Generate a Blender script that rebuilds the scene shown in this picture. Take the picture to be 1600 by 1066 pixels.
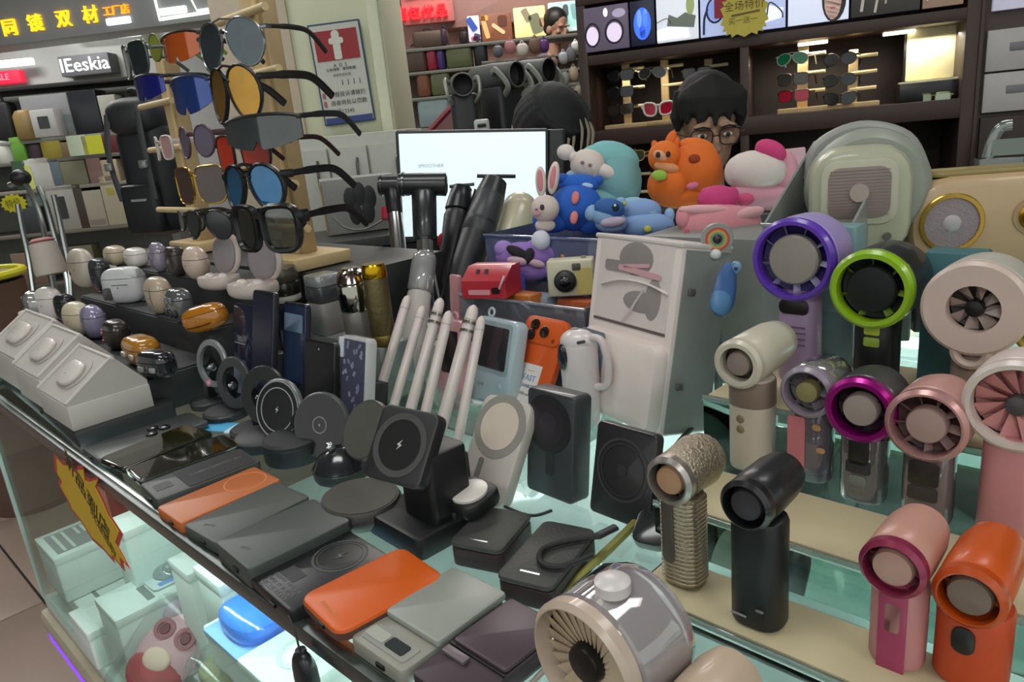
import bpy, bmesh, math, random
from mathutils import Vector, Matrix, noise
random.seed(7)
for o in list(bpy.data.objects): bpy.data.objects.remove(o)
S = bpy.context.scene
COL = S.collection
R = math.radians
# ---------------------------------------------------------------- camera
CZ, C0 = 1.33, 0.95            # eye height, counter top height
F, PITCH, ROLL = 1150.0, R(16.3), R(5.6)
fw = Vector((0, math.cos(PITCH), -math.sin(PITCH)))
r0 = Vector((1, 0, 0)); u0 = r0.cross(fw)
ir = math.cos(ROLL)*r0 - math.sin(ROLL)*u0
iu = math.sin(ROLL)*r0 + math.cos(ROLL)*u0
cam = bpy.data.objects.new('camera', bpy.data.cameras.new('camera'))
COL.objects.link(cam)
cam.data.sensor_width = 36; cam.data.lens = F/1600*36
cam.data.clip_start = 0.02; cam.data.clip_end = 100
m = Matrix((ir, iu, -fw)).transposed().to_4x4(); m.translation = (0, 0, CZ)
cam.matrix_world = m
S.camera = cam
# ---------------------------------------------------------------- world, lamps, exposure
S.view_settings.view_transform = 'Standard'; S.view_settings.look = 'None'
S.view_settings.gamma = 1; S.view_settings.use_curve_mapping = False
S.view_settings.exposure = 0.2
W = bpy.data.worlds.new('world'); S.world = W; W.use_nodes = True
W.node_tree.nodes['Background'].inputs[0].default_value = (0.80, 0.86, 0.82, 1)
W.node_tree.nodes['Background'].inputs[1].default_value = 0.85
def area(name, loc, size, sizey, power, col=(1, 1, 1), rot=(0, 0, 0)):
    l = bpy.data.lights.new(name, 'AREA'); l.shape = 'RECTANGLE'; l.size = size; l.size_y = sizey
    l.energy = power; l.color = col
    o = bpy.data.objects.new(name, l); COL.objects.link(o); o.location = loc; o.rotation_euler = rot
    return o
area('ceiling_lamp', (-0.5, 0.5, 3.1), 1.2, 0.5, 9, (1, 0.97, 0.92))
area('ceiling_lamp', (1.3, 1.0, 3.1), 0.9, 0.5, 5, (1, 0.95, 0.9))
area('ceiling_lamp', (-1.6, 2.6, 3.1), 1.2, 0.5, 14, (1, 0.98, 0.94))
area('ceiling_lamp', (0.3, 3.6, 3.1), 1.2, 0.5, 12, (1, 0.95, 0.9))
area('ceiling_lamp', (-3.2, 4.2, 3.1), 1.2, 0.5, 34, (1, 0.98, 0.96))
area('ceiling_lamp', (-1.2, -2.2, 3.1), 1.2, 0.5, 34, (1, 0.97, 0.93))  # added out of view behind the camera to light the front faces
area('ceiling_lamp', (1.6, -2.0, 3.1), 1.2, 0.5, 22, (1, 0.96, 0.92))  # second unseen lamp behind the camera, added for frontal light
area('ceiling_lamp', (0.2, 5.3, 3.1), 1.2, 0.5, 34, (1, 0.86, 0.82))  # added out of view to brighten the luggage shop
area('ceiling_lamp', (-4.4, 6.9, 3.1), 1.2, 0.5, 60, (1, 0.99, 0.97))  # extra unseen lamp that lifts the far left shop
# ---------------------------------------------------------------- pixel -> place on a real surface
UU = Vector((math.sqrt(.5), -math.sqrt(.5), 0)); VV = Vector((math.sqrt(.5), math.sqrt(.5), 0))
CAMP = Vector((0, 0, CZ))
def ray(x, y): return fw + ir*((x-800)/F) - iu*((y-533)/F)
def at(x, y, h=0.0):                       # on the plane h above the counter top
    d = ray(x, y); return CAMP + d*((C0+h-CZ)/d.z)
def pt(x, y, d): return CAMP + ray(x, y)*d  # at forward distance d
def drop(x, y, d, h):                      # foot point under pt on plane h, and the height above it
    q = pt(x, y, d); return Vector((q.x, q.y, C0+h)), q.z-C0-h
def depth(p): return (p-CAMP).dot(fw)
def mpp(p): return depth(p)/F
def proj(p):
    q = p-CAMP; z = q.dot(fw); return 800+F*q.dot(ir)/z, 533-F*q.dot(iu)/z
def hgt(p, y):                             # height of a vertical line from p that reaches image row y
    lo, hi = 0.0, 3.0
    for _ in range(40):
        k = (lo+hi)/2
        if proj(p+Vector((0, 0, k)))[1] > y: lo = k
        else: hi = k
    return lo
def uv(u, v, h=0.0): return UU*u + VV*v + Vector((0, 0, C0+h))
YAW = R(-45)
T = lambda x=0, y=0, z=0: Matrix.Translation((x, y, z))
RX = lambda a: Matrix.Rotation(R(a), 4, 'X')
RY = lambda a: Matrix.Rotation(R(a), 4, 'Y')
RZ = lambda a: Matrix.Rotation(R(a), 4, 'Z')
SC = lambda x, y, z: Matrix.Diagonal((x, y, z, 1))
FR = RX(90)                                # local z -> -Y (towards the shopper)
# ---------------------------------------------------------------- materials
MC = {}
def lin(c):
    c /= 255.0
    return c/12.92 if c <= .04045 else ((c+.055)/1.055)**2.4
def M(hexc, rough=.5, metal=0., emit=0., coat=0., tint=.08, bump=0., scale=40., trans=0., alpha=1.):
    key = (hexc, rough, metal, emit, coat, tint, bump, scale, trans, alpha)
    if key in MC: return MC[key]
    rgb = [lin(int(hexc[i:i+2], 16)) for i in (0, 2, 4)]
    mt = bpy.data.materials.new('mat_'+hexc); mt.use_nodes = True
    nt = mt.node_tree; N = nt.nodes; L = nt.links
    b = N['Principled BSDF']; b.inputs['Roughness'].default_value = rough; b.inputs['Metallic'].default_value = metal
    b.inputs['Coat Weight'].default_value = coat; b.inputs['Coat Roughness'].default_value = .08
    b.inputs['Transmission Weight'].default_value = trans
    tc = N.new('ShaderNodeTexCoord'); nz = N.new('ShaderNodeTexNoise'); nz.inputs['Scale'].default_value = scale
    nz.inputs['Detail'].default_value = 3; L.new(tc.outputs['Object'], nz.inputs['Vector'])
    cr = N.new('ShaderNodeMix'); cr.data_type = 'RGBA'
    cr.inputs['A'].default_value = (*[c*(1-tint) for c in rgb], 1)
    cr.inputs['B'].default_value = (*[min(1, c*(1+tint)) for c in rgb], 1)
    L.new(nz.outputs['Fac'], cr.inputs['Factor']); L.new(cr.outputs['Result'], b.inputs['Base Color'])
    if bump:
        bp = N.new('ShaderNodeBump'); bp.inputs['Strength'].default_value = bump; bp.inputs['Distance'].default_value = .002
        L.new(nz.outputs['Fac'], bp.inputs['Height']); L.new(bp.outputs['Normal'], b.inputs['Normal'])
    if emit:
        L.new(cr.outputs['Result'], b.inputs['Emission Color']); b.inputs['Emission Strength'].default_value = emit
    MC[key] = mt; return mt
def CLEAR(hexc='e8f4f0', gloss=.10, milk=0., rough=.03):
    key = ('clear', hexc, gloss, milk, rough)
    if key in MC: return MC[key]
    rgb = [lin(int(hexc[i:i+2], 16)) for i in (0, 2, 4)]
    mt = bpy.data.materials.new('clear_'+hexc); mt.use_nodes = True
    nt = mt.node_tree; N = nt.nodes; L = nt.links; N.clear()
    out = N.new('ShaderNodeOutputMaterial'); tr = N.new('ShaderNodeBsdfTransparent'); tr.inputs[0].default_value = (*rgb, 1)
    gl = N.new('ShaderNodeBsdfGlossy'); gl.inputs['Roughness'].default_value = rough
    fr = N.new('ShaderNodeFresnel'); fr.inputs[0].default_value = 1.45
    mu = N.new('ShaderNodeMath'); mu.operation = 'MULTIPLY'; mu.inputs[1].default_value = gloss*10
    mu.use_clamp = True
    mx = N.new('ShaderNodeMixShader'); L.new(fr.outputs[0], mu.inputs[0]); L.new(mu.outputs[0], mx.inputs[0])
    top = tr
    if milk:
        df = N.new('ShaderNodeBsdfDiffuse'); df.inputs[0].default_value = (*rgb, 1)
        m2 = N.new('ShaderNodeMixShader'); m2.inputs[0].default_value = milk
        nz = N.new('ShaderNodeTexNoise'); nz.inputs['Scale'].default_value = 25
        L.new(tr.outputs[0], m2.inputs[1]); L.new(df.outputs[0], m2.inputs[2]); top = m2
    L.new(top.outputs[0], mx.inputs[1]); L.new(gl.outputs[0], mx.inputs[2]); L.new(mx.outputs[0], out.inputs[0])
    MC[key] = mt; return mt
# ---------------------------------------------------------------- mesh builder
def rrect(w, d, r, n=4):
    r = max(0.0, min(r, w/2-1e-5, d/2-1e-5))
    if r <= 1e-6: return [(-w/2, -d/2), (w/2, -d/2), (w/2, d/2), (-w/2, d/2)]
    P = []
    for cx, cy, a0 in ((w/2-r, -d/2+r, -90), (w/2-r, d/2-r, 0), (-w/2+r, d/2-r, 90), (-w/2+r, -d/2+r, 180)):
        for k in range(n+1):
            a = R(a0+90*k/n); P.append((cx+r*math.cos(a), cy+r*math.sin(a)))
    return P
class G:
    def __init__(s): s.v = []; s.f = []
    def add(s, vs, fs, m=None):
        o = len(s.v)
        s.v += [tuple(m @ Vector(p)) for p in vs] if m is not None else [tuple(p) for p in vs]
        s.f += [[i+o for i in f] for f in fs]
        return s
    def loops(s, L, m=None, cap=(True, True), wrap=False):
        n = len(L[0]); vs = [p for l in L for p in l]; fs = []
        K = len(L)
        for k in range(K if wrap else K-1):
            a, b = k*n, ((k+1) % K)*n
            for i in range(n):
                j = (i+1) % n; fs.append([a+i, a+j, b+j, b+i])
        if not wrap:
            if cap[0]: fs.append(list(range(n))[::-1])
            if cap[1]: fs.append([(K-1)*n+i for i in range(n)])
        return s.add(vs, fs, m)
    def slab(s, w, d, h, r=0., c=0., m=None, n=4):
        c = min(c, h/2.01, w/2.5, d/2.5)
        def ring(i, z): return [(x, y, z) for x, y in rrect(w-2*i, d-2*i, max(r-i, r*.3), n)]
        if c <= 0: return s.loops([ring(0, 0), ring(0, h)], m)
        return s.loops([ring(c, 0), ring(c*.3, c*.3), ring(0, c), ring(0, h-c), ring(c*.3, h-c*.3), ring(c, h)], m)
    def box(s, x0, x1, y0, y1, z0, z1, c=0., m=None):
        mm = T((x0+x1)/2, (y0+y1)/2, z0)
        return s.slab(x1-x0, y1-y0, z1-z0, c, c, (m @ mm) if m is not None else mm, 2)
    def lathe(s, prof, n=24, m=None, cap=(True, True), sx=1., sy=1.):
        L = [[(r*sx*math.cos(2*math.pi*k/n), r*sy*math.sin(2*math.pi*k/n), z) for k in range(n)] for r, z in prof]
        return s.loops(L, m, cap)
    def ring(s, ro, ri, h, n=32, m=None, c=0.):
        if c: prof = [(ri, 0), (ro-c, 0), (ro, c), (ro, h-c), (ro-c, h), (ri, h)]
        else: prof = [(ri, 0), (ro, 0), (ro, h), (ri, h)]
        L = [[(r*math.cos(2*math.pi*k/n), r*math.sin(2*math.pi*k/n), z) for k in range(n)] for r, z in prof]
        return s.loops(L, m, wrap=True)
    def torus(s, Rr, r, n=32, k=10, m=None):
        L = [[((Rr+r*math.cos(2*math.pi*j/k))*math.cos(2*math.pi*i/n), (Rr+r*math.cos(2*math.pi*j/k))*math.sin(2*math.pi*i/n), r*math.sin(2*math.pi*j/k)) for i in range(n)] for j in range(k)]
        return s.loops(L, m, wrap=True)
    def ell(s, rx, ry, rz, m=None, n=18, k=10, e=1., z0=-1., z1=1.):
        L = []
        def p(c): return math.copysign(abs(c)**e, c)
        a0, a1 = math.asin(max(-1, z0)), math.asin(min(1, z1))
        for j in range(k+1):
            a = a0+(a1-a0)*j/k; cz = max(p(math.cos(a)), 1e-3)
            L.append([(rx*cz*p(math.cos(2*math.pi*i/n)), ry*cz*p(math.sin(2*math.pi*i/n)), rz*p(math.sin(a))) for i in range(n)])
        return s.loops(L, m)
    def tube(s, P, r, n=8, m=None, closed=False, flat=1.):
        P = [Vector(p) for p in P]; K = len(P)
        rr = r if isinstance(r, (list, tuple)) else [r]*K
        L = []; up = None
        for i in range(K):
            if closed: t = P[(i+1) % K]-P[i-1]
            else: t = P[min(i+1, K-1)]-P[max(i-1, 0)]
            t.normalize()
            if up is None:
                up = Vector((0, 0, 1)) if abs(t.z) < .9 else Vector((0, 1, 0))
            a = t.cross(up)
            if a.length < 1e-6: a = t.orthogonal()
            a.normalize(); b = a.cross(t); up = b
            L.append([tuple(P[i]+a*(rr[i]*math.cos(2*math.pi*k/n))+b*(rr[i]*flat*math.sin(2*math.pi*k/n))) for k in range(n)])
        return s.loops(L, m, wrap=closed)
    def prism(s, poly, h, m=None):
        return s.loops([[(x, y, 0) for x, y in poly], [(x, y, h) for x, y in poly]], m)
    def mesh(s, name, mat, ang=38):
        me = bpy.data.meshes.new(name); me.from_pydata(s.v, [], s.f); me.update()
        bm = bmesh.new(); bm.from_mesh(me); bmesh.ops.recalc_face_normals(bm, faces=bm.faces); bm.to_mesh(me); bm.free()
        me.polygons.foreach_set('use_smooth', [True]*len(me.polygons)); me.set_sharp_from_angle(angle=R(ang))
        me.materials.append(mat); return me
def bez(P, n=8):                           # smooth curve through points
    P = [Vector(p) for p in P]; out = []
    for i in range(len(P)-1):
        a, b, c, d = P[max(i-1, 0)], P[i], P[i+1], P[min(i+2, len(P)-1)]
        for k in range(n):
            t = k/n
            out.append(.5*((2*b)+(c-a)*t+(2*a-5*b+4*c-d)*t*t+(3*b-a-3*c+d)*t**3))
    out.append(P[-1]); return out
# ---------------------------------------------------------------- objects
def setp(o, label=None, cat=None, group=None, kind=None):
    if label: o['label'] = label
    if cat: o['category'] = cat
    if group: o['group'] = group
    if kind: o['kind'] = kind
    return o
def mw(loc, yaw=YAW): 
    mm = Matrix.Rotation(yaw, 4, 'Z'); mm.translation = loc; return mm
def thing(name, label, cat, loc, yaw=YAW, group=None, m=None):
    o = bpy.data.objects.new(name, None); COL.objects.link(o); o.empty_display_size = .02
    o.matrix_world = m if m is not None else mw(loc, yaw)
    return setp(o, label, cat, group)
def part(p, name, g, mat, label=None, kind=None, m=None):
    o = bpy.data.objects.new(name, g.mesh(name, mat) if isinstance(g, G) else g); COL.objects.link(o)
    o.parent = p
    if m is not None: o.matrix_local = m
    return setp(o, label, None, None, kind)
def single(name, label, cat, g, mat, loc=(0, 0, 0), yaw=0., group=None, m=None, kind=None):
    o = bpy.data.objects.new(name, g.mesh(name, mat)); COL.objects.link(o)
    o.matrix_world = m if m is not None else mw(loc, yaw)
    return setp(o, label, cat, group, kind)
def struct(name, g, mat, m=None, label=None):
    o = bpy.data.objects.new(name, g.mesh(name, mat)); COL.objects.link(o)
    if m is not None: o.matrix_world = m
    return setp(o, label, None, None, 'structure')
def text(p, name, s, size, mat, m, ext=.0006, label=None, align='CENTER', sx=1.):
    c = bpy.data.curves.new(name, 'FONT'); c.body = s; c.size = size; c.extrude = ext; c.resolution_u = 2
    c.align_x = align; c.align_y = 'CENTER'
    t = bpy.data.objects.new(name, c); COL.objects.link(t)
    dg = bpy.context.evaluated_depsgraph_get()
    me = bpy.data.meshes.new_from_object(t.evaluated_get(dg)); bpy.data.objects.remove(t)
    me.materials.clear(); me.materials.append(mat); me.name = name
    o = bpy.data.objects.new(name, me); COL.objects.link(o)
    if p: o.parent = p
    o.matrix_local = m @ SC(sx, 1, 1)
    if label: o['label'] = label
    return o
def copy_tree(o, label=None, m=None):
    c = o.copy(); COL.objects.link(c)
    if label: c['label'] = label
    if m is not None: c.matrix_world = m
    for ch in o.children:
        d = ch.copy(); COL.objects.link(d); d.parent = c
        for g2 in ch.children:
            e = g2.copy(); COL.objects.link(e); e.parent = d
    return c
def fit(p0, p1, p3, h):                    # flat slab from three corners of its top at height h
    a, b, c = at(*p0, h), at(*p1, h), at(*p3, h)
    x = b-a; y = c-a; w = x.length; ang = math.atan2(x.y, x.x)
    yd = Vector((-math.sin(ang), math.cos(ang), 0)); d = y.dot(yd)
    ctr = a + x*.5 + yd*(d*.5)
    return Vector((ctr.x, ctr.y, C0)), ang, w, d
def stand(pl, pr, ytop, h, lean):          # upright leaning board from its two lower corners
    a, b = at(*pl, h), at(*pr, h); x = (b-a); w = x.length; x.normalize()
    back = Vector((-x.y, x.x, 0)); up = (Vector((0, 0, 1))*math.cos(R(lean))+back*math.sin(R(lean)))
    lo, hi = 0., 1.5
    for _ in range(40):
        k = (lo+hi)/2
        if proj(a+up*k)[1] > ytop: lo = k
        else: hi = k
    n = x.cross(up)                        # towards viewer is -y local
    mm = Matrix((x, up.cross(x), up)).transposed().to_4x4(); mm.translation = (a+b)/2
    return mm, w, lo
class Frame:                               # vertical plane in the distance, local -Y faces the shopper
    def __init__(s, O, yaw): s.O = Vector(O); s.yaw = R(yaw); s.x = Vector((math.cos(s.yaw), math.sin(s.yaw), 0)); s.n = Vector((-s.x.y, s.x.x, 0))
    def hit(s, x, y, off=0.):
        d = ray(x, y); t = ((s.O-CAMP).dot(s.n)-off)/d.dot(s.n); p = CAMP+d*t
        return (p-s.O).dot(s.x), p.z, t
    def m(s, a, z, off=0.):
        p = s.O+s.x*a-s.n*off; return mw(Vector((p.x, p.y, z)), s.yaw)
    def rect(s, x0, y0, x1, y1, off=0.):   # centre a, base z, width, height
        a, z, t = s.hit((x0+x1)/2, (y0+y1)/2, off); k = t/F
        a0 = s.hit(x0, (y0+y1)/2, off)[0]; a1 = s.hit(x1, (y0+y1)/2, off)[0]
        return a, z-(y1-y0)*k/2, a1-a0, (y1-y0)*k
WHITE = M('dedad2', .45); BLACK = M('15171a', .4); DARK = M('26282a', .45); GREY = M('6f716c', .5)
CHROME = M('c8ccce', .18, 1.); GOLD = M('c9a24a', .25, 1.); WOOD = M('c9b083', .55, tint=.18, scale=14)
# ================================================================ SETTING
floor = struct('floor', G().slab(26, 26, .02, m=T(-2, 7, -.034)), M('4a443e', .6))
tile_me = G().slab(.793, .793, .012, 0, .003).mesh('tile', M('a18d82', .28, tint=.05, scale=6, coat=.2))
for i in range(-9, 5):
    for j in range(-3, 7):
        p = UU*(-1.0+.8*i+.4)+VV*(.355+.8*j-.4)
        if p.y < .1 or p.y > 7: continue
        o = bpy.data.objects.new('tile', tile_me); COL.objects.link(o); o.parent = floor
        o.matrix_world = mw(Vector((p.x, p.y, -.012)), YAW)
ceil = struct('ceiling', G().slab(26, 18, .1, m=T(-2, 6, 3.35)), M('8d8f8c', .7))
lamp_on = M('f4fbff', .4, emit=3.)
for (x, y, w, lw) in ((-.5, .5, 1.2, 'right above the glass counter'), (1.3, 1.0, .9, 'above the handheld fans'), (-1.6, 2.6, 1.2, 'between counter and pillar'), (.3, 3.6, 1.2, 'before the eyewear cabinet'), (-3.2, 4.2, 1.2, 'above the packed display gondola'), (-4.4, 6.9, 1.2, 'added to brighten the far left shop'), (.2, 5.3, 1.2, 'added to brighten the luggage rack'), (-1.2, -2.2, 1.2, 'added unseen behind the shopper, left'), (1.6, -2.0, 1.2, 'added unseen behind the shopper, right')):  # last four panels belong to lamps added for brightness
    t = thing('ceiling_light', 'flush rectangular ceiling light panel '+lw, 'light', (x, y, 3.30), 0, 'ceiling light panels')
    part(t, 'light_frame', G().slab(w+.06, .56, .05, .01, .004), WHITE)
    part(t, 'diffuser', G().slab(w, .5, .012, .01, 0, T(0, 0, -.012)), lamp_on)
# far walls
struct('wall_back', G().slab(22, .1, 3.6, m=T(-2, 9.6, 0)), M('8f8d86', .8))
struct('wall_left', G().slab(.1, 12, 3.6, m=T(-9.5, 4, 0)), M('83827c', .8))
struct('wall_right', G().slab(.1, 9, 3.6, m=T(4.6, 5, 0)), M('6a625a', .8))

# ---- pillar with the notice
pil = Frame((-.82, 3.15, 0), -2)
a0, _, _ = pil.hit(418, 140); a1, _, _ = pil.hit(611, 140)
PX0, PX1 = a0-.14, a1
o = struct('trim_1', G().slab(PX1-PX0, .6, 3.36, .004, .002, T((PX0+PX1)/2, .3, 0)), M('c6c9ac', .6, tint=.03), m=pil.m(0, 0))
part(o, 'corner_strip', G().slab(.045, .02, 3.3, .004, .002, T(PX1-.03, -.008, 0)), M('cfd1b8', .5))
part(o, 'side_board', G().slab(.3, .012, 3.3, .002, .001, T(PX0+.12, -.006, 0)), M('b9ab97', .6))
a, z, w, h = pil.rect(491, 40, 582, 190, .012)
t = thing('notice', 'red white and blue no smoking style notice hung on the pale pillar', 'sign', (0, 0, 0), m=pil.m(a, z, .012) @ RY(-1.5))
part(t, 'notice_border', G().slab(w*.9, h, .004, .004, 0, T(0, 0, h/2) @ FR), M('2f4660', .5))
part(t, 'notice_sheet', G().slab(w*.9-.014, h-.014, .003, .002, 0, T(0, -.004, h/2) @ FR), M('b9bab2', .5))
part(t, 'red_panel', G().slab(w*.74, h*.29, .002, 0, 0, T(0, -.007, h*.78) @ FR), M('8f1d28', .5))
g = G(); g.slab(w*.13, h*.27, .002, .006, 0, T(0, -.009, h*.775) @ FR); g.slab(w*.25, h*.06, .002, .008, 0, T(0, -.0095, h*.82) @ FR); g.lathe([(w*.07, 0), (w*.07, .002)], 16, T(0, -.0092, h*.88) @ FR)
part(t, 'white_symbol', g, M('c9cabf', .5))
part(t, 'blue_strip', G().slab(w*.82, h*.06, .002, 0, 0, T(0, -.007, h*.045) @ FR), M('2e3f78', .5))
ink = M('4c4c4e', .6); redink = M('9a5a5c', .6)
text(t, 'lettering', 'A  D  S', .018, ink, T(0, -.008, h*.585) @ FR)
text(t, 'lettering', '公共场所 · 请勿吸烟', .0135, ink, T(0, -.008, h*.545) @ FR)
text(t, 'lettering', '违者依法处理', .012, M('8a8a86', .6), T(0, -.008, h*.49) @ FR)
text(t, 'lettering', '1 1 1 1', .03, ink, T(w*.14, -.008, h*.41) @ FR)
for k, (s_, zz) in enumerate((('举报投诉请拨打', .30), ('违者将处以罚款', .215), ('热线12345', .13))):
    text(t, 'lettering', s_, .021, ink if k else ink, T(.01 if k < 2 else -.02, -.008, h*zz) @ FR)
    part(t, 'red_mark', G().slab(.012, .022, .002, .003, 0, T(-w*.37, -.007, h*zz) @ FR), redink)

# ---- white low cabinet at the pillar foot
a, z, w, h = pil.rect(452, 212, 640, 300, .5)
t = thing('low_cabinet', 'white low cupboard with thin door handles at the pillar foot', 'cabinet', (0, 0, 0), m=pil.m(a, 0, .5))
H = z+h
part(t, 'carcass', G().slab(w, .42, H, .004, .003, T(0, .23, 0)), M('b9bab0', .5))
for k in range(3):
    d = part(t, 'cupboard_door', G().slab(w/3-.008, .02, H-.06, .003, .002, T((k-1)*w/3, .01, .02)), M('b4b6ad', .45))
    part(d, 'handle', G().tube(bez([((k-1)*w/3+.03, -.004, H-.2), ((k-1)*w/3+.03, -.02, H-.17), ((k-1)*w/3+.03, -.02, H-.11), ((k-1)*w/3+.03, -.004, H-.08)]), .005), M('6c6c66', .35, .8))

# ================================================================ COUNTER
V0, V1, U0, U1 = .232, 1.30, -1.69, .62
case = thing('glass_counter', 'glass display counter with a dark metal edge under all the gadgets', 'counter', (0, 0, 0), m=mw(Vector((0, 0, 0)), YAW))
gl = CLEAR('f0f7f4', .025)
part(case, 'glass_top', G().box(U0, U1, V0+.004, V1, C0-.008, C0-.0005), CLEAR('f0f8f5', .05))
part(case, 'front_pane', G().box(U0, U1, V0, V0+.004, .48, C0-.012), gl)
part(case, 'end_pane', G().box(U0, U0+.004, V0+.006, V1, .48, C0-.012), gl)
part(case, 'back_panel', G().box(U0, U1, V1, V1+.015, .48, C0-.012), M('b9c6c2', .5))
g = G(); g.box(U0, U1, V0-.005, V0+.004, C0-.013, C0+.004, .001)
part(case, 'front_edge_strip', g, M('565c5a', .3, .7))
g = G(); g.box(U0, U1, V0+.0045, V0+.012, C0-.0004, C0+.002, .0008); part(case, 'top_edge_strip', g, M('9aa09c', .28, .9))
part(case, 'end_edge_strip', G().box(U0-.005, U0, V0, V1, C0-.013, C0+.004, .001), M('565c5a', .3, .7))
part(case, 'corner_trim', G().box(U0-.003, U0+.004, V0-.003, V0+.004, .48, C0-.014, .001), M('b9c6c2', .3, .5))
part(case, 'display_deck', G().box(U0, U1, V0, V1, .45, .478, .004), M('c9d3cf', .4))
part(case, 'inner_shelf', G().box(-.875, U1-.01, V0+.012, V1-.01, .69, .698, .001), M('e2ecea', .35))
part(case, 'base_rim', G().box(U0-.01, U1, V0-.015, V1, .40, .449, .012), M('b8ab97', .5))
part(case, 'plinth', G().box(U0+.06, U1, V0+.05, V1, 0, .399, .004), M('a89c8b', .6))
led = M('e8fffb', .5, emit=5.)
part(case, 'light_strip', G().box(-1.6, U1-.02, V1-.05, V1-.035, C0-.028, C0-.014, .003), led)
part(case, 'light_strip', G().box(-1.6, U1-.02, V0+.014, V0+.022, C0-.022, C0-.014, .002), led)
part(case, 'purple_light_strip', G().box(U0-.004, U1, V0-.01, V0-.002, .372, .398, .002), M('4a1cff', .5, emit=4))
def case_lamp(u, v, sx, sy, pw, tilt):
    l = area('case_lamp', uv(u, v, -.03), sx, sy, pw, (.86, 1, .98)); l.rotation_euler = (R(tilt), 0, YAW)
case_lamp(-.5, V1-.06, 2.1, .02, 5.5, -20)
case_lamp(-.5, V0+.028, 2.1, .012, 3.2, 12)

# ---- price tag hanging on the front glass
def on_front(x, y, v):
    d = ray(x, y); return CAMP+d*(v/d.dot(VV))
tagpx = [(84, 709), (97, 722), (104, 716), (107, 730), (111, 722), (118, 737), (122, 728), (131, 728), (133, 745), (140, 749), (156, 745), (151, 758), (164, 783), (173, 805), (193, 835), (186, 854), (205, 890), (193, 878), (196, 893), (178, 872), (180, 880), (163, 860), (146, 845), (127, 815), (110, 794), (109, 788), (91, 756), (94, 748), (86, 735)]
A_ = on_front(120, 770, V0-.008)
def tagpoly(sc):
    cx, cy = sum(p[0] for p in tagpx)/len(tagpx), sum(p[1] for p in tagpx)/len(tagpx)
    P = []
    for x, y in tagpx:
        q = on_front(cx+(x-cx)*sc, cy+(y-cy)*sc, V0-.008)-A_; P.append((q.dot(UU), q.z))
    return P
t = thing('price_tag', 'yellow starburst price tag with red rim hanging on the front glass', 'price tag', (0, 0, 0), m=mw(A_, YAW))
part(t, 'red_rim', G().prism(tagpoly(1.0), .0006, FR), M('b03a30', .5))
part(t, 'yellow_face', G().prism(tagpoly(.90), .0006, T(0, -.0008, 0) @ FR), M('c9a41e', .5))
ink2 = M('3c3413', .6)
q = on_front(137, 773, V0-.008)-A_; q2 = on_front(152, 800, V0-.008)-A_
an = math.degrees(math.atan2((q2-q).z, (q2-q).dot(UU)))
text(t, 'lettering', '新品到店', .037, ink2, T(q.dot(UU), -.0018, q.z) @ FR @ RZ(an), .0003)
q = on_front(163, 832, V0-.008)-A_
text(t, 'lettering', '欢迎选购', .02, M('6a5a1a', .6), T(q.dot(UU), -.0018, q.z) @ FR @ RZ(an), .0003)

# ---- things inside the case
def cbox(label, px, dz, w, d, hh, col, yaw=-45, extra=None, name='white_box', cat='box', group=None):
    p = CAMP+ray(*px)*((dz)/ray(*px).z)   # px = centre of its top, dz below the eye
    t = thing(name, label, cat, (p.x, p.y, p.z-hh), R(yaw), group)
    part(t, 'carton', G().slab(w, d, hh-.014, .004, .002), M(col, .5))
    part(t, 'carton_lid', G().slab(w+.003, d+.003, .016, .004, .002, T(0, 0, hh-.016)), M(col, .45))
    if extra: extra(t, w, d, hh)
    return t
def lbl(text_, c='7c8886'):
    def f(t, w, d, h):
        part(t, 'printed_bar', G().slab(w*.55, d*.06, .0006, m=T(w*.1, -d*.2, h)), M(c, .5))
        part(t, 'printed_patch', G().slab(w*.35, d*.3, .0006, .003, m=T(-w*.2, d*.15, h)), M('aeb8b4', .5))
    return f
def recess(t, w, d, h):
    part(t, 'round_recess', G().lathe([(w*.26, h-.001), (w*.27, h+.001), (w*.22, h+.0012), (w*.20, h-.0005)], 28, cap=(False, False)), M('c4d2ce', .3))
    part(t, 'case_disc', G().ell(w*.18, w*.18, .006, T(0, 0, h), e=1), M('e9efec', .25))
def grille(t, w, d, h):
    for k in range(3): part(t, 'printed_stripe', G().slab(w*.3, d*.05, .0006, m=T(-w*.2, d*(.3-.11*k), h)), M('d0d8d4', .5))
    part(t, 'printed_patch', G().slab(w*.78, d*.8, .0003, m=T(0, 0, h)), M('7f8786', .5))
    for k in range(2): part(t, 'printed_stripe', G().slab(w*.7, d*.05, .0006, m=T(0, d*(-.12-.15*k), h)), M('d0d8d4', .5))
# cartons standing on the deck (z .478), on the inner shelf (z .698) or on one another
def up(label, px, dz, w, d, base, col, **k): return cbox(label, px, dz, w, d, CZ+dz-base, col, **k)
DK, SH = .4785, .6985
up('wide white box with a printed bar at the left corner of the case', (155, 905), -.815, .22, .12, DK, 'dfe8e4', extra=lbl(''))
up('pale box with grey printed stripes stacked at the left end of the case', (118, 838), -.715, .13, .115, CZ-.815+.0025, 'd6dfdb', extra=grille)
up('long white box with a dark slot print, left of the blister pack', (212, 930), -.775, .10, .20, DK, 'd3dcd8', extra=lbl(''))
up('long white box carrying the crinkled blister pack', (262, 905), -.710, .10, .21, DK, 'd9e4e0', extra=lbl(''))
up('tall pale carton standing behind the price tag inside the case', (218, 806), -.60, .075, .085, CZ-.775+.0025, 'dcece8')
up('small white carton left of the pale one, under the counter edge', (306, 872), -.62, .075, .06, DK, 'dfe7e4')
up('pale carton under the front metal edge beside the blue case', (378, 872), -.52, .075, .10, SH, 'd0ded9')
up('small white carton right of the recessed box', (520, 985), -.58, .08, .08, SH, 'e3e6ea')
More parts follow.
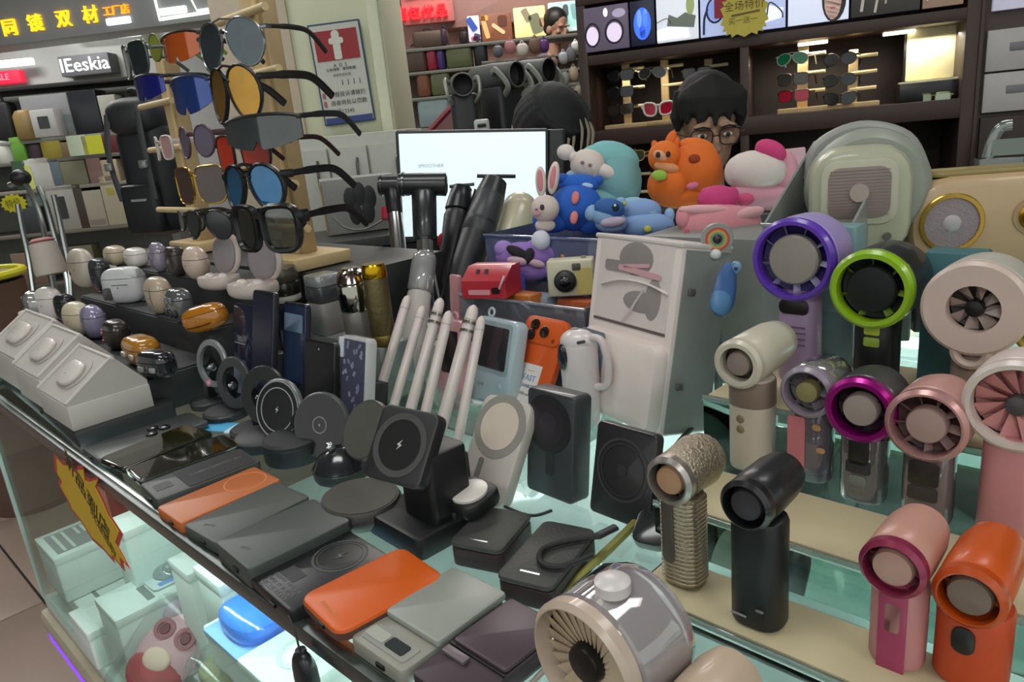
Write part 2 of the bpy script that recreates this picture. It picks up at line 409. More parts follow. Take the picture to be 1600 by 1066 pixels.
p = CAMP+ray(262, 893)*(-.7075/ray(262, 893).z)
t = thing('blister_pack', 'crinkled clear blister pack holding a silver bud in the case', 'packaging', p)
part(t, 'backing_card', G().slab(.095, .085, .003, .01, .001), M('dfeaf0', .4))
part(t, 'clear_dome', G().ell(.036, .028, .018, T(0, 0, .003), 16, 6, .8, 0, 1), CLEAR('ecf6f6', .3, .2)); part(t, 'silver_bud', G().ell(.014, .01, .009, T(.004, 0, .011), 12, 6), CHROME)
part(t, 'blue_print', G().slab(.012, .06, .001, m=T(.038, 0, .0032)), M('7aa6e0', .5))
up('white box with a round recess holding a case, right of the blue one', (470, 1020), -.54, .10, .10, SH, 'd4e2de', extra=recess)
# blue rounded case on its card
p = CAMP+ray(400, 975)*(-.545/ray(400, 975).z)
up('white carton under the glossy blue case', (405, 975), -.5535, .11, .09, SH, 'dfe8e6')
t = thing('blue_earbud_case', 'glossy sky blue rounded case on a blue card inside the counter', 'earbud case', p)
part(t, 'printed_card', G().slab(.105, .088, .004, .004, .001, T(.0, .0, -.008)), M('7db6f0', .5))
part(t, 'case_body', G().ell(.046, .034, .02, T(-.004, 0, .008), e=.75), M('2f78e0', .2, coat=.5))
part(t, 'lid', G().ell(.0465, .0345, .021, T(-.004, 0, .008), e=.75, z0=.35), M('3b86ea', .2, coat=.5))
# pink round eyed toy propped upright behind the front glass in its clear bag
p = CAMP+ray(262, 1022)*(-.780/ray(262, 1022).z)
t = thing('pink_plush', 'pink and red round-eyed squeeze toy in clear wrap inside the counter', 'toy', p, R(8))
TM = RX(42) @ RZ(-34)
part(t, 'toy_body', G().ell(.052, .066, .022, TM @ T(0, .0, 0)), M('dfaeb8', .5))
for s_ in (-1, 1): part(t, 'ear', G().ell(.015, .022, .014, TM @ T(s_*.032, .060, 0)), M('b9a8b8', .5))
part(t, 'red_belly', G().ell(.049, .038, .023, TM @ T(0, -.032, .003)), M('b8414f', .5))
part(t, 'belly_patch', G().ell(.024, .019, .008, TM @ T(-.002, -.014, .022)), M('e8c7b4', .5))
for s_ in (-1, 1):
    e = part(t, 'eye_ring', G().ring(.0175, .011, .004, 20, TM @ T(s_*.020, .030, .0185)), M('a8636e', .5))
    part(e, 'eye', G().lathe([(.010, 0), (.008, .0035)], 16, TM @ T(s_*.020, .030, .0185)), M('7c3a48', .4))
part(t, 'clear_wrap', G().slab(.13, .165, .046, .02, .012, TM @ T(0, 0, -.0215)), CLEAR('f8fafa', .03, 0.))
p = CAMP+ray(1275, 880)*(-.62/ray(1275, 880).z)
t = thing('printed_card', 'white card with a grey oval print on the case shelf below the fan riser', 'card', p)
part(t, 'card_sheet', G().slab(.20, .16, .002, .004, 0), M('e6f0ee', .5)); part(t, 'grey_print', G().slab(.07, .05, .0006, .01, m=T(-.03, .03, .002)), M('9aaab0', .5)); part(t, 'oval_print', G().lathe([(.022, .002), (.022, .0028)], 24, T(-.03, -.02, 0) @ SC(1.3, .8, 1)), M('8f9ea6', .5))
# small wrapped toys on the inner shelf
for k, (px, dz, c1, lab) in enumerate((((345, 1046), -.618, '8f946e', 'olive green wrapped toy beside the pink one in the case'), ((500, 1070), -.612, 'c99aa6', 'rose wrapped trinket at the case bottom right'))):
    p = CAMP+ray(*px)*(dz/ray(*px).z)
    t = thing('wrapped_toy', lab, 'toy', p, R(-45+10*k))
    g = G(); g.ell(.032, .026, .013); g.ell(.018, .018, .013, T(.034, 0, .001)); part(t, 'toy_body', g, M(c1, .5))
    part(t, 'clear_wrap', G().slab(.11, .062, .026, .02, .010, T(.006, 0, -.0128)), CLEAR('f8fafa', .05, .03))
# black pendant hanging on a cord from the black bank
P_ = [on_front(450, 962, V0-.012), on_front(460, 985, V0-.013), on_front(468, 1015, V0-.013), on_front(470, 1022, V0-.013)]
t = thing('cord_pendant', 'small black pendant dangling on a thin cord over the front edge', 'pendant', P_[3])
I_ = mw(P_[3], YAW).inverted()
part(t, 'cord', G().tube(bez([I_ @ p for p in P_]), .0009, 6), M('3a3a38', .7))
part(t, 'pendant_body', G().ell(.0135, .008, .025, T(.002, 0, -.022), e=.75), M('1d2023', .35))
part(t, 'pendant_cap', G().lathe([(.005, 0), (.0045, .007)], 12, T(.001, 0, -.002)), M('34383a', .3, .6))
# ================================================================ sunglasses builder
def lens_poly(shape, a, b, s, n=22):
    P = []
    for k in range(n):
        t = 2*math.pi*k/n; c, q = math.cos(t), math.sin(t)
        if shape == 'aviator': x = a*c*(1+.16*q)+s*a*.10*(-q); z = b*q - b*.08*c*s
        elif shape == 'square': x = a*math.copysign(abs(c)**.55, c)*(1+.10*q); z = b*math.copysign(abs(q)**.6, q)
        elif shape == 'round': x = a*c; z = b*q
        elif shape == 'cat': x = a*math.copysign(abs(c)**.7, c)*(1+.12*q); z = b*math.copysign(abs(q)**.75, q)+b*.18*c*s
        else: x = a*math.copysign(abs(c)**.6, c); z = b*math.copysign(abs(q)**.7, q)-b*.1*abs(c)
        P.append((x, z))
    return P
def glasses(label, Q, yaw=-42, Wd=.14, shape='aviator', fcol=None, lmat=None, a=.031, b=.026, rim=.0016, temple=.135, group=None, tmat=None, thick=1.6, temples=(1, 1), droop=.0, name='sunglasses', cat='sunglasses', pitch=0):
    fcol = fcol or BLACK; lmat = lmat or M('2a2c30', .12, coat=.5)
    t = thing(name, label, cat, (0, 0, 0), group=group, m=mw(Q, R(yaw)) @ RX(pitch))
    g = G(); off = Wd*.25
    wrap = lambda x: (abs(x)/(Wd/2))**2*.014
    if shape == 'shield':
        P = []
        n = 14
        top = [(-Wd/2+Wd*k/n, b*.75-abs(2*k/n-1)**3*b*.25) for k in range(n+1)]
        bot = [(Wd/2-Wd*k/n, -b*(.95-abs(2*k/n-1)**2*.45)+(b*.45 if abs(2*k/n-1) < .12 else 0)) for k in range(n+1)]
        poly = top+bot
        g2 = G(); front = [(x, wrap(x), z) for x, z in poly]; backp = [(x, wrap(x)+.002, z) for x, z in poly]
        m_ = len(top); vs = front+backp; fs = []
        N_ = len(poly)
        for k in range(n): fs += [[k, k+1, N_-2-k, N_-1-k], [N_+k+1, N_+k, N_+N_-1-k, N_+N_-2-k]]
        for k in range(N_): fs.append([k, (k+1) % N_, N_+(k+1) % N_, N_+k])
        part(t, 'lens', g2.add(vs, fs), lmat)
        g.tube([(x, wrap(x)+.001, z) for x, z in top], rim*1.6, 6)
    else:
        for s in (-1, 1):
            P = lens_poly(shape, a, b, s)
            pts = [(x+s*off, wrap(x+s*off), z) for x, z in P]
            g.tube(pts, rim, 6, closed=True, flat=1.5)
            part(t, 'lens', G().loops([[(x, y+.0008, z) for x, y, z in pts], [(x, y-.0008, z) for x, y, z in pts]]), lmat)
        g.tube(bez([(-off+a*.9, wrap(off-a), b*.45), (0, -.002, b*.6), (off-a*.9, wrap(off-a), b*.45)], 4), rim*1.1, 6)
        if shape == 'aviator': g.tube([(-off+a*.5, wrap(off-a), b*.95), (0, -.002, b*1.05), (off-a*.5, wrap(off-a), b*.95)], rim*.9, 6)
    hz = b*.5
    for s in (-1, 1): g.tube([(s*(off+a*.9 if shape != 'shield' else Wd*.47), wrap(Wd*.46), hz), (s*Wd*.5, .014, hz), (s*Wd*.505, .022, hz)], rim*1.4, 6, flat=1.6)
    part(t, 'frame', g, fcol)
    for s in (-1, 1):
        if (s == -1 and not temples[0]) or (s == 1 and not temples[1]): continue
        L = temple
        part(t, 'temple', G().tube(bez([(s*Wd*.505, .02, hz), (s*Wd*.51, L*.5, hz+.001), (s*Wd*.49, L*.76, hz-.004), (s*Wd*.475, L, hz-.03)], 5),
             [min(rim, .0022)*1.3]*3+[min(rim, .0022)*1.6]*13, 6, flat=thick), tmat or fcol)
    return t
# ================================================================ LEFT BACKGROUND: neighbouring shops
FA = Frame((-4.2, 6.4, 0), -9)
a, z, w, h = FA.rect(-120, -90, 392, 48)
t = thing('shop_fascia', 'long grey shop fascia with big yellow lit characters at top left', 'shop sign', (0, 0, 0), m=FA.m(a, z))
part(t, 'fascia_board', G().slab(w, .3, h+.1, .01, .006, T(0, .15, 0)), M('8f9192', .35, tint=.03))
yel = M('ffc61e', .5, emit=1.1)
for s_, (x, y), sz in (('同', (17, 45), .135), ('镜', (57, 38), .135), ('双', (101, 31), .135), ('材', (143, 25), .135), ('工厂店', (183, 17), .075)):
    aa, zz, _ = FA.hit(x, y)
    text(t, 'lettering', s_, sz, yel if len(s_) == 1 else M('ffa01e', .5, emit=1.), T(aa-a, -.01, zz-z) @ FR, .012)
P = []
for x, y in ((240, -20), (252, 31), (370, 13)):
    aa, zz, _ = FA.hit(x, y); P.append((aa-a, -.02, zz-z))
part(t, 'outline_light', G().tube(P, .013, 6), M('f4fff0', .5, emit=1.2))
P = []
for x, y in ((298, -6), (310, 17), (368, 8)):
    aa, zz, _ = FA.hit(x, y); P.append((aa-a, -.02, zz-z))
part(t, 'outline_light', G().tube(P, .008, 6), M('f4fff0', .5, emit=1.2))
for x, y, ww, hh in ((187, 33, .2, .05), (272, 17, .22, .05)):
    aa, zz, _ = FA.hit(x, y)
    part(t, 'reflection_lightbox', G().slab(ww, hh, .02, .01, .003, T(aa-a, -.004, zz-z) @ FR), M('eef6f8', .5, emit=1.1))  # left box imitates a light reflection by its glow, right is a light box
for (x, y, L) in ((152, 53, .75), (170, 61, .7)):
    p = pt(x, y, 7.6)
    t = thing('tube_lamp', 'white tube lamp under the far shop ceiling, ' + ('upper' if y < 56 else 'lower')+' of two', 'lamp', p, R(-4), None)
    part(t, 'tube', G().slab(L, .05, .04, .02, .01), M('fbfff8', .5, emit=2.2)); part(t, 'housing', G().slab(L+.06, .07, .03, .01, .004, T(0, 0, .04)), WHITE)
FB = Frame((-5.0, 8.2, 0), 0)
def wall_item(fr, name, label, cat, rc, th, mat, off=0., c=.006, r=.01, group=None, extra=None, tilt=0, pn='panel'):
    a, z, w, h = fr.rect(*rc, off)
    t = thing(name, label, cat, (0, 0, 0), m=fr.m(a, z, off) @ RY(tilt), group=group)
    part(t, pn, G().slab(w, h, th, r, c, T(0, th, h/2) @ FR), mat)
    if extra: extra(t, w, h)
    return t
def sgn(s, col, emit=1., f=.8, sx=1., ink=None):
    def ex(t, w, h): text(t, 'lettering', s, h*f, M(col, .5, emit=emit) if emit else M(col, .5), T(0, -.004, h/2) @ FR, .004, sx=sx)
    return ex
wall_item(FB, 'lit_sign', 'dark sign with glowing white letters in the far left shop', 'shop sign', (92, 86, 172, 116), .21, M('55565a', .5), extra=sgn('IEeskia', 'f6fff2', 1.6, .95))
wall_item(FB, 'red_sign', 'glowing red sign at the left edge of the far shop', 'shop sign', (-30, 112, 32, 131), .1, M('d01838', .5, emit=.7), extra=sgn('SALE', 'ff6a7a', 1.2, .7))
wall_item(FB, 'strip_lamp', 'bluish white strip lamp above the red sign', 'lamp', (-30, 94, 50, 104), .06, M('e6f4ff', .5, emit=1.6))
wall_item(FB, 'shop_wall_panel', 'plain grey back panel of the far left shop', 'panel', (-180, 60, 420, 380), .08, M('9c9d98', .7), off=-.2)
# gondola shelf with stock
GS = Frame((-2.6, 4.6, 0), 4)
a, z, w, h = GS.rect(-150, 120, 268, 520)
t = thing('display_gondola', 'grey display shelving packed with stock at the far left', 'shelf', (0, 0, 0), m=GS.m(a, 0))
SZ = [GS.hit(100, y)[1] for y in (128, 213, 246, 291, 360, 440)]
wd = w
for k, zz in enumerate(SZ): part(t, 'shelf_board', G().slab(wd, .36, .022, .003, .002, T(0, .18, zz-.022)), M(['2c2d2c', '8d928c', '6a6c64', '8a867a', '6d675c', '55524b'][k], .5))
for s in (-1, 1): part(t, 'upright', G().slab(.05, .38, SZ[0], .004, .002, T(s*wd/2, .19, 0)), M('5c5c58', .5))
part(t, 'back_board', G().slab(wd, .02, SZ[0], m=T(0, .39, 0)), M('6f706a', .6))
GO = a
def stock(name, label, cat, rc, shelf, mat, dp=.12, off=.0, kind='box', extra=None, group=None):
    a, z, w, h = GS.rect(*rc, off); zb = SZ[shelf]
    if abs(z-zb) > .12: pass
    h = max(.03, z+h-zb)
    t = thing(name, label, cat, (0, 0, 0), m=GS.m(a, zb, off), group=group)
    if kind == 'box': part(t, 'carton', G().slab(w, dp, h, .006, .004, T(0, dp/2, 0)), mat)
    elif kind == 'can': part(t, 'can_body', G().lathe([(w*.46, 0), (w*.5, .01), (w*.5, h*.8), (w*.36, h*.97), (w*.2, h)], 20, T(0, w/2, 0)), mat)
    elif kind == 'bag':
        part(t, 'bag_body', G().slab(w, dp, h*.85, .03, .025, T(0, dp/2, 0)), mat)
        part(t, 'bag_handle', G().tube(bez([(-w*.2, dp/2, h*.82), (-w*.15, dp/2, h), (w*.15, dp/2, h), (w*.2, dp/2, h*.82)]), .008), DARK)
    elif kind == 'tag':
        part(t, 'tag_card', G().slab(w, h, .004, .004, 0, T(0, 0, h/2) @ FR), mat)
    if extra: extra(t, w, h)
    return t
def patch(c, x0=.2, x1=.8, z0=.2, z1=.8, nm='printed_patch'):
    def ex(t, w, h): part(t, nm, G().slab(w*(x1-x0), h*(z1-z0), .002, .004, 0, T(w*((x0+x1)/2-.5), 0, h*(z0+z1)/2) @ FR), M(c, .5))
    return ex
# shelf 0 = top board ... items stand on the board whose index is given
stock('grey_carton', 'grey carton with a pale square print, middle of the upper shelf at left', 'box', (36, 150, 112, 213), 1, M('8b8b8e', .5), .2, extra=patch('6a7472', .6, .98, .05, .5))
stock('instant_camera', 'white boxy camera shaped gadget before the grey carton', 'camera', (49, 172, 88, 213), 1, M('b9b8b6', .45), .1, off=.14, extra=patch('3c3d40', .28, .72, .3, .75, 'lens_plate'))
stock('black_carton', 'black glossy carton right of the grey carton', 'box', (112, 143, 156, 213), 1, M('26282e', .3), .16)
stock('amber_pot', 'amber brown pot at left of the white camera shaped gadget', 'jar', (14, 172, 52, 213), 1, M('8a7548', .4), kind='can', off=.05)
stock('dark_bag', 'black bag at the left edge of the upper shelf', 'bag', (-32, 150, 16, 213), 1, M('202124', .5), kind='bag')
stock('pale_carton', 'pale crumpled carton right of the black carton', 'box', (158, 150, 186, 213), 1, M('a9a79c', .5), .12)
stock('cream_tin', 'cream tin behind the dark sunglasses at left', 'tin', (188, 160, 212, 213), 1, M('b9b79e', .5), kind='can')
stock('shelf_tag', 'white and lime price ticket under the upper shelf', 'price tag', (106, 212, 136, 241), 2, M('c3d0b8', .5), kind='tag', off=.1)
stock('shelf_tag', 'bright yellow price ticket right of the white one', 'price tag', (128, 212, 160, 229), 2, M('c9cc2e', .5), kind='tag', off=.1)
stock('maroon_carton', 'maroon carton beside the yellow ticket', 'box', (160, 205, 184, 246), 2, M('6a2f36', .5))
stock('green_pouch', 'bright green pouch on the second shelf', 'pouch', (16, 215, 38, 246), 2, M('6aa03c', .5))
stock('purple_pot', 'dark purple pot beside the green pouch', 'jar', (36, 222, 66, 246), 2, M('4a3c48', .4), kind='can')
stock('yellow_carton', 'dull yellow carton right of the purple pot', 'box', (64, 220, 96, 246), 2, M('b0a03c', .5))
stock('tan_carton', 'tan carton behind the white ticket', 'box', (94, 222, 128, 246), 2, M('8f7d5e', .5))
stock('white_carton', 'white carton on the middle shelf at left', 'box', (40, 248, 80, 291), 3, M('c2c3be', .5), extra=patch('c8d07a', .0, .25, .0, .8))
stock('slate_carton', 'slate blue carton beside the white one', 'box', (80, 249, 96, 291), 3, M('62717a', .5))
stock('grey_green_carton', 'grey green wide carton under the yellow ticket', 'box', (96, 252, 136, 291), 3, M('7b7a64', .5))
stock('rose_box', 'dusty rose slanted box right of the grey green carton', 'box', (137, 246, 160, 291), 3, M('8d6f6a', .5))
stock('beige_box', 'beige tall box at the end of the middle shelf', 'box', (160, 250, 186, 291), 3, M('b4a48c', .5))
stock('dark_green_carton', 'dark green carton at the left end of the middle shelf', 'box', (20, 252, 40, 291), 3, M('34503a', .5))
stock('white_tub', 'white tub with tan band at the left edge', 'tub', (-14, 215, 16, 246), 2, M('d9dad2', .5), kind='can')
stock('window_carton', 'large grey carton with a dark window on the fourth shelf', 'box', (76, 290, 122, 360), 4, M('9a9a92', .5), .2, extra=patch('2d2d2c', .28, .62, .25, .75))
stock('brown_carton', 'dark brown narrow carton beside the window carton', 'box', (118, 288, 134, 360), 4, M('3c342c', .5))
stock('pale_box', 'pale beige box with small print on the fourth shelf', 'box', (134, 298, 164, 360), 4, M('a59f90', .5), extra=patch('7d766a', .1, .9, .05, .2))
stock('cream_box', 'tall cream box with an olive tag on the fourth shelf', 'box', (162, 275, 192, 360), 4, M('b0a892', .5), extra=patch('a8a04a', .3, .7, .6, .75))
stock('charcoal_carton', 'charcoal carton low at left on the fourth shelf', 'box', (34, 325, 66, 360), 4, M('33363a', .5))
stock('teal_carton', 'pale teal carton at left of the window carton', 'box', (40, 292, 76, 325), 4, M('8fa5a2', .5), off=-.1)
stock('brown_carton', 'plain brown carton on the lowest shelf at left', 'box', (20, 395, 70, 440), 5, M('73604f', .5))
stock('olive_carton', 'olive carton on the lowest shelf right of the brown one', 'box', (100, 385, 150, 440), 5, M('5c5a46', .5))
# yellow tag, yellow rimmed bowl and purple bottle in the near left
p = pt(22, 318, 3.0)
t = thing('yellow_ticket', 'bright yellow starburst price ticket at the left edge', 'price tag', p, R(-8))
st = []
for k in range(28): 
    rr = .062 if k % 2 else .05; st.append((rr*math.cos(k*math.pi/14), rr*.62*math.sin(k*math.pi/14)))
part(t, 'ticket_card', G().prism(st, .003, FR), M('c9c022', .5))
text(t, 'lettering', '特价', .036, M('6f7a1a', .5), T(0, -.004, 0) @ FR @ RZ(8), .0005)
st_loc, hh = drop(8, 470, 2.9, -.6)
t = thing('side_table', 'brown side table with a bright yellow rim at the left edge', 'table', (st_loc.x-.1, st_loc.y, 0), 0)
zt = pt(10, 425, 2.9).z
part(t, 'table_drum', G().lathe([(.17, 0), (.17, zt-.03)], 28), M('5a4238', .5)); part(t, 'rim', G().torus(.17, .016, 32, 8, T(0, 0, zt)), M('c9c41e', .45)); part(t, 'table_top', G().lathe([(.165, zt-.02), (.165, zt)], 28), M('6d5a4c', .5))
p = Vector((st_loc.x-.12, st_loc.y-.03, zt))
t = thing('gumball_globe', 'blue and purple dark globe standing on the yellow rimmed table', 'toy', p, 0)
part(t, 'globe', G().ell(.085, .085, .125, T(0, 0, .125), e=.9), M('4c4660', .2, coat=.6)); part(t, 'base_ring', G().lathe([(.09, 0), (.088, .05), (.07, .06)], 24), M('2e4a66', .4)); part(t, 'cap', G().lathe([(.03, .24), (.03, .27), (.01, .28)], 16), BLACK)
# chrome umbrella-like rods (bent tube rack)
base = pt(100, 470, 2.2)
t = thing('chrome_rack', 'bent chrome tube rack standing behind the white paper cone', 'rack', (base.x, base.y, 0), 0)
I_ = Matrix.Translation((-base.x, -base.y, 0))
for tr in ([(14, 290), (36, 285), (52, 310), (66, 350), (76, 400), (88, 470)], [(60, 292), (72, 320), (86, 370), (104, 430), (108, 470)], [(84, 305), (92, 340), (100, 380), (108, 420), (112, 470)], [(28, 320), (34, 355), (44, 400), (50, 440), (54, 470)]):
    part(t, 'bent_tube', G().tube(bez([I_ @ pt(x, y, 2.2) for x, y in tr], 5), .008, 8), M('9aa09e', .25, .9))
part(t, 'rack_base', G().lathe([(.16, 0), (.16, .02), (.03, .035), (.03, pt(90, 470, 2.2).z+.01)], 24), DARK)
part(t, 'clamp', G().ell(.03, .025, .025, I_ @ T(*pt(32, 278, 2.2))), BLACK)
# red cushion-like speaker seen beyond the wooden stand
p, hh = drop(150, 378, 2.1, -.02)
t = thing('drum_speaker', 'olive drum shaped speaker with a red end face behind the buds', 'speaker', p, R(-60))
part(t, 'drum', G().lathe([(.055, 0), (.062, .01), (.062, .11), (.055, .12)], 28, T(0, .1, .065) @ FR), M('6d7262', .5))
part(t, 'red_face', G().ell(.052, .052, .012, T(0, -.02, .065) @ FR), M('8a3a2c', .5)); part(t, 'rim', G().torus(.056, .006, 28, 8, T(0, -.02, .065) @ FR), M('b9b9a8', .4))
# black backpack hung on the rack behind
p = pt(222, 275, 1.95)
t = thing('backpack', 'black backpack with grey straps and buckles behind the sunglasses', 'bag', p, R(-20))
part(t, 'bag_body', G().slab(.155, .10, .30, .05, .04, T(0, .04, -.16)), M('1a1d22', .55))
part(t, 'front_pocket', G().slab(.12, .03, .13, .03, .012, T(0, -.02, -.15)), M('14171b', .5))
part(t, 'top_flap', G().ell(.075, .06, .05, T(0, .03, .15), e=.7), M('25282b', .5))
for s in (-1, 1):
    part(t, 'strap', G().tube(bez([(s*.05, -.02, .16), (s*.06, -.035, .05), (s*.055, -.03, -.06)]), .01, 6, flat=.4), M('3b3d40', .6))
    part(t, 'buckle', G().slab(.024, .02, .01, .003, .002, T(s*.057, -.04, .03) @ FR), M('8f9290', .3, .6))
part(t, 'badge', G().slab(.05, .006, .004, .001, 0, T(.01, -.037, -.06) @ FR), M('8d9194', .4))
part(t, 'haul_loop', G().tube(bez([(-.02, .03, .19), (-.015, .03, .215), (.015, .03, .215), (.02, .03, .19)]), .005, 6), DARK)
# product box with a dark picture, behind the wooden column
BX = Frame((-.45, 2.35, 0), 14)
a, z, w, h = BX.rect(506, 278, 622, 362)
dsk = thing('rear_desk', 'dark rear desk inside the stall under the lit screen', 'desk', (0, 0, 0), m=BX.m(a+.08, 0, .10))
part(dsk, 'desk_top', G().slab(.56, .34, .03, .005, .003, T(0, .12, z-.032)), M('30322f', .5)); part(dsk, 'desk_front', G().slab(.52, .03, z-.04, m=T(0, .0, 0)), M('2a2a28', .5))
t = thing('product_box', 'grey product box with a dark gadget picture on the rear desk', 'box', (0, 0, 0), m=BX.m(a, z))
part(t, 'carton', G().slab(w, .16, h, .003, .002, T(0, .08, 0)), M('8d8c8a', .5)); part(t, 'yellow_side', G().slab(.17, h*.9, .002, m=T(-w/2+.001, .08, h/2) @ RY(-90) @ RZ(90)), M('a58b54', .5))
g = G()
for k, (x, zz) in enumerate(((-.12, .62), (0, .7), (.12, .62), (-.08, .36), (.08, .36))): g.ell(w*.09, h*.22, .002, T(x*w*1.1, -.001, h*zz) @ FR, 14, 4)
part(t, 'printed_gadget', g, M('2c2d2f', .4)); part(t, 'printed_curve', G().tube(bez([(-w*.4, -.001, h*.35), (-w*.25, -.001, h*.12), (0, -.001, h*.05), (w*.3, -.001, h*.2)]), .004, 5, flat=.5), M('b9bab6', .5))
p = pt(522, 318, 1.75)
# ================================================================ LIT SCREEN
MS = Frame((-.1, 1.95, 0), 3)
a, z, w, h = MS.rect(616, 206, 852, 372)
t = thing('monitor', 'wide monitor with a bright white screen at the back of the stall', 'monitor', (0, 0, 0), m=MS.m(a, z) @ RY(4.5))
part(t, 'bezel', G().slab(w, h, .03, .006, .004, T(0, .03, h/2) @ FR), M('2b2f30', .4))
part(t, 'screen', G().slab(w-.016, h-.016, .002, .002, 0, T(0, -.001, h/2) @ FR), M('e6f4fb', .3, emit=.5, tint=.02))
aa, zz, _ = MS.hit(665, 265)
text(t, 'lettering', 'SMOOTHER', .0125, M('b4bec0', .5), T(aa-a, -.004, zz-z) @ FR, .0003)
part(t, 'side_shell', G().slab(.045, .06, h*.99, .01, .004, T(w/2+.022, .03, 0)), M('1d2022', .45))
part(t, 'stand_neck', G().slab(.06, .03, z-C0-.012, .005, .003, T(0, .05, -(z-C0-.012))), DARK); part(t, 'stand_foot', G().slab(.24, .16, .012, .03, .004, T(0, .05, -(z-C0))), DARK)
# ================================================================ MIDDLE BACKGROUND: luggage shop
LS = Frame((.0, 6.2, 0), 0)
wall_item(LS, 'shop_wall_panel', 'pale pinkish back wall of the luggage shop', 'panel', (560, 20, 930, 330), .08, M('c49a90', .7), off=-.35)
wall_item(LS, 'ceiling_bulkhead', 'dusty pink bulkhead above the posters of the luggage shop', 'panel', (690, -60, 930, 30), .3, M('9c7a70', .6), off=-.1)
def redsg(t, w, h):
    text(t, 'lettering', '箱包优品', .105, M('ff1a2c', .5, emit=1.5), T(-.05, -.02, h*.25) @ FR, .012, sx=1.0)
    text(t, 'lettering', '皮具 超市', .07, M('e8a83c', .5, emit=.6), T(0, -.02, h*.72) @ FR, .006)
wall_item(LS, 'red_letter_sign', 'sign with glowing red characters over the luggage shop', 'shop sign', (626, -26, 708, 34), .1, M('b8706a', .5), extra=redsg)
LZ = Frame((.0, 5.2, 0), 0)
a, z, w, h = LZ.rect(600, 150, 930, 320)
zl = [LZ.hit(660, y)[1] for y in (70, 108, 150, 200)]
t = thing('luggage_rack', 'stepped grey rack holding suitcases in the shop behind', 'shelf', (0, 0, 0), m=LZ.m(a, 0))
for k, zz in enumerate(zl): part(t, 'rack_board', G().slab(w, .3, .02, .003, .002, T(0, .32, zz-.022)), M('7d7f76', .5))
part(t, 'rack_back', G().slab(w, .03, zl[1], m=T(0, .5, 0)), M('8a7a72', .6))
def suitcase(label, rc, shelf, col, off=0.):
    a, z, w, h = LZ.rect(*rc); zb = zl[shelf]; h = z+h-zb
    t = thing('suitcase', label, 'suitcase', (0, 0, 0), m=LZ.m(a, zb, -.18+off))
    part(t, 'shell', G().slab(w, .2, h, .03, .02, T(0, .1, 0)), M(col, .45))
    part(t, 'zip_band', G().slab(w+.003, .02, h*.96, .02, .006, T(0, .1, h*.02)), DARK)
    part(t, 'handle', G().tube(bez([(-w*.15, .08, h-.002), (-w*.12, .08, h+.02), (w*.12, .08, h+.02), (w*.15, .08, h-.002)], 4), .006, 6), DARK)
    return t
for lab, rc, sh, col in (('brown suitcase lying topmost under the red sign', (640, 44, 690, 72), 0, '5b4a3e'), ('dark wine suitcase at the right of the top brown one', (684, 40, 697, 72), 0, '3a2734'), ('small black case standing beside the blue poster', (716, 44, 731, 72), 0, '26211f'),
    ('dark brown suitcase at the left of the second row', (627, 70, 662, 108), 1, '54443a'), ('crimson suitcase between brown and purple ones', (662, 74, 680, 108), 1, '90203a'), ('purple suitcase right of the crimson one', (679, 74, 693, 108), 1, '43306e'), ('wide olive green suitcase on the second row', (694, 70, 738, 108), 1, '5f6644'),
    ('rust brown suitcase at the left of the third row', (647, 110, 669, 150), 2, '7d4f38'), ('olive suitcase right of the rust brown one', (669, 110, 702, 150), 2, '62694c'), ('pale teal carton case at the bottom of the rack', (649, 152, 702, 200), 3, '8ea5a8'), ('black tall trolley case beside the olive ones', (740, 62, 762, 108), 1, '20262a')):
    suitcase(lab, rc, sh, col)
def poster(label, rc, col, shapes, emit=.55):
    def ex(t, w, h):
        for c, x0, x1, z0, z1, r, rot in shapes:
            part(t, 'printed_shape', G().slab(w*(x1-x0), h*(z1-z0), .002, r, 0, T(w*((x0+x1)/2-.5), -.003, h*(z0+z1)/2) @ FR @ RZ(rot)), M(c, .5, emit=emit*.6))
    wall_item(LS, 'poster', label, 'poster', rc, .02, M(col, .5, emit=emit), extra=ex, pn='poster_sheet')
poster('blue and white poster behind the grey blowers', (731, 26, 750, 64), 'c8ccd6', [('2c50a8', .1, .6, .4, .95, .01, 30), ('3b405c', .4, .95, .0, .3, .01, -20), ('b05a70', .2, .8, .05, .2, .01, 0)], .3)
poster('brown and gold poster with a reaching arm', (752, 22, 800, 62), '7a4a30', [('d8b070', .05, .2, .1, .95, .01, 12), ('e0c090', .3, .8, .35, .5, .02, -38), ('c8a050', .0, .25, .75, .95, .01, 0), ('5a2c20', .55, .85, .5, .9, .02, 0)], .3)
poster('pale yellow poster with a grey figure', (803, 12, 853, 56), 'e6da98', [('70745a', .5, .85, .1, .75, .02, 15), ('8a8068', .3, .5, .5, .95, .01, 25), ('b08a6a', .8, .95, .3, .6, .01, 0)], .4)
poster('mint poster with a dark oval at the top right', (857, 4, 908, 48), 'a8ddd4', [('50585a', .45, .62, .5, .9, .02, 0), ('7fb0ac', .7, .9, .4, .9, .02, 10), ('d8f0ea', .1, .9, .02, .14, .01, 0)], .4)
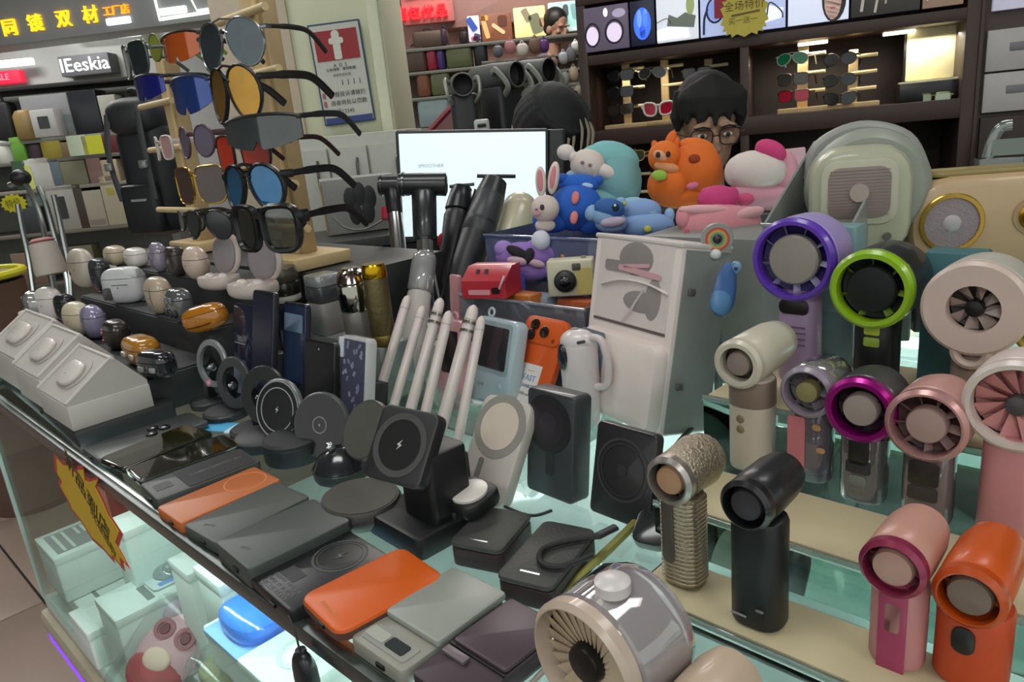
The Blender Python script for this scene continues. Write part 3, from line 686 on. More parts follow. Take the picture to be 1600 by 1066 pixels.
# small goods heaped near the far customer
gz = Frame((.35, 4.4, 0), 0)
az, zz0, _ = gz.hit(885, 150)
bx = [(770, 68, 786, 90, '5f6668'), (788, 60, 806, 84, 'b07a80'), (806, 64, 826, 88, 'c9c2ba'), (826, 56, 846, 84, '6f5348'), (842, 58, 858, 82, '5a2c70'), (872, 78, 888, 100, 'a9adb4'), (884, 70, 900, 96, '6d7078'), (888, 100, 904, 126, 'b0a088'), (876, 108, 890, 134, '8a8e88'), (858, 86, 872, 110, '8b6a5a'), (892, 62, 906, 80, 'e2e6e0'), (896, 130, 910, 152, '98907e')]
t = thing('goods_rack', 'low wire rack of small goods behind the grey blowers', 'shelf', (0, 0, 0), m=gz.m(gz.hit(840, 110)[0], 0))
for k, y in enumerate((88, 112, 140)):
    part(t, 'rack_board', G().slab(.62, .3, .012, .002, .001, T(.0, .35, gz.hit(845, y, -.25)[1]-.013)), M('8b8880', .5))
for sx in (-1, 1): part(t, 'rack_post', G().slab(.02, .02, gz.hit(845, 80)[1], m=T(sx*.3, .49, 0)), M('8b8880', .5))
for k, (x0, y0, x1, y1, c) in enumerate(bx):
    a, z, w, h = gz.rect(x0, y0, x1, y1, -.2)
    nm = ['grey', 'rose', 'off white', 'brown', 'violet', 'silver grey', 'slate', 'tan', 'stone grey', 'clay', 'bright white', 'khaki'][k]
    t = thing('trinket_bag', nm+' small hanging bag among goods beside the far customer', 'bag', (0, 0, 0), m=gz.m(a, z, -.2))
    part(t, 'bag_body', G().ell(w*.5, .03, h*.42, T(0, 0, h*.42), 12, 6, .8), M(c, .6)); part(t, 'bag_loop', G().tube(bez([(-w*.15, 0, h*.8), (0, 0, h), (w*.15, 0, h*.8)], 3), .004, 5), M(c, .6))
# ================================================================ people
def remeshed(name, build, mat, vox, parent, m=None, label=None, smooth=2):
    o = bpy.data.objects.new(name, build.mesh(name, mat)); COL.objects.link(o)
    r = o.modifiers.new('r', 'REMESH'); r.mode = 'VOXEL'; r.voxel_size = vox; r.use_smooth_shade = True
    sm = o.modifiers.new('s', 'SMOOTH'); sm.iterations = smooth; sm.factor = .5
    me = bpy.data.meshes.new_from_object(o.evaluated_get(bpy.context.evaluated_depsgraph_get()))
    bpy.data.objects.remove(o); me.materials.clear(); me.materials.append(mat)
    me.polygons.foreach_set('use_smooth', [True]*len(me.polygons))
    q = bpy.data.objects.new(name, me); COL.objects.link(q); q.parent = parent
    if m is not None: q.matrix_local = m
    if label: q['label'] = label
    return q
SKIN = M('9c7a66', .55, tint=.05); HAIR = M('14130f', .5)
def head_geo(m):
    g = G()
    g.ell(.074, .092, .10, m @ T(0, .01, .05)); g.ell(.060, .070, .075, m @ T(0, -.012, -.03)); g.ell(.03, .03, .022, m @ T(0, -.06, -.075))
    g.ell(.012, .018, .026, m @ T(0, -.092, -.005)); g.ell(.017, .014, .011, m @ T(0, -.096, -.024))          # nose
    g.ell(.024, .012, .007, m @ T(0, -.080, -.050)); g.ell(.020, .012, .007, m @ T(0, -.078, -.060))           # lips
    for s in (-1, 1):
        g.ell(.012, .022, .032, m @ T(s*.077, .015, .0) @ RZ(s*-20)); g.ell(.02, .018, .016, m @ T(s*.042, -.062, -.01)); g.ell(.026, .016, .008, m @ T(s*.032, -.080, .034))
    g.tube([tuple(m @ Vector(p)) for p in ((0, .02, -.03), (0, .03, -.10), (0, .035, -.19))], [.052, .05, .06], 14)
    return g
def person(label, headpos, yaw, pitch, facing_face=True, hair='short', shirt='2a2c30', seated=.45):
    t = thing('person', label, 'person', (headpos.x, headpos.y, 0), R(yaw))
    H = headpos.z
    hm = T(0, 0, H) @ RX(pitch)
    g = head_geo(hm)
    nb = hm @ Vector((0, .035, -.17)); sh = nb+Vector((0, .03, -.06)); hip = Vector((nb.x, nb.y+.1, max(.5, H-.80)))
    # torso, arms, thighs, shanks: one continuous surface
    g.tube([nb, sh+Vector((0, 0, -.02)), sh+Vector((0, .03, -.2)), sh+Vector((0, .05, -.38)), hip], [.062, .13, .165, .15, .16], 16, flat=.68)
    for s in (-1, 1):
        s0 = sh+Vector((s*.16, .02, -.03)); e = sh+Vector((s*.235, -.02, -.30)); wr = e+Vector((-s*.08, -.24, .04))
        g.tube([sh+Vector((s*.05, .01, -.01)), s0, (s0+e)/2, e, (e+wr)/2, wr], [.07, .062, .052, .043, .038, .027], 12)
        g.ell(.03, .045, .016, T(*(wr+Vector((-s*.01, -.05, 0)))))
        for k in range(4):
            b0 = wr+Vector((-s*.01+(k-1.5)*.016, -.085, .003)); g.tube([b0, b0+Vector((0, -.03, -.004)), b0+Vector((0, -.045-.006*(1.5-abs(k-1.5)), -.018))], [.0085, .008, .0065], 8)
        g.tube([wr+Vector((-s*.02, -.03, 0)), wr+Vector((-s*.045, -.05, 0)), wr+Vector((-s*.05, -.075, -.005))], [.011, .0095, .008], 8)
        kn = hip+Vector((s*.11, -.36, .0)); an = Vector((kn.x, kn.y+.02, .08))
        g.tube([hip+Vector((s*.07, 0, 0)), (hip+kn)/2+Vector((s*.04, 0, .0)), kn, (kn+an)/2, an, an+Vector((0, -.05, -.035)), an+Vector((0, -.16, -.05))], [.10, .085, .06, .056, .04, .042, .03], 12)
    remeshed('body', g, SKIN, .0062, t)
    # clothes follow the body
    c = G()
    c.tube([nb+Vector((0, .0, -.035)), sh+Vector((0, 0, -.02)), sh+Vector((0, .03, -.2)), sh+Vector((0, .05, -.38)), hip+Vector((0, 0, -.02))], [.078, .142, .178, .165, .172], 18, flat=.70)
    for s in (-1, 1):
        s0 = sh+Vector((s*.16, .02, -.03)); e = sh+Vector((s*.235, -.02, -.30)); wr = e+Vector((-s*.08, -.24, .04))
        c.tube([sh+Vector((s*.05, .01, -.01)), s0, (s0+e)/2, e, (e+wr)/2, wr], [.085, .076, .066, .056, .05, .036], 12)
    remeshed('shirt', c, M(shirt, .7, bump=.2), .009, t)
    tr = G(); 
    for s in (-1, 1):
        kn = hip+Vector((s*.11, -.36, .0)); an = Vector((kn.x, kn.y+.02, .10))
        tr.tube([hip+Vector((s*.05, .03, .02)), (hip+kn)/2+Vector((s*.04, 0, .0)), kn, (kn+an)/2, an], [.135, .10, .074, .07, .055], 12)
    remeshed('trousers', tr, M('25282e', .7), .012, t)
    return t, hm, sh
# seated clerk with glasses
hp = pt(1106, 210, 2.0)
man, hm, sh = person('man with black fringe and thin glasses peering over the plush toys', hp, -4, 8, shirt='1c1c1e')
hg = G()
hg.ell(.086, .100, .088, hm @ T(0, .022, .078)); hg.ell(.088, .05, .06, hm @ T(0, .07, .0))
for k in range(13):
    x = -.078+.156*k/12; L = .055+.018*math.sin(k*2.3)
    hg.tube([hm @ Vector((x*.85, -.03, .155-abs(x)*.5)), hm @ Vector((x, -.078+abs(x)*.35, .105)), hm @ Vector((x*1.02, -.092+abs(x)*.5, .105-L))], [.016, .015, .006], 7)
for s in (-1, 1):
    hg.tube([hm @ Vector((s*.07, .0, .12)), hm @ Vector((s*.086, -.01, .05)), hm @ Vector((s*.083, -.015, .015))], [.022, .018, .007], 7)
remeshed('hair', hg, M('100f0d', .8, bump=.4, scale=120), .0055, man, smooth=5)
for s in (-1, 1):
    e = part(man, 'eye', G().ell(.0125, .006, .006, hm @ T(s*.033, -.0855, .012)), M('cfc8be', .3)); part(e, 'iris', G().ell(.0058, .003, .0058, hm @ T(s*.033, -.0905, .012)), M('1c1512', .3))
    part(man, 'eyebrow', G().tube([hm @ Vector((s*.014, -.094, .03)), hm @ Vector((s*.032, -.096, .036)), hm @ Vector((s*.052, -.086, .03))], .0035, 6, flat=.6), HAIR)
gg = G()
for s in (-1, 1):
    gg.tube([hm @ Vector((s*.036+.027*x, -.102+abs(s*.036+.027*x)*.12, .008+.021*z)) for x, z in lens_poly('square', 1, 1, s, 18)], .0016, 6, closed=True)
    gg.tube([hm @ Vector((s*.062, -.094, .014)), hm @ Vector((s*.082, -.06, .014)), hm @ Vector((s*.084, .01, .01))], .0016, 6)
gg.tube([hm @ Vector((-.01, -.101, .012)), hm @ Vector((0, -.104, .014)), hm @ Vector((.01, -.101, .012))], .0016, 6)
part(man, 'spectacles', gg, M('2b2422', .3, .5))
part(man, 'collar', G().torus(.066, .014, 24, 8, T(*(sh+Vector((0, -.0, .045)))) @ RX(15) @ SC(1.05, .95, .9)), M('3a3632', .7))
# person with long dark hair bent forward behind the screen
hp2 = pt(860, 214, 2.35)
wom, hm2, sh2 = person('person bent forward with long dark hair hiding the face behind the screen', hp2, 30, 48, shirt='24262c')
hg = G()
hg.ell(.098, .122, .105, hm2 @ T(0, .022, .055))
part_y = -.06
for k in range(22):
    a_ = -2.9+5.8*k/21; x, y = .09*math.sin(a_), .02+.10*-math.cos(a_)
    p0 = hm2 @ Vector((x*.8, y*.8, .11)); p1 = hm2 @ Vector((x*1.1, y*1.05, .02))
    p2_ = Vector((p1.x*1.08, p1.y+.01, p1.z-.12-.03*math.sin(k*1.7))); p3_ = Vector((p1.x*1.1, p1.y+.02, p1.z-.24-.04*math.sin(k*2.9)))
    hg.tube(bez([p0, p1, p2_, p3_], 3), [.03, .03, .028, .026, .025, .024, .022, .019, .016, .009], 7)
remeshed('hair', hg, M('111316', .75, bump=.5, scale=90), .007, wom, smooth=1)
for k in range(7):
    a_ = (-1.9, -1.6, -1.2, 1.1, 1.45, 1.8, 2.1)[k]; x, y = .098*math.sin(a_), .02-.11*math.cos(a_)
    p1 = hm2 @ Vector((x*1.2, y*1.15, .0)); 
    part(wom, 'hair_streak', G().tube(bez([p1, Vector((p1.x*1.12, p1.y-.012, p1.z-.11)), Vector((p1.x*1.16, p1.y-.01, p1.z-.25))], 4), [.003, .005, .007, .008, .008, .008, .007, .005, .002], 6), M('a39a86', .5), 'pale blond hair streak')
WI = wom.matrix_world.inverted()
for k, tr in enumerate((((886, 192), (889, 212), (886, 242)), ((893, 196), (897, 214), (894, 240)), ((906, 186), (910, 206), (907, 240)), ((914, 184), (920, 206), (917, 236)), ((921, 190), (927, 208), (923, 238)), ((872, 196), (874, 214), (872, 240)))):
    part(wom, 'hair_streak', G().tube(bez([WI @ pt(x, y, 2.235) for x, y in tr], 4), [.0015, .003, .0045, .005, .0055, .005, .0045, .003, .001], 6, flat=.5), M('8f8674', .6), 'pale blond hair streak')
# far customer beside the yellow poster
hp3 = pt(871, 47, 5.75)
far, hm3, sh3 = person('distant customer with black hair by the pale yellow poster', hp3, 35, 10, shirt='6a6a70')
hg = G(); hg.ell(.092, .104, .095, hm3 @ T(0, .03, .075)); hg.ell(.086, .06, .07, hm3 @ T(0, .07, .01)); remeshed('hair', hg, HAIR, .01, far)
# ================================================================ grey tube blowers on black posts
def blower(label, fx, fy, r, d, yaw, L, post, col='4a4d4c', arms='8d8f88'):
    q = pt(fx, fy, d); r = r*d/F
    base = Vector((q.x, q.y, 0)); mm = mw(Vector((q.x, q.y, 0)), R(yaw)); zc = q.z
    t = thing('tube_blower', label, 'blower', base, m=mm)
    part(t, 'barrel', G().lathe([(r*.86, 0), (r*1.0, .006), (r*1.02, .04), (r*1.12, L*.5), (r*1.1, L*.85), (r*.8, L), (r*.3, L+.01)], 32, T(0, 0, zc) @ RX(-90), (False, True)), M(col, .6))
    part(t, 'mouth_rim', G().torus(r*.93, r*.07, 32, 8, T(0, 0, zc) @ FR), M('5d605e', .4))
    part(t, 'dark_mouth', G().lathe([(r*.88, -.0), (r*.85, .03), (r*.3, .045)], 28, T(0, 0, zc) @ RX(-90), (False, True)), M('0c0d0e', .6))
    for s in (-1, 1): part(t, 'side_arm', G().tube(bez([(s*r*1.05, .08, zc+r*.3), (s*r*1.45, .04, zc+.02), (s*r*1.4, -.01, zc-r*.8), (s*r*1.0, .03, zc-r*1.5)], 5), r*.16, 8, flat=1.5), M(arms, .4))
    pw = post*d/F
    part(t, 'post', G().slab(pw, pw*.8, zc-r*.8, .02, .006, T(0, L*.35, 0)), M('1c1f21', .5)); part(t, 'foot', G().slab(pw*1.6, pw*1.5, .02, .02, .005, T(0, L*.35, 0)), M('1c1f21', .5))
    return t
blower('grey tube blower facing forward on a narrow black post, left of the three', 723, 132, 18, 2.6, 6, .16, 42, '565a58')
blower('large grey tube blower with open black mouth, middle of the three', 808, 116, 20, 2.75, 46, .24, 62)
blower('grey tube blower behind the dark haired person, right of the three', 858, 110, 19, 3.0, 46, .24, 60)
SL = pt(690, 186, 2.9)
t = thing('slanted_rail', 'slanted pink and crimson rail left of the black post', 'rail', (SL.x, SL.y, 0), 0)
pa, pb = pt(664, 212, 2.9)-Vector((SL.x, SL.y, 0)), pt(712, 160, 2.9)-Vector((SL.x, SL.y, 0))
part(t, 'pink_panel', G().add([pa+Vector((0, 0, -.1)), pb+Vector((0, 0, -.1)), pb, pa, pa+Vector((0, .03, -.1)), pb+Vector((0, .03, -.1)), pb+Vector((0, .03, 0)), pa+Vector((0, .03, 0))], [[0, 1, 2, 3], [7, 6, 5, 4], [0, 4, 5, 1], [1, 5, 6, 2], [2, 6, 7, 3], [3, 7, 4, 0]]), M('b07f80', .5))
part(t, 'crimson_edge', G().tube([pa, pb], .011, 8), M('8c2f40', .4)); part(t, 'leg', G().tube([(0, .03, 0), (0, .03, SL.z-.05)], .015, 8), DARK)
p = pt(753, 196, 2.5)
t = thing('white_charger_dock', 'small white dock with a black slot between the black posts', 'dock', (p.x, p.y, 0), 0)
part(t, 'dock_body', G().slab(.052, .05, .05, .012, .008, T(0, 0, p.z-.03)), M('c3c8c6', .4)); part(t, 'slot', G().slab(.03, .012, .004, .004, .001, T(0, -.026, p.z+.0) @ FR), BLACK); part(t, 'pedestal', G().slab(.05, .05, p.z-.03, .004, .002), M('3c3f40', .5))
# ================================================================ DARK EYEWEAR CABINET
CB = Frame((.3, 3.0, 0), -22)
DW = M('3a2722', .5, tint=.12, scale=9); DW2 = M('2c1d19', .55, tint=.12, scale=9)
hs = lambda x, y, o=0.: CB.hit(x, y, o)
sL, sR = hs(906, 120)[0], hs(1527, 120)[0]
sD0, sD1 = hs(1156, 130)[0], hs(1170, 130)[0]; sE0 = hs(1503, 130)[0]
zT = hs(915, 22)[1]; zB1, zB0 = hs(915, 88)[1], hs(915, 104)[1]
zS1, zS0 = hs(955, 203)[1], hs(955, 229)[1]
D = .34
cb = thing('eyewear_cabinet', 'dark brown eyewear cabinet with backlit pictures along the top', 'cabinet', (0, 0, 0), m=CB.m(0, 0))
zTop = zT+.03
def bx(p, nm, s0, s1, y0, y1, z0, z1, mat, c=.002): return part(p, nm, G().box(s0, s1, y0, y1, z0, z1, c), mat)
bx(cb, 'back_board', sL, sR, D, D+.02, 0, zTop, DW2)
bx(cb, 'side_board', sL, sL+.035, 0, D, 0, zTop, DW); bx(cb, 'side_board', sE0, sR, 0, D, 0, zTop, DW)
bx(cb, 'divider', sD0, sD1, .005, D, 0, zB1, DW)
bx(cb, 'top_board', sL, sR, 0, D, zTop, zTop+.03, DW)
bx(cb, 'shelf_board', sL, sR, .002, D, zB0, zB1, DW); bx(cb, 'shelf_board', sL, sR, .002, D, zS0, zS1, DW)
zS2 = zS1-.33; bx(cb, 'shelf_board', sL, sR, .002, D, zS2-.05, zS2, DW)
bx(cb, 'base_board', sL, sR, .01, D, 0, .1, DW2)
warm = M('fff0d0', .5, emit=3.)
for x, y in ((1270, 62), (1405, 47)):
    s_, z_, _ = hs(x, y, -.15); bx(cb, 'shelf_lamp', s_-.05, s_+.05, .14, .16, zB0-.012, zB0-.001, warm)
l = area('cabinet_lamp', CB.m(0, 0) @ Vector((hs(1270, 80)[0], .12, zB0-.03)), .3, .02, .9, (1, .88, .66)); l.rotation_euler = (R(0), 0, CB.yaw)
l = area('cabinet_lamp', CB.m(0, 0) @ Vector((hs(1450, 80)[0], .12, zB0-.03)), .2, .02, .5, (1, .92, .75)); l.rotation_euler = (R(0), 0, CB.yaw)
l = area('cabinet_lamp', CB.m(0, 0) @ Vector((hs(1000, 80)[0], .12, zB0-.03)), .25, .02, .35, (1, .88, .66)); l.rotation_euler = (R(0), 0, CB.yaw)
# backlit pictures
def panel(x0, x1, col, draw, lab, emit=.62):
    s0, s1 = hs(x0, 50)[0]+.004, hs(x1, 50)[0]-.004; z0, z1 = zB1+.012, zTop-.012
    p_ = part(cb, 'backlit_panel', G().box(s0, s1, -.002, .012, z0, z1, .001), M(col, .4, emit=emit), lab)
    w, h = s1-s0, z1-z0
    for k, (nm, c, e, pts, r) in enumerate(draw):
        if r is None: g = G().prism([(s0+w*x, z0+h*y) for x, y in pts], .0015, T(0, -.0025, 0) @ FR)
        else: g = G().tube(bez([(s0+w*x, -.004, z0+h*y) for x, y in pts], 5), h*r, 6, flat=.4)
        part(p_, nm, g, M(c, .5, emit=e))
ov = lambda cx, cy, a, b, n=18: [(cx+a*math.cos(2*math.pi*k/n), cy+b*math.sin(2*math.pi*k/n)) for k in range(n+1)]
panel(912, 984, '5f5468', [('picture_glow', 'd8c8e0', .7, ov(.18, .35, .14, .22), None), ('picture_glow', 'd8c8e0', .7, ov(.68, .38, .17, .22), None), ('picture_light', 'ffeadc', .9, ov(.5, .85, .05, .1), None),
    ('picture_frame', '1e1a22', .1, ov(.18, .38, .16, .26), .02), ('picture_frame', '1e1a22', .1, ov(.68, .40, .2, .26), .02), ('picture_shape', 'a8a0b8', .5, ov(.8, .8, .15, .1), None)], 'dusk toned backlit picture of spectacles', .35)
panel(984, 1025, '1a1c34', [('picture_glow', '3c6cff', .8, ov(.5, .48, .36, .36), None), ('picture_glow', '90b4ff', .8, ov(.38, .6, .1, .2), None), ('picture_glow', '90b4ff', .8, ov(.62, .6, .1, .2), None), ('picture_shape', '16305a', .2, ov(.5, .3, .12, .14), None)], 'backlit picture of blue glowing hands', .3)
panel(1025, 1093, 'cfd4dc', [('picture_shape', '6d766c', .3, [(.25, .35), (.9, .25), (.95, .5), (.7, .6), (.5, .5), (.3, .6)], None), ('picture_shape', '9aa870', .4, ov(.82, .75, .1, .22), None), ('picture_frame', '4c5050', .1, [(.0, .45), (.25, .52), (.35, .4)], .02), ('picture_cloth', 'e8eaf2', .7, [(0, .05), (.8, .05), (.75, .25), (.3, .32), (0, .28)], None)], 'pale backlit picture of spectacles on a table')
panel(1093, 1229, 'aab4dc', [('picture_glow', '8498d8', .6, ov(.18, .55, .09, .22), None), ('picture_frame', '1c2a55', .1, ov(.18, .55, .1, .26), .022), ('picture_frame', '1c2a55', .1, [(.09, .6), (.05, .4), (.04, .05)], .025), ('picture_glow', 'dfe2f4', .7, [(.45, .05), (.95, .2), (.98, .4), (.8, .5), (.5, .4)], None), ('picture_frame', '44507c', .1, [(.72, .5), (.78, .25), (.82, .55), (.95, .35), (.97, .2)], .016), ('picture_glow', '7f98ea', .7, [(.72, .95), (.98, .95), (.98, .7), (.75, .75)], None)], 'light blue backlit picture of spectacles')
panel(1229, 1327, 'cdd4e8', [('picture_hair', '2a2226', .1, ov(.76, .45, .2, .48), None), ('picture_face', 'd8b6a8', .55, ov(.74, .42, .14, .40), None), ('picture_frame', '40343a', .1, ov(.67, .62, .055, .09), .012), ('picture_frame', '40343a', .1, ov(.81, .62, .055, .09), .012), ('picture_lips', 'a05058', .4, ov(.74, .26, .045, .03), None)], 'backlit picture of a face wearing spectacles')
panel(1327, 1437, '3a3634', [('picture_frame', 'a8a098', .4, [(.15, .1), (.2, .6), (.3, .9), (.45, .7)], .03), ('picture_frame', 'a8a098', .4, [(.35, .05), (.42, .5), (.6, .7), (.62, .9)], .025), ('picture_frame', '988e84', .4, [(.5, .2), (.55, .6), (.7, .85)], .02)], 'dark backlit picture with pale temple pieces', .2)
panel(1437, 1504, '8a7260', [('picture_frame', 'd8c8b0', .5, [(.1, .15), (.4, .5), (.6, .9)], .05), ('picture_frame', 'd8c8b0', .5, [(.85, .1), (.9, .5), (.95, .9)], .05), ('picture_shape', '5a463a', .3, [(.6, .2), (.8, .2), (.85, .6), (.65, .7)], None)], 'brown backlit picture with pale temple pieces', .35)
# yellow sale burst in front of the pictures
s_, z_, _ = hs(1163, 22, .03); kk = hs(1163, 22)[2]/F
t = thing('sale_burst', 'yellow jagged sale tag with a crimson card before the cabinet pictures', 'price tag', (0, 0, 0), m=CB.m(s_, z_, .03))
st = [(kk*(36 if k % 2 else 31)*math.copysign(abs(math.cos(k*math.pi/18))**.6, math.cos(k*math.pi/18)), kk*(33 if k % 2 else 28)*math.copysign(abs(math.sin(k*math.pi/18))**.6, math.sin(k*math.pi/18))) for k in range(36)]
part(t, 'burst_card', G().prism(st, .003, FR), M('c8b848', .5)); part(t, 'crimson_card', G().slab(kk*26, kk*46, .003, .004, 0, T(-kk*32, .004, kk*22) @ FR), M('9c2038', .5))
ik = M('6a5a14', .5)
text(t, 'lettering', '全场特价', kk*15, ik, T(0, -.004, kk*12) @ FR, .0005); part(t, 'printed_line', G().slab(kk*42, kk*3, .001, m=T(kk*2, -.0035, kk*1) @ FR @ RZ(4)), ik); text(t, 'lettering', '买一送一', kk*11, M('8a7a20', .5), T(-kk*2, -.004, -kk*9) @ FR, .0005)
# eyewear stands inside
def rod_stand(label, x, ytop, off=-.16, group=None, zb=None, wd=.03):
    zb = zS1 if zb is None else zb
    s_ = CB.hit(x, ytop+60, off)[0]; zt = CB.hit(x, ytop, off)[1]; h = zt-zb
    t = thing('eyewear_stand', label, 'display stand', (0, 0, 0), m=CB.m(s_, zb, off), group=group)
    part(t, 'base', G().slab(.17, .11, .016, .004, .002), WOOD); part(t, 'post', G().slab(wd, .02, h-.016, .003, .002, T(0, 0, .016)), WOOD)
    for k in range(3): part(t, 'rod', G().tube([(-.01, -.005, h*(.32+.28*k)), (.075, -.02, h*(.32+.28*k))], .006, 8), M('e2d2a8', .5))
    return t, s_, h
def cab_glasses(label, x, y, off, fc, lc, shape='square', yaw=-30, Wd=.112, **k):
    k.setdefault('a', .0245); k.setdefault('b', .020); y += 8
    s_, z_, _ = CB.hit(x, y, off); q = CB.m(s_, z_, off).translation
    return glasses(label, q, yaw, Wd, shape, M(fc, .3), M(lc, .12, coat=.4), group=None, **k)
rod_stand('pale wooden eyewear stand at the far left of the cabinet shelf', 980, 96)
for y, c in ((110, '23242a'), (136, '1d1d20'), (163, '3a3228')): cab_glasses({110: 'dark sunglasses on the topmost rod, leftmost cabinet stand', 136: 'black sunglasses on the middle rod, leftmost cabinet stand', 163: 'brown sunglasses on the lowest rod, leftmost cabinet stand'}[y], 968, y, -.10, '1a1a1c', c, temples=(0, 1))
rod_stand('wooden eyewear stand behind the red lensed pair', 1040, 92, -.2)
cab_glasses('white cat-eye sunglasses with red lenses in the cabinet', 1028, 162, -.06, 'e2d6d0', 'b01838', 'cat', -22, .125, a=.025, b=.024, rim=.004)
cab_glasses('dim aviators above the red lensed pair in the cabinet', 1018, 106, -.1, '8a8478', '3a3c40', 'aviator', -25)
rod_stand('wooden eyewear stand above the clerk, in the left compartment', 1108, 92, -.2)
cab_glasses('dim black pair at top beside the divider', 1088, 106, -.12, '151515', '24262a', 'square', -22)
rod_stand('lit wooden eyewear stand with green sunglasses on top', 1254, 74, -.14, wd=.036)
cab_glasses('green lensed sunglasses topmost on the lit stand', 1237, 84, -.06, 'b8c0b0', '1f7a55', 'aviator', -35)
cab_glasses('dark sunglasses in the middle of the lit stand', 1238, 116, -.06, '201c1c', '4a4440', 'square', -35)
cab_glasses('crimson sunglasses lowest on the lit stand', 1239, 142, -.06, '301418', 'b81c38', 'square', -35)
rod_stand('wooden eyewear stand with black sunglasses beside the lit one', 1332, 78, -.14, wd=.03)
for y, lab in ((84, 'black sunglasses topmost on the stand right of the lit one'), (117, 'black sunglasses in the middle of the stand right of the lit one'), (146, 'dark cat-eye sunglasses lowest on the stand right of the lit one')): cab_glasses(lab, 1312, y, -.06, '161414', '1c1a1c', 'cat' if y == 146 else 'round', -30)
s_ = CB.hit(1455, 150, -.1)[0]
t = thing('watch_box', 'black box with its cream lid raised in the lit compartment', 'box', (0, 0, 0), m=CB.m(s_, zS1, -.12))
part(t, 'box_body', G().slab(.21, .12, .062, .004, .002), M('0f0f12', .3)); part(t, 'cream_pad', G().slab(.195, .105, .008, .004, .002, T(0, 0, .06)), M('e0d8b8', .6))
part(t, 'raised_lid', G().slab(.175, .17, .014, .004, .002, T(.012, .056, .155) @ FR), M('e2dcb6', .6)); part(t, 'lid_shell', G().slab(.19, .185, .012, .004, .002, T(.012, .072, .155) @ FR), M('151310', .4))
cab_glasses('gold rimmed spectacles resting on the cream pad of the black box', 1458, 146, -.045, '8a8a50', 'b8c8b0', 'square', -40, Wd=.11, a=.022, b=.018, name='spectacles')
rod_stand('brass coloured stand below the shelf, left compartment', 990, 232, -.1, zb=zS2)
cab_glasses('gold edged sunglasses on the stand below the cabinet shelf', 985, 236, -.02, 'c8b068', '3c3428', 'square', -30)
# second cabinet with white drawers at the right edge
RC = thing('drawer_cabinet', 'dark cabinet with white drawers at the right edge', 'cabinet', (0, 0, 0), m=CB.m(0, 0))
s0, s1 = hs(1532, 120)[0], hs(1532, 120)[0]+.42
bx(RC, 'carcass', s0, s1, .03, D, 0, zTop, DW); bx(RC, 'side_board', s0-.012, s0, -.005, D, 0, zTop, DW)
bx(RC, 'picture_strip', s0+.02, s1, .01, .029, hs(1560, 16)[1], zTop, M('b9b8cc', .4, emit=.4))
for (y0, y1) in ((44, 112), (112, 176)):
    za, zb = hs(1565, y1)[1]+.003, hs(1565, y0)[1]-.003
    d = bx(RC, 'drawer', s0+.012, s1, .004, .03, za, zb, M('b5b2b2', .4))
    bx(d, 'pull_slot', s0+.075, s0+.2, .001, .004, za+(zb-za)*.46, za+(zb-za)*.66, M('77747a', .4)); bx(d, 'lock', s0+.16, s0+.166, -.002, .004, za+(zb-za)*.22, za+(zb-za)*.3, DARK)
bx(RC, 'cupboard_door', s0+.012, s1, .012, .03, .1, hs(1565, 182)[1], DW2)
p = pt(1562, 220, 2.3)
t = thing('acrylic_stand', 'bent clear acrylic holder with bright reflections at right', 'stand', (p.x, p.y, 0), R(-20))
part(t, 'clear_arm', G().tube(bez([(-.03, 0, p.z-.05), (-.02, 0, p.z), (0, 0, p.z+.04), (.03, 0, p.z+.045)], 5), .017, 8, flat=.3), CLEAR('dfe8e4', .5, .15)); part(t, 'clear_plate', G().slab(.16, .05, .005, .002, 0, T(.06, 0, p.z-.02) @ FR), CLEAR('b8c4bc', .2, .35)); part(t, 'clear_base', G().slab(.12, .08, p.z-.05, .004, .002), CLEAR('cfd8d4', .2, .3))
# ================================================================ POWER BANKS ALONG THE FRONT EDGE
def bank(label, p0, p1, p3, top, th, col, name='power_bank', cat='power bank', r=.006, c=.0025, rough=.45, extra=None, side=None):
    loc, ang, w, d = fit(p0, p1, p3, top)
    loc.z = C0+top-th
    t = thing(name, label, cat, loc, ang)
    part(t, 'shell', G().slab(w, d, th, r, c), M(col, rough, tint=.03))
    if side: part(t, 'side_band', G().slab(w+.0004, d+.0004, th*.5, r, 0, T(0, 0, th*.2)), M(side, .4))
    part(t, 'port', G().slab(.010, .002, .0035, .001, 0, T(w*.1, -d/2-.0008, th*.4)), M('0c0c0d', .4))
    if extra: extra(t, w, d, th)
    return t
def ring_on(cy, rr, col, wid=.0016, bolt=None):
    def ex(t, w, d, h):
        part(t, 'charging_ring', G().ring(rr, rr-wid, .0003, 36, T(0, cy*d, h)), M(col, .5))
        if bolt: part(t, 'bolt_mark', bolt_geo(.008, T(0, cy*d, h)), M(bolt, .5))
    return ex
def bolt_geo(s, m): return G().prism([(-.15*s, -1.*s), (.05*s, -.15*s), (-.5*s, -.15*s), (.15*s, 1.*s), (-.05*s, .15*s), (.5*s, .15*s)][::1], .0004, m)
def small_text(s, x, y, size, col, rot=0):
    def ex(t, w, d, h): text(t, 'lettering', s, size, M(col, .5), T(x*w, y*d, h+.0002) @ RZ(rot), .0001)
    return ex
def multi(*fs):
    def ex(t, w, d, h):
        for f in fs: f(t, w, d, h)
    return ex
def lenses(t, w, d, h):
    for k, (x, y) in enumerate(((-.12, .08), (.12, .02), (.02, .16))): 
        l = part(t, 'camera_lens', G().lathe([(.008, 0), (.008, .003), (.006, .0035)], 16, T(x*w*1.2, y*d, h)), M('222326', .25)); part(l, 'lens_glass', G().lathe([(.0055, .0034), (.004, .004)], 14, T(x*w*1.2, y*d, h)), M('0a0b10', .05, coat=1.))
bank('black flat box under the three white earbud boxes', (0, 583), (117, 677), (118, 548), .0248, .0242, '2c2e30', 'phone_box', 'box', .003)
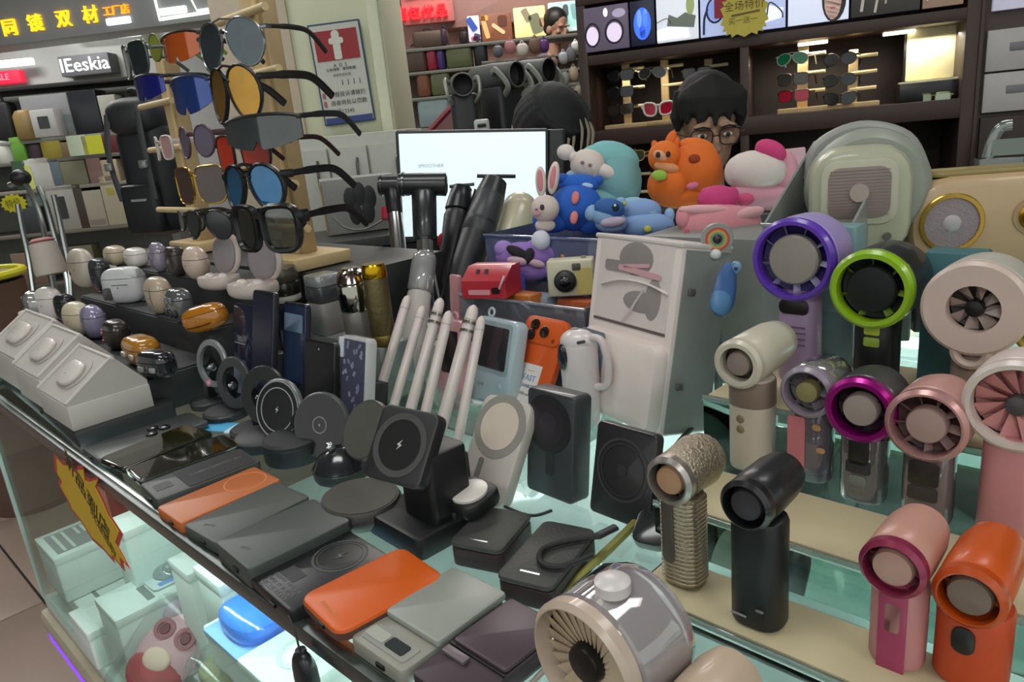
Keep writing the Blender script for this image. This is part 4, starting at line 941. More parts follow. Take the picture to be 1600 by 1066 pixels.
bank('grey phone lying face down with a cluster of lenses, nearest the white boxes', (126, 699), (153, 719), (290, 640), .012, .009, '4a4e4f', 'phone', 'phone', .008, rough=.3, extra=lenses)
bank('glossy dark phone with a painted olive reflection, left of two beside the grey phone', (153, 716), (193, 733), (296, 663), .013, .009, '23241a', 'phone', 'phone', .008, rough=.08, extra=lambda t, w, d, h: part(t, 'glass_screen', G().slab(w*.93, d*.95, .0006, .006, 0, T(0, 0, h)), M('26260f', .04, coat=1.)))  # olive reflection is put into the shell and screen colour
bank('glossy black phone with a thin chrome rim beside the grey ribbed bank', (195, 732), (219, 752), (331, 668), .014, .009, '2b2c20', 'phone', 'phone', .008, rough=.08, extra=lambda t, w, d, h: (part(t, 'glass_screen', G().slab(w*.92, d*.95, .0006, .006, 0, T(0, 0, h)), M('1e1e10', .04, coat=1.)), part(t, 'chrome_rim', G().slab(w+.001, d+.001, .002, .008, 0, T(0, 0, h*.7)), CHROME)))
def panelled(t, w, d, h):
    part(t, 'dark_panel', G().slab(w*.92, d*.66, .0006, .003, 0, T(0, d*.13, h)), M('2b2e30', .3)); part(t, 'square_mark', G().slab(w*.3, w*.3, .0004, .002, 0, T(0, -d*.36, h)), M('434746', .5))
    for k in range(3): text(t, 'lettering', ('10000', 'PD 20W', 'INPUT 5V')[k], .009, M('565b5c', .5), T(0, d*(-.02+.14*k), h+.0008) @ RZ(90), .0001)
bank('grey power bank with a dark printed panel, left of the orange ringed one', (217, 756), (245, 782), (369, 696), .017, .015, '3e4241', extra=panelled)
bank('muted orange power bank with a faint charging ring', (243, 792), (282, 819), (395, 727), .016, .014, 'b5622c', rough=.4, extra=ring_on(.26, .024, 'c67a44'))
bank('thin matte grey power bank beside the muted orange one', (285, 820), (337, 850), (441, 756), .017, .014, '474d49', extra=small_text('20000', -.1, -.36, .006, '6f736f', 20))
bank('thick matte grey power bank overlapping the thin grey one', (334, 846), (388, 891), (492, 779), .026, .022, '434947', c=.002, extra=small_text('20000', .0, -.36, .006, '6a6e6b', 20))
def specs(t, w, d, h):
    ring_on(.2, .026, '3c4041', .0022, '4d5152')(t, w, d, h); part(t, 'charging_ring', G().ring(.0215, .0207, .0003, 36, T(0, .2*d, h)), M('3c4041', .5))
    for k, s in enumerate(('QC3.0 22.5W', 'INPUT 5V 3A 9V 2A', 'OUTPUT 12V 1.67A')): text(t, 'lettering', s, .0055 if k else .008, M('64686a', .5), T(0, d*(-.44+.06*k), h+.0002), .0001)
    part(t, 'spec_patch', G().slab(w*.3, d*.14, .0003, .001, 0, T(-w*.1, -d*.22, h)), M('2b2e30', .4))
bank('black power bank with charging ring and printed specifications', (386, 899), (453, 957), (546, 828), .016, .015, '1b1e20', rough=.35, extra=specs)
bank('bright orange power bank with rounded corners, largest orange slab', (465, 931), (528, 992), (622, 847), .024, .012, 'cf5a16', r=.012, c=.004, rough=.4, side='5a4038', extra=small_text('10000mAh', 0, -.40, .006, 'd98a58'))
def screenish(t, w, d, h):
    part(t, 'upper_plate', G().slab(w*.98, d*.70, .006, .004, .002, T(w*.05, d*.155, h)), M('8f948c', .4))
    part(t, 'display_panel', G().slab(w*.8, d*.17, .0008, .003, 0, T(0, -d*.36, h)), M('8f928a', .35))
    part(t, 'dark_display', G().slab(w*.32, d*.1, .0012, .002, 0, T(w*.14, -d*.36, h+.0004)), M('2b3034', .2)); part(t, 'pale_display', G().slab(w*.34, d*.1, .0012, .002, 0, T(-w*.22, -d*.36, h+.0004)), M('a7aaa0', .3))
bank('silver grey power bank with a stepped plate and two small displays', (545, 994), (628, 1052), (708, 893), .017, .015, '8f8e84', r=.006, extra=screenish)
def hinge(t, w, d, h):
    part(t, 'upper_plate', G().slab(w*.95, d*.6, .004, .004, .002, T(0, d*.18, h)), M('43323c', .4)); part(t, 'grey_clasp', G().slab(w*.4, d*.07, .003, .001, .0005, T(-w*.25, -d*.2, h)), M('6e6268', .4)); part(t, 'dark_gap', G().slab(w*.98, .002, .0015, 0, 0, T(0, -d*.13, h)), BLACK)
bank('dark plum power bank at the near end of the front row', (640, 1050), (726, 1112), (800, 936), .018, .016, '3a2c34', extra=hinge)
# leather cased banks behind
def leather(label, p0, p1, p3, brand=True):
    loc, ang, w, d = fit(p0, p1, p3, .026); 
    t = thing('leather_power_bank', label, 'power bank', loc, ang)
    part(t, 'leather_top', G().slab(w, d, .006, .008, .003, T(0, 0, .020)), M('3a3b39', .5, bump=.3, scale=300)); part(t, 'side_wall', G().slab(w*.985, d*.985, .0185, .008, .002, T(0, 0, .0012)), M('352b2c', .45)); part(t, 'foot_pad', G().slab(w*.9, d*.9, .0012, .006), BLACK)
    part(t, 'metal_mark', G().slab(.018, .0018, .0005, .0005, 0, T(0, -d*.36, .0258)), CHROME); return t
leather('smaller black leather power bank between charging dock and larger one', (699, 846), (782, 862), (752, 788))
lb = leather('larger grey leather power bank with a black strap loop lying on it', (772, 898), (862, 920), (838, 808))
t = thing('strap_loop', 'black braided strap loop lying on the larger leather power bank', 'strap', at(900, 850, .028), 0)
I_ = t.matrix_world.inverted()
part(t, 'cord', G().tube(bez([I_ @ at(x, y, .0295) for x, y in ((938, 838), (905, 842), (868, 850), (845, 862), (846, 880), (868, 886), (895, 880), (925, 868))], 5), .0026, 8), M('18191b', .6, bump=.4, scale=400)); 
part(t, 'plug', G().tube([I_ @ at(934, 838, .0295), I_ @ at(962, 824, .0295)], .0045, 8, flat=.6), M('202224', .4))
# ================================================================ WHITE BOXES WITH EARBUDS
def tilt_box(label, c0, c1, c2, lid_open, yaw, name='earbud_box'):
    pass
def white_box(label, pl, pr, ytop, depth_m, hlean=1):
    a, b = at(*pl, .025), at(*pr, .025)
    H = hgt(b, ytop); Y = R(-45)
    t = thing('earbud_box', label, 'box', (a+b)/2, Y)
    w = (b-a).length
    z0, z1, z2, y1 = H*.97, H*.97+.05, H*.97+.004, depth_m*.66
    prof = [(0, 0), (depth_m, 0), (depth_m, z2), (y1, z1), (0, z0)]
    part(t, 'carton', G().loops([[(-w/2, y, z) for y, z in prof], [(w/2, y, z) for y, z in prof]]), M('b8b4ae', .5, tint=.03))
    part(t, 'box_tray', G().slab(w+.004, depth_m+.002, H*.9, .001, .001, T(0, depth_m/2, 0)), M('bcb8b2', .5, tint=.03))
    sl = math.degrees(math.atan2(.05, y1)); L = math.hypot(.05, y1)
    tm = T(0, 0, z0) @ RX(sl)
    for s in (-1, 1): part(t, 'raised_rim', G().slab(.003, L, .004, 0, .0008, tm @ T(s*(w/2-.0015), L/2, 0)), M('cfcbc4', .5))
    part(t, 'rear_lip', G().slab(w+.002, .004, .008, 0, .001, tm @ T(0, L-.002, -.005)), M('cfcbc4', .5))
    part(t, 'insert_recess', G().slab(w*.62, L*.62, .0012, w*.24, .0006, tm @ T(0, L*.5, .0002)), M('aaa49c', .5))
    e = part(t, 'earbud_case', G().slab(w*.46, L*.48, .009, w*.2, .005, tm @ T(0, L*.47, .0006)), M('d2cbc4', .3, coat=.3)); part(e, 'status_light', G().ell(.0015, .0015, .0005, tm @ T(0, L*.42, .0098), 8, 4), M('8a8f8a', .4))
    return t
white_box('leftmost of three white slanted earbud boxes at the counter edge', (3, 588), (37, 616), 561, .110)
white_box('middle of three white slanted earbud boxes at the counter edge', (37, 616), (73, 643), 590, .110)
white_box('right white slanted earbud box with a glossy bud case in its insert', (73, 643), (113, 675), 634, .110)
# ================================================================ STEPPED BLACK STAND WITH EARBUD CASES
ST = thing('stepped_stand', 'black three step display stand holding rows of earbud cases', 'display stand', (0, 0, C0), m=mw(Vector((0, 0, C0)), YAW))
SB = M('2c2e30', .55); 
steps = ((.36, .475, .06), (.475, .56, .11), (.56, .655, .16))
for (v0, v1, h) in steps:
    part(ST, 'step', G().box(-1.80, -1.165, v0, v1, .0, h-.003, .001), SB); part(ST, 'step_mat', G().box(-1.796, -1.17, v0+.002, v1-.002, h-.003, h, .001), M('343638', .7, bump=.2, scale=200))
# raised base for the wooden stands, lower base for jars
single('raised_base', 'plain dark raised base under the wooden sunglass stands', 'base', G().box(-2.0, -1.06, .66, .90, 0, .165, .002), M('2e2f30', .5), loc=Vector((0, 0, C0)), yaw=YAW)
single('raised_base', 'pale grey block under the canisters and flasks in front of the wooden stand', 'base', G().box(-1.16, -.87, .595, .655, 0, .085, .002), M('8d9290', .4), loc=Vector((0, 0, C0)), yaw=YAW)
single('raised_base', 'grey low raised base under the clippers and massage guns', 'base', G().box(-1.055, -.93, .70, .98, 0, .05, .002), M('8d9290', .4), loc=Vector((0, 0, C0)), yaw=YAW)
def bud(label, x, y, wpx, hpx, h, col, lid=None, e=.8, dep=.5, yaw=-45, roll=0, split=.25, tone=.3, extra=None, pitch=0, name='earbud_case', cat='earbud case', coat=.3):
    p = at(x+4, y+4+hpx*.47, h); k = mpp(p); w, hh = wpx*k*1.24, hpx*k*1.16; d = w*dep/ .5*.5
    t = thing(name, label, cat, p, R(yaw))
    m0 = T(0, 0, hh*.5) @ RX(pitch) @ RY(roll)
    part(t, 'case_body', G().ell(w/2, d*.62, hh/2, m0, 22, 12, e, -1, split), M(col, tone, coat=coat)); part(t, 'lid', G().ell(w/2, d*.62, hh/2, m0 @ T(0, 0, .0006), 22, 8, e, split+.015, 1), M(lid or col, tone, coat=coat))
    part(t, 'hinge', G().slab(w*.3, .004, hh*.12, .001, .0008, m0 @ T(0, d*.6, hh*.08)), M('8a8680', .4)); part(t, 'status_light', G().ell(.0018, .001, .0018, m0 @ T(0, -d*.615, -hh*.02), 8, 4), M('6d706c', .4))
    if extra: extra(t, w, d, hh, m0)
    return t
h1, h2, h3 = .06, .11, .16
# step 1
bud('white rounded case at the left of the lowest step', 80, 474, 38, 44, h1, 'd6cfca', yaw=-20)
bud('black case standing right of the white one, lowest step', 104, 480, 30, 36, h1, '26282b', yaw=-30, e=.6)
bud('cream oval case in the lowest step beside the lavender one', 124, 498, 42, 46, h1, 'd2c7ae', yaw=-30)
bud('glossy lavender oval case on the lowest step', 149, 503, 42, 46, h1, '8d86a4', tone=.15, coat=.8)
bud('dark brown case with magenta gems on the lowest step', 184, 522, 44, 40, h1, '2c2623', e=.7, extra=lambda t, w, d, h, m0: [part(t, 'gem', G().ell(.0035, .002, .0035, m0 @ T(-w*.32+.006*(k % 2), -d*.58, -h*.2+h*.13*k), 8, 4), M('b83a6c', .2, coat=.6)) for k in range(4)])
def carlike(c2):
    def ex(t, w, d, h, m0):
        part(t, 'windscreen', G().slab(w*.62, d*.5, .004, .006, .001, m0 @ T(0, -d*.3, h*.30) @ RX(35)), M('1a1d20', .1, coat=.8)); 
        for s in (-1, 1): part(t, 'headlight', G().slab(w*.2, h*.2, .003, .003, .001, m0 @ T(s*w*.2, -d*.6, -h*.08) @ FR), M(c2, .25, .3))
    return ex
bud('yellow ochre car shaped case with a silver windscreen on the lowest step', 222, 546, 66, 38, h1, 'a8741e', e=.6, dep=.42, tone=.2, coat=.6, extra=carlike('c8c4b8'), split=.1)
bud('black car shaped case with two pale lights, right end of the lowest step', 246, 568, 56, 38, h1, '202428', yaw=-30, e=.6, dep=.42, tone=.15, coat=.8, extra=carlike('9aa09c'), split=.1)
# step 2
bud('white tall oval case with a black dot at the left of the middle step', 132, 420, 38, 52, h2, 'c9c0b2', yaw=-25, extra=lambda t, w, d, h, m0: part(t, 'dark_dot', G().ell(.004, .002, .004, m0 @ T(-w*.25, -d*.55, -h*.1), 10, 4), BLACK))
bud('dark grey case behind the tall white one, middle step', 160, 430, 34, 44, h2, '2d3034', e=.6)
bud('white rounded case with a dark square window on the middle step', 198, 446, 56, 48, h2, 'bfc0c2', e=.62, dep=.4, yaw=-12, extra=lambda t, w, d, h, m0: (part(t, 'window', G().slab(w*.22, h*.34, .003, .003, .001, m0 @ T(-w*.3, -d*.56, -h*.18) @ FR), M('43403e', .2)), part(t, 'corner_cap', G().ell(w*.2, d*.35, h*.18, m0 @ T(w*.3, -d*.2, h*.34), 12, 6, .7), M('d2d3d4', .4)), part(t, 'shadow_line', G().slab(w*.4, .0012, .001, 0, 0, m0 @ T(w*.06, -d*.62, h*.05)), DARK)))
bud('beige two tone oval case with a seam on the middle step', 251, 462, 44, 50, h2, 'b0a08c', yaw=-40, extra=lambda t, w, d, h, m0: part(t, 'seam', G().tube([tuple(m0 @ Vector((w*.12, -d*.64*math.cos(a_), h*.5*math.sin(a_)))) for a_ in [(-1.1+2.2*k/8) for k in range(9)]], .0009, 5), M('6f675c', .5)))
def facets(t, w, d, h, m0):
    for k in range(5): part(t, 'facet', G().slab(w*.2, h*.22, .002, .002, .0006, m0 @ T(w*(-.28+.14*k), -d*.58, h*(.18*((k % 2)*2-1))) @ FR @ RZ(30*k)), M('8b8f90' if k % 2 else '3a3c3e', .1, .5))
bud('clear grey crystal case between the beige and amber ones', 283, 477, 44, 46, h2, '55585a', tone=.1, coat=1., e=.7, extra=facets)
bud('glossy amber oval case lying at the right end of the middle step', 321, 496, 66, 36, h2, 'b0701a', roll=-12, yaw=-22, tone=.15, coat=.8, e=.75, dep=.42, extra=lambda t, w, d, h, m0: part(t, 'mouth_slot', G().tube([tuple(m0 @ Vector((w*x, -d*.60+abs(x)*d*.2, -h*.22+x*x*h*.3))) for x in (-.3, -.15, 0, .15, .3)], .0011, 5), M('4c2a08', .5)))
# step 3
bud('small cream case at the left of the top step', 180, 398, 38, 26, h3, 'b9ab92', e=.7); bud('white flat rounded case on the top step', 212, 401, 38, 26, h3, 'd5d2cc', e=.7)
bud('iridescent violet round case on the top step', 249, 402, 30, 40, h3, '8c8496', tone=.15, coat=.8); bud('dark brown soft case between violet and pink ones', 276, 408, 32, 40, h3, '3a3432', e=.6)
bud('egg shaped pale pink case on the top step', 308, 412, 46, 46, h3, 'cdb8aa', e=.95)
def open_case(label, x, y, lidpx, lid_h, lean, wpx):
    p = at(x, y, h3); k = mpp(p); w = wpx*k; lh = lid_h*k
    t = thing('open_earbud_case', label, 'earbud case', p, R(-30))
    part(t, 'tray', G().ell(w/2, w*.32, w*.2, T(0, 0, w*.17), 22, 10, .75, -1, .35), M('c6b7b0', .4))
    part(t, 'tray_rim', G().torus(w*.44, w*.03, 28, 6, T(0, 0, w*.235) @ SC(1.05, .66, 1)), M('d8cac4', .4)); 
    lm = T(lidpx*k, w*.26, w*.22) @ RX(-lean)
    part(t, 'raised_lid', G().ell(w*.40, .009, lh/2, lm @ T(0, 0, lh*.5), 22, 12, .85), M('cbbcb6', .4)); part(t, 'lid_lining', G().ell(w*.34, .004, lh*.43, lm @ T(0, -.0075, lh*.5), 22, 8, .85), M('8d8688', .5))
    for s in (-1, 1):
        b = part(t, 'earbud', G().ell(w*.13, w*.11, w*.09, T(s*w*.2, -.004, w*.24), 12, 8), M('d6cdc8', .3)); part(b, 'stem', G().ell(w*.05, w*.14, w*.05, T(s*w*.17, -w*.14, w*.245), 10, 6), M('d6cdc8', .3))
    return t
open_case('open white earbud case with a tall narrow lid, left of two', 345, 450, .0, 66, 10, 74)
open_case('open white earbud case with a big round grey lined lid, right of two', 398, 464, 8, 68, 8, 88)
# paper cone, tissue and crumpled bits at the stand left end
p = at(84, 462, h2+.0)
p = at(88, 448, h3)
t = thing('paper_cone', 'pale paper wrapped roll with a red frayed top at the left end of the stand', 'roll', uv(-1.72, .60, .16)); 
q = pt(88, 452, depth(t.matrix_world.translation)); t.matrix_world = mw(Vector((q.x, q.y, C0+.16)), YAW); pb_ = Vector((q.x, q.y, C0+.16)); hh = hgt(pb_, 372); k = mpp(pb_)
part(t, 'paper_roll', G().lathe([(22*k, 0), (23*k, .01), (19*k, hh*.86), (16*k, hh*.88)], 24, RY(-9)), M('b3aaa0', .6)); part(t, 'red_frill', G().lathe([(15*k, hh*.86), (19*k, hh*.93), (13*k, hh*1.0), (4*k, hh*.97)], 9, RY(-9)), M('a56a66', .6))
p = at(58, 500, h1)
t = thing('wrapped_toy', 'crumpled clear wrapped toy with a pink swirl at the stand left end', 'toy', p, R(-45))
part(t, 'swirl', G().torus(.018, .007, 20, 8, T(0, -.005, .03) @ FR), M('b9807c', .5)); part(t, 'wrap', G().ell(.035, .02, .034, T(0, 0, .034), 9, 6, .8), CLEAR('dfe4e0', .4, .35)); part(t, 'white_tail', G().tube(bez([(-.02, 0, .02), (-.06, .0, .012), (-.10, 0, .006)], 4), [.014, .013, .012, .011, .01, .011, .012, .013, .014], 8, flat=.5), M('c3c6c2', .5))
# ================================================================ WOODEN SUNGLASS STANDS
def wood_stand(label, x, y, h, ctop, wpx, rods, basew=.2, based=.12, yaw=-45, baseoff=0):
    p = at(x, y, h); k = mpp(p); H = hgt(p, ctop)
    t = thing('wooden_sunglass_stand', label, 'display stand', p, R(yaw))
    part(t, 'base', G().slab(basew, based, .022, .005, .003, T(baseoff, 0, 0)), WOOD)
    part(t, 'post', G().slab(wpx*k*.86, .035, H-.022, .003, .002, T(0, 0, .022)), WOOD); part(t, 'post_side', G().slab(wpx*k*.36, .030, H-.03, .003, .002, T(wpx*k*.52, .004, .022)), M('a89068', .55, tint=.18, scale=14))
    for zz, l0, l1 in rods: part(t, 'rod', G().tube([(l0, -.025, H*zz), (l1, -.025, H*zz)], .007, 10), M('d0b98c', .5, tint=.15, scale=20))
    return t, k, H
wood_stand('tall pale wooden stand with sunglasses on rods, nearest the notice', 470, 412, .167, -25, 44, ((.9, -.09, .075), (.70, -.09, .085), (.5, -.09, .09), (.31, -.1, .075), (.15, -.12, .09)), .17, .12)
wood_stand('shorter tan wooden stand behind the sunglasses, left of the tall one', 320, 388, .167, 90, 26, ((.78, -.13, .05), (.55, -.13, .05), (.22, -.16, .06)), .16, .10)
p = at(462, 412, .167); DG = depth(p)
mir = lambda h, m_=.6: M(h, .08, m_, coat=1., tint=.35, scale=22)
def sg(label, x, y, d, **k): return glasses(label, pt(x, y, d), **k)
sg('dark teal grey oversized sunglasses at the upper left of the wooden stands', 203, 95, 1.42, yaw=-48, Wd=.14, shape='square', lmat=mir('3a4448'), a=.030, b=.031, fcol=M('5f6664', .3, .6))
sg('orange lensed shield sunglasses on the top tier', 272, 72, 1.32, yaw=-38, Wd=.125, shape='shield', lmat=mir('c65a1c', .2), b=.030, fcol=M('2c1c14', .4))
sg('olive green framed glasses behind the orange shield pair', 232, 78, 1.5, yaw=-50, Wd=.13, shape='round', lmat=M('8a9440', .3), fcol=M('6e7838', .4), a=.02, b=.026)
sg('silver rimmed dark aviators on the top tier of the tall stand', 352, 70, 1.06, yaw=-30, Wd=.142, shape='aviator', lmat=mir('4c565e'), fcol=M('9a9ea0', .25, .9), a=.030, b=.033, tmat=M('282420', .4), thick=1.6)
sg('dark wrap sunglasses with a blue mirror band on the second tier', 222, 136, 1.36, yaw=-44, Wd=.125, shape='shield', lmat=mir('1c2490', .5), b=.026, fcol=M('22262e', .35))
sg('blue mirrored square shield sunglasses on the second tier', 286, 147, 1.24, yaw=-40, Wd=.12, shape='shield', lmat=mir('2b4a98', .5), b=.036, fcol=M('23305c', .35))
sg('yellow and amber mirrored aviators with black temples', 358, 148, 1.04, yaw=-39, Wd=.125, shape='aviator', lmat=mir('c08a14', .75), fcol=M('171513', .4), a=.028, b=.037, rim=.0022, thick=1.8)
sg('grey wraparound sunglasses on the third tier of the tall stand', 398, 205, 1.0, yaw=-30, Wd=.145, shape='shield', lmat=mir('43484a', .2), b=.027, fcol=M('212325', .4), thick=1.9)
sg('purple grey tinted glasses on the third tier, left of the red lenses', 300, 222, 1.24, yaw=-40, Wd=.125, shape='round', lmat=M('6a6274', .15, coat=.5), fcol=M('54404a', .4), a=.022, b=.026)
sg('red orange lensed sunglasses half hidden below the grey wraparounds', 372, 240, 1.09, yaw=-36, Wd=.142, shape='square', lmat=M('b83a22', .35), fcol=M('2a1612', .4), a=.026, b=.027)
sg('pink and white small glasses beside the black backpack', 250, 232, 1.42, yaw=-50, Wd=.12, shape='square', lmat=M('b08a88', .4), fcol=M('c9c2bc', .4), a=.018, b=.022)
sg('brown gradient sunglasses with a gold rim on the fourth tier', 305, 290, 1.2, yaw=-34, Wd=.14, shape='square', lmat=M('4a352f', .15, coat=.5), fcol=GOLD, a=.030, b=.030, rim=.0014)
sg('blue and teal mirrored black framed sunglasses on the fourth tier', 388, 294, 1.02, yaw=-36, Wd=.14, shape='aviator', lmat=mir('1f6a9c', .5), fcol=M('141618', .35), a=.028, b=.031, rim=.0028, thick=1.7)
sg('dark half rim sunglasses left of the thick black frame', 318, 352, 1.18, yaw=-36, Wd=.14, shape='aviator', lmat=mir('2b2c2e', .2), fcol=M('191a1c', .35), a=.026, b=.023)
sg('thick black square frame glasses with clear lenses on the lowest tier', 408, 358, 1.0, yaw=-34, Wd=.14, shape='square', lmat=CLEAR('b9bdb6', .35), fcol=M('101112', .3), a=.028, b=.030, rim=.0042, thick=1.7)
sg('small grey half rim glasses at the left end of the lowest tier', 292, 346, 1.3, yaw=-44, Wd=.12, shape='round', lmat=M('6a6a5c', .25), fcol=DARK, a=.02, b=.018)
# ================================================================ MAGNETIC RING STANDS
def ring_stand(label, cx, cy, rpx, bx_, by_, brpx, yaw=-48, tilt=18, kind='ring', rimc='4a4c4e', facec='17181a', mark=None, basec='26282a', base_h=.012, hole=.72, extra=None):
    p = at(bx_, by_, 0); k = mpp(p); q = pt(cx, cy, depth(p)-.028); r = rpx*k
    t = thing('ring_stand', label, 'phone stand', p, R(yaw))
    mi = t.matrix_world.inverted(); c = mi @ q; br = brpx*k
    part(t, 'base', G().lathe([(br*.96, 0), (br, .003), (br, base_h-.003), (br*.9, base_h)], 32), M(basec, .55)); part(t, 'base_trim', G().torus(br*.97, .0012, 32, 6, T(0, 0, base_h*.75)), M('55585a', .3, .6))
    hm = T(*c) @ RX(-tilt) @ FR
    part(t, 'arm', G().tube(bez([(0, br*.3, base_h*.5), (0, br*.35, c.z*.5), (0, c.y+.016, c.z*.8), (0, c.y+.006, c.z)], 4), .006, 8, flat=1.6), M('1f2123', .4, .3)); part(t, 'joint', G().ell(.009, .009, .009, T(0, c.y+.012, c.z-.012)), M('8b8f91', .25, .9))
    if kind == 'ring': part(t, 'magnet_ring', G().ring(r, r*hole, .006, 40, hm @ T(0, 0, -.003), .0015), M(rimc, .3, .3))
    else:
        part(t, 'charging_disc', G().lathe([(r*.9, -.007), (r, -.004), (r, .001), (r*.96, .003)], 40, hm), M(rimc, .35, .3)); part(t, 'disc_face', G().lathe([(r*.93, .0025), (r*.93, .0034)], 40, hm), M(facec, .25, coat=.4))
        if mark: mark(t, r, hm)
    if extra: extra(t, r, hm)
    return t
def rings(rs, col, bolt=None, wid=.0012):
    def f(t, r, hm):
        for q in rs: part(t, 'light_ring', G().ring(r*q, r*q-wid, .0004, 36, hm @ T(0, 0, .0034)), M(col, .4))
        if bolt: part(t, 'bolt_mark', bolt_geo(bolt, hm @ T(0, 0, .0036) @ RZ(-15)), M('c9cbcc', .4))
    return f
ring_stand('silver ring stand with a pink jewel, beside the step stand', 332, 568, 37, 326, 634, 26, yaw=-34, rimc='8e9193', hole=.76, tilt=10, extra=lambda t, r, hm: part(t, 'pink_jewel', G().ell(.006, .006, .004, hm @ T(-r*.2, -r*.84, .003), 10, 5), M('c27a98', .2, coat=.6)))
ring_stand('dark grey ring stand with a wide flat rim, second from the step stand', 366, 598, 40, 356, 650, 36, yaw=-34, rimc='45474a', hole=.62, tilt=12)
ring_stand('large black open ring stand leaning before the tall black phone', 414, 618, 46, 398, 678, 36, yaw=-26, rimc='232426', hole=.52, tilt=14)
ring_stand('round charger stand with two pale concentric rings and a bolt mark', 436, 640, 47, 416, 693, 46, yaw=-30, kind='disc', rimc='6d7072', facec='1c1c1e', mark=rings((.93, .72), 'a9abac', .005), base_h=.016)
ring_stand('black disc charger stand with a tiny pale ring at its centre', 502, 664, 50, 462, 714, 46, yaw=-24, kind='disc', rimc='4f5254', facec='171215', mark=rings((.26,), '8d8a8c', .0028), base_h=.030, basec='1d2022')
ring_stand('plain grey disc stand on a glossy black dome base', 572, 672, 47, 536, 742, 44, yaw=-40, kind='disc', rimc='4d4d49', facec='54544f', base_h=.016, tilt=34, extra=lambda t, r, hm: (part(t, 'dome', G().lathe([(.034, .014), (.026, .026), (.012, .034), (.008, .036)], 28), M('23262a', .2, coat=.8)), part(t, 'chrome_ball', G().ell(.006, .006, .006, T(-.002, -.010, .04)), CHROME)))
# ================================================================ PHONES AND CARDS STANDING BEHIND THEM
def slab_stand(name, label, cat, pl, pr, ytop, lean, th, col, h=0., r=.008, rough=.2, extra=None, c=.0015, coat=.3):
    mm, w, H = stand(pl, pr, ytop, h, lean)
    t = thing(name, label, cat, (0, 0, 0), m=mm)
    part(t, 'shell', G().slab(w, H, th, r, c, T(0, th/2, H/2) @ FR), M(col, rough, tint=.03, coat=coat))
    if extra: extra(t, w, H, th)
    return t
def face(nm, x0, x1, z0, z1, col, rough=.3, r=.002, th=.0008, **k):
    def f(t, w, H, T_): part(t, nm, G().slab(w*(x1-x0), H*(z1-z0), th, r, 0, T(w*((x0+x1)/2-.5), -T_/2, H*(z0+z1)/2) @ FR), M(col, rough, **k))
    return f
def support(t, w, H, th): part(t, 'prop', G().box(-w*.3, w*.3, th*.6, th*.6+.03, 0, H*.5, .002), M('2b2d2f', .4))
sx = lambda *f: (lambda t, w, H, th: [q(t, w, H, th) for q in f])
slab_stand('phone', 'tall slim black phone standing highest, behind the open ring stand', 'phone', (396, 640), (428, 652), 452, 13, .010, '24262d', r=.008, rough=.3, extra=sx(face('glass_screen', .05, .95, .03, .97, '26283a', .25, .006), support))
slab_stand('dark_screen_card', 'glossy navy screen card left of the tall black phone', 'card', (366, 625), (398, 638), 472, 12, .004, '23283a', h=.0, rough=.08, extra=sx(face('printed_line', .1, .6, .60, .61, '8f97a6'), face('printed_patch', .06, .5, .1, .35, '6f7788', .2), face('glare_patch', .5, .98, .0, .25, '5a6472', .1)))  # lighter lower corner is glare painted on the card
slab_stand('dark_screen_card', 'glossy navy screen card with a pale glare, right of the tall black phone', 'card', (446, 640), (480, 652), 470, 12, .010, '1f2636', rough=.06, extra=sx(face('screen', .04, .96, .3, .97, '28344e', .08), face('pale_glare', .08, .9, .74, .9, '8fa3c0', .1), face('gold_print', .1, .6, .1, .28, '4a4a38', .2), support))  # pale band near the top is glare drawn as a lighter colour
slab_stand('phone', 'matte black phone standing before the patterned card', 'phone', (478, 656), (525, 670), 528, 13, .010, '1b1c1e', rough=.35, extra=sx(face('glass_screen', .05, .95, .03, .97, '232325', .3, .006), lambda t, w, H, th: part(t, 'camera_dot', G().lathe([(.0016, 0), (.0012, .001)], 10, T(0, -th/2-.0005, H*.9) @ FR), M('9a9c9e', .3)), support))
slab_stand('dark_screen_card', 'thin silver edged clear card right of the matte black phone', 'card', (524, 652), (532, 655), 540, 12, .012, '8f9a98', rough=.15, r=.001)
def pattern(t, w, H, th):
    part(t, 'indigo_panel', G().slab(w*.86, H*.95, .001, .002, 0, T(0, -th/2, H*.49) @ FR), M('4a4a5e', .35))
    rnd = random.Random(3)
    for k in range(26): part(t, 'printed_fleck', G().slab(.004, .007, .0006, .001, 0, T(w*(rnd.random()-.5)*.7, -th/2-.0012, H*(.08+.84*rnd.random())) @ FR @ RZ(rnd.random()*90-45)), M('8f8fa8' if k % 2 else '7a7f9c', .4))
    part(t, 'white_hook', G().slab(w*.16, H*.22, .004, .002, .001, T(-w*.42, -th/2, H*.87) @ FR), M('c9c9d2', .3))
slab_stand('patterned_case', 'white edged phone case with an indigo flecked pattern', 'phone case', (536, 662), (577, 676), 522, 13, .016, 'b9b8ba', extra=sx(pattern, support))
slab_stand('rounded_plate', 'dark grey rounded plate leaning at the right end of the step stand', 'plate', (282, 596), (312, 606), 522, 8, .006, '2e2b2b', h=.0, r=.012, rough=.5, coat=0)
t = thing('blue_card', 'bright sky blue card on the glass between phones and ring stands', 'card', at(345, 668, .0), R(-20))
part(t, 'card_sheet', G().slab(.05, .03, .0015, .002), M('4fb0e0', .4)); part(t, 'white_edge', G().slab(.012, .03, .0018, .002, 0, T(.026, -.004, 0)), M('d8ecf4', .4))
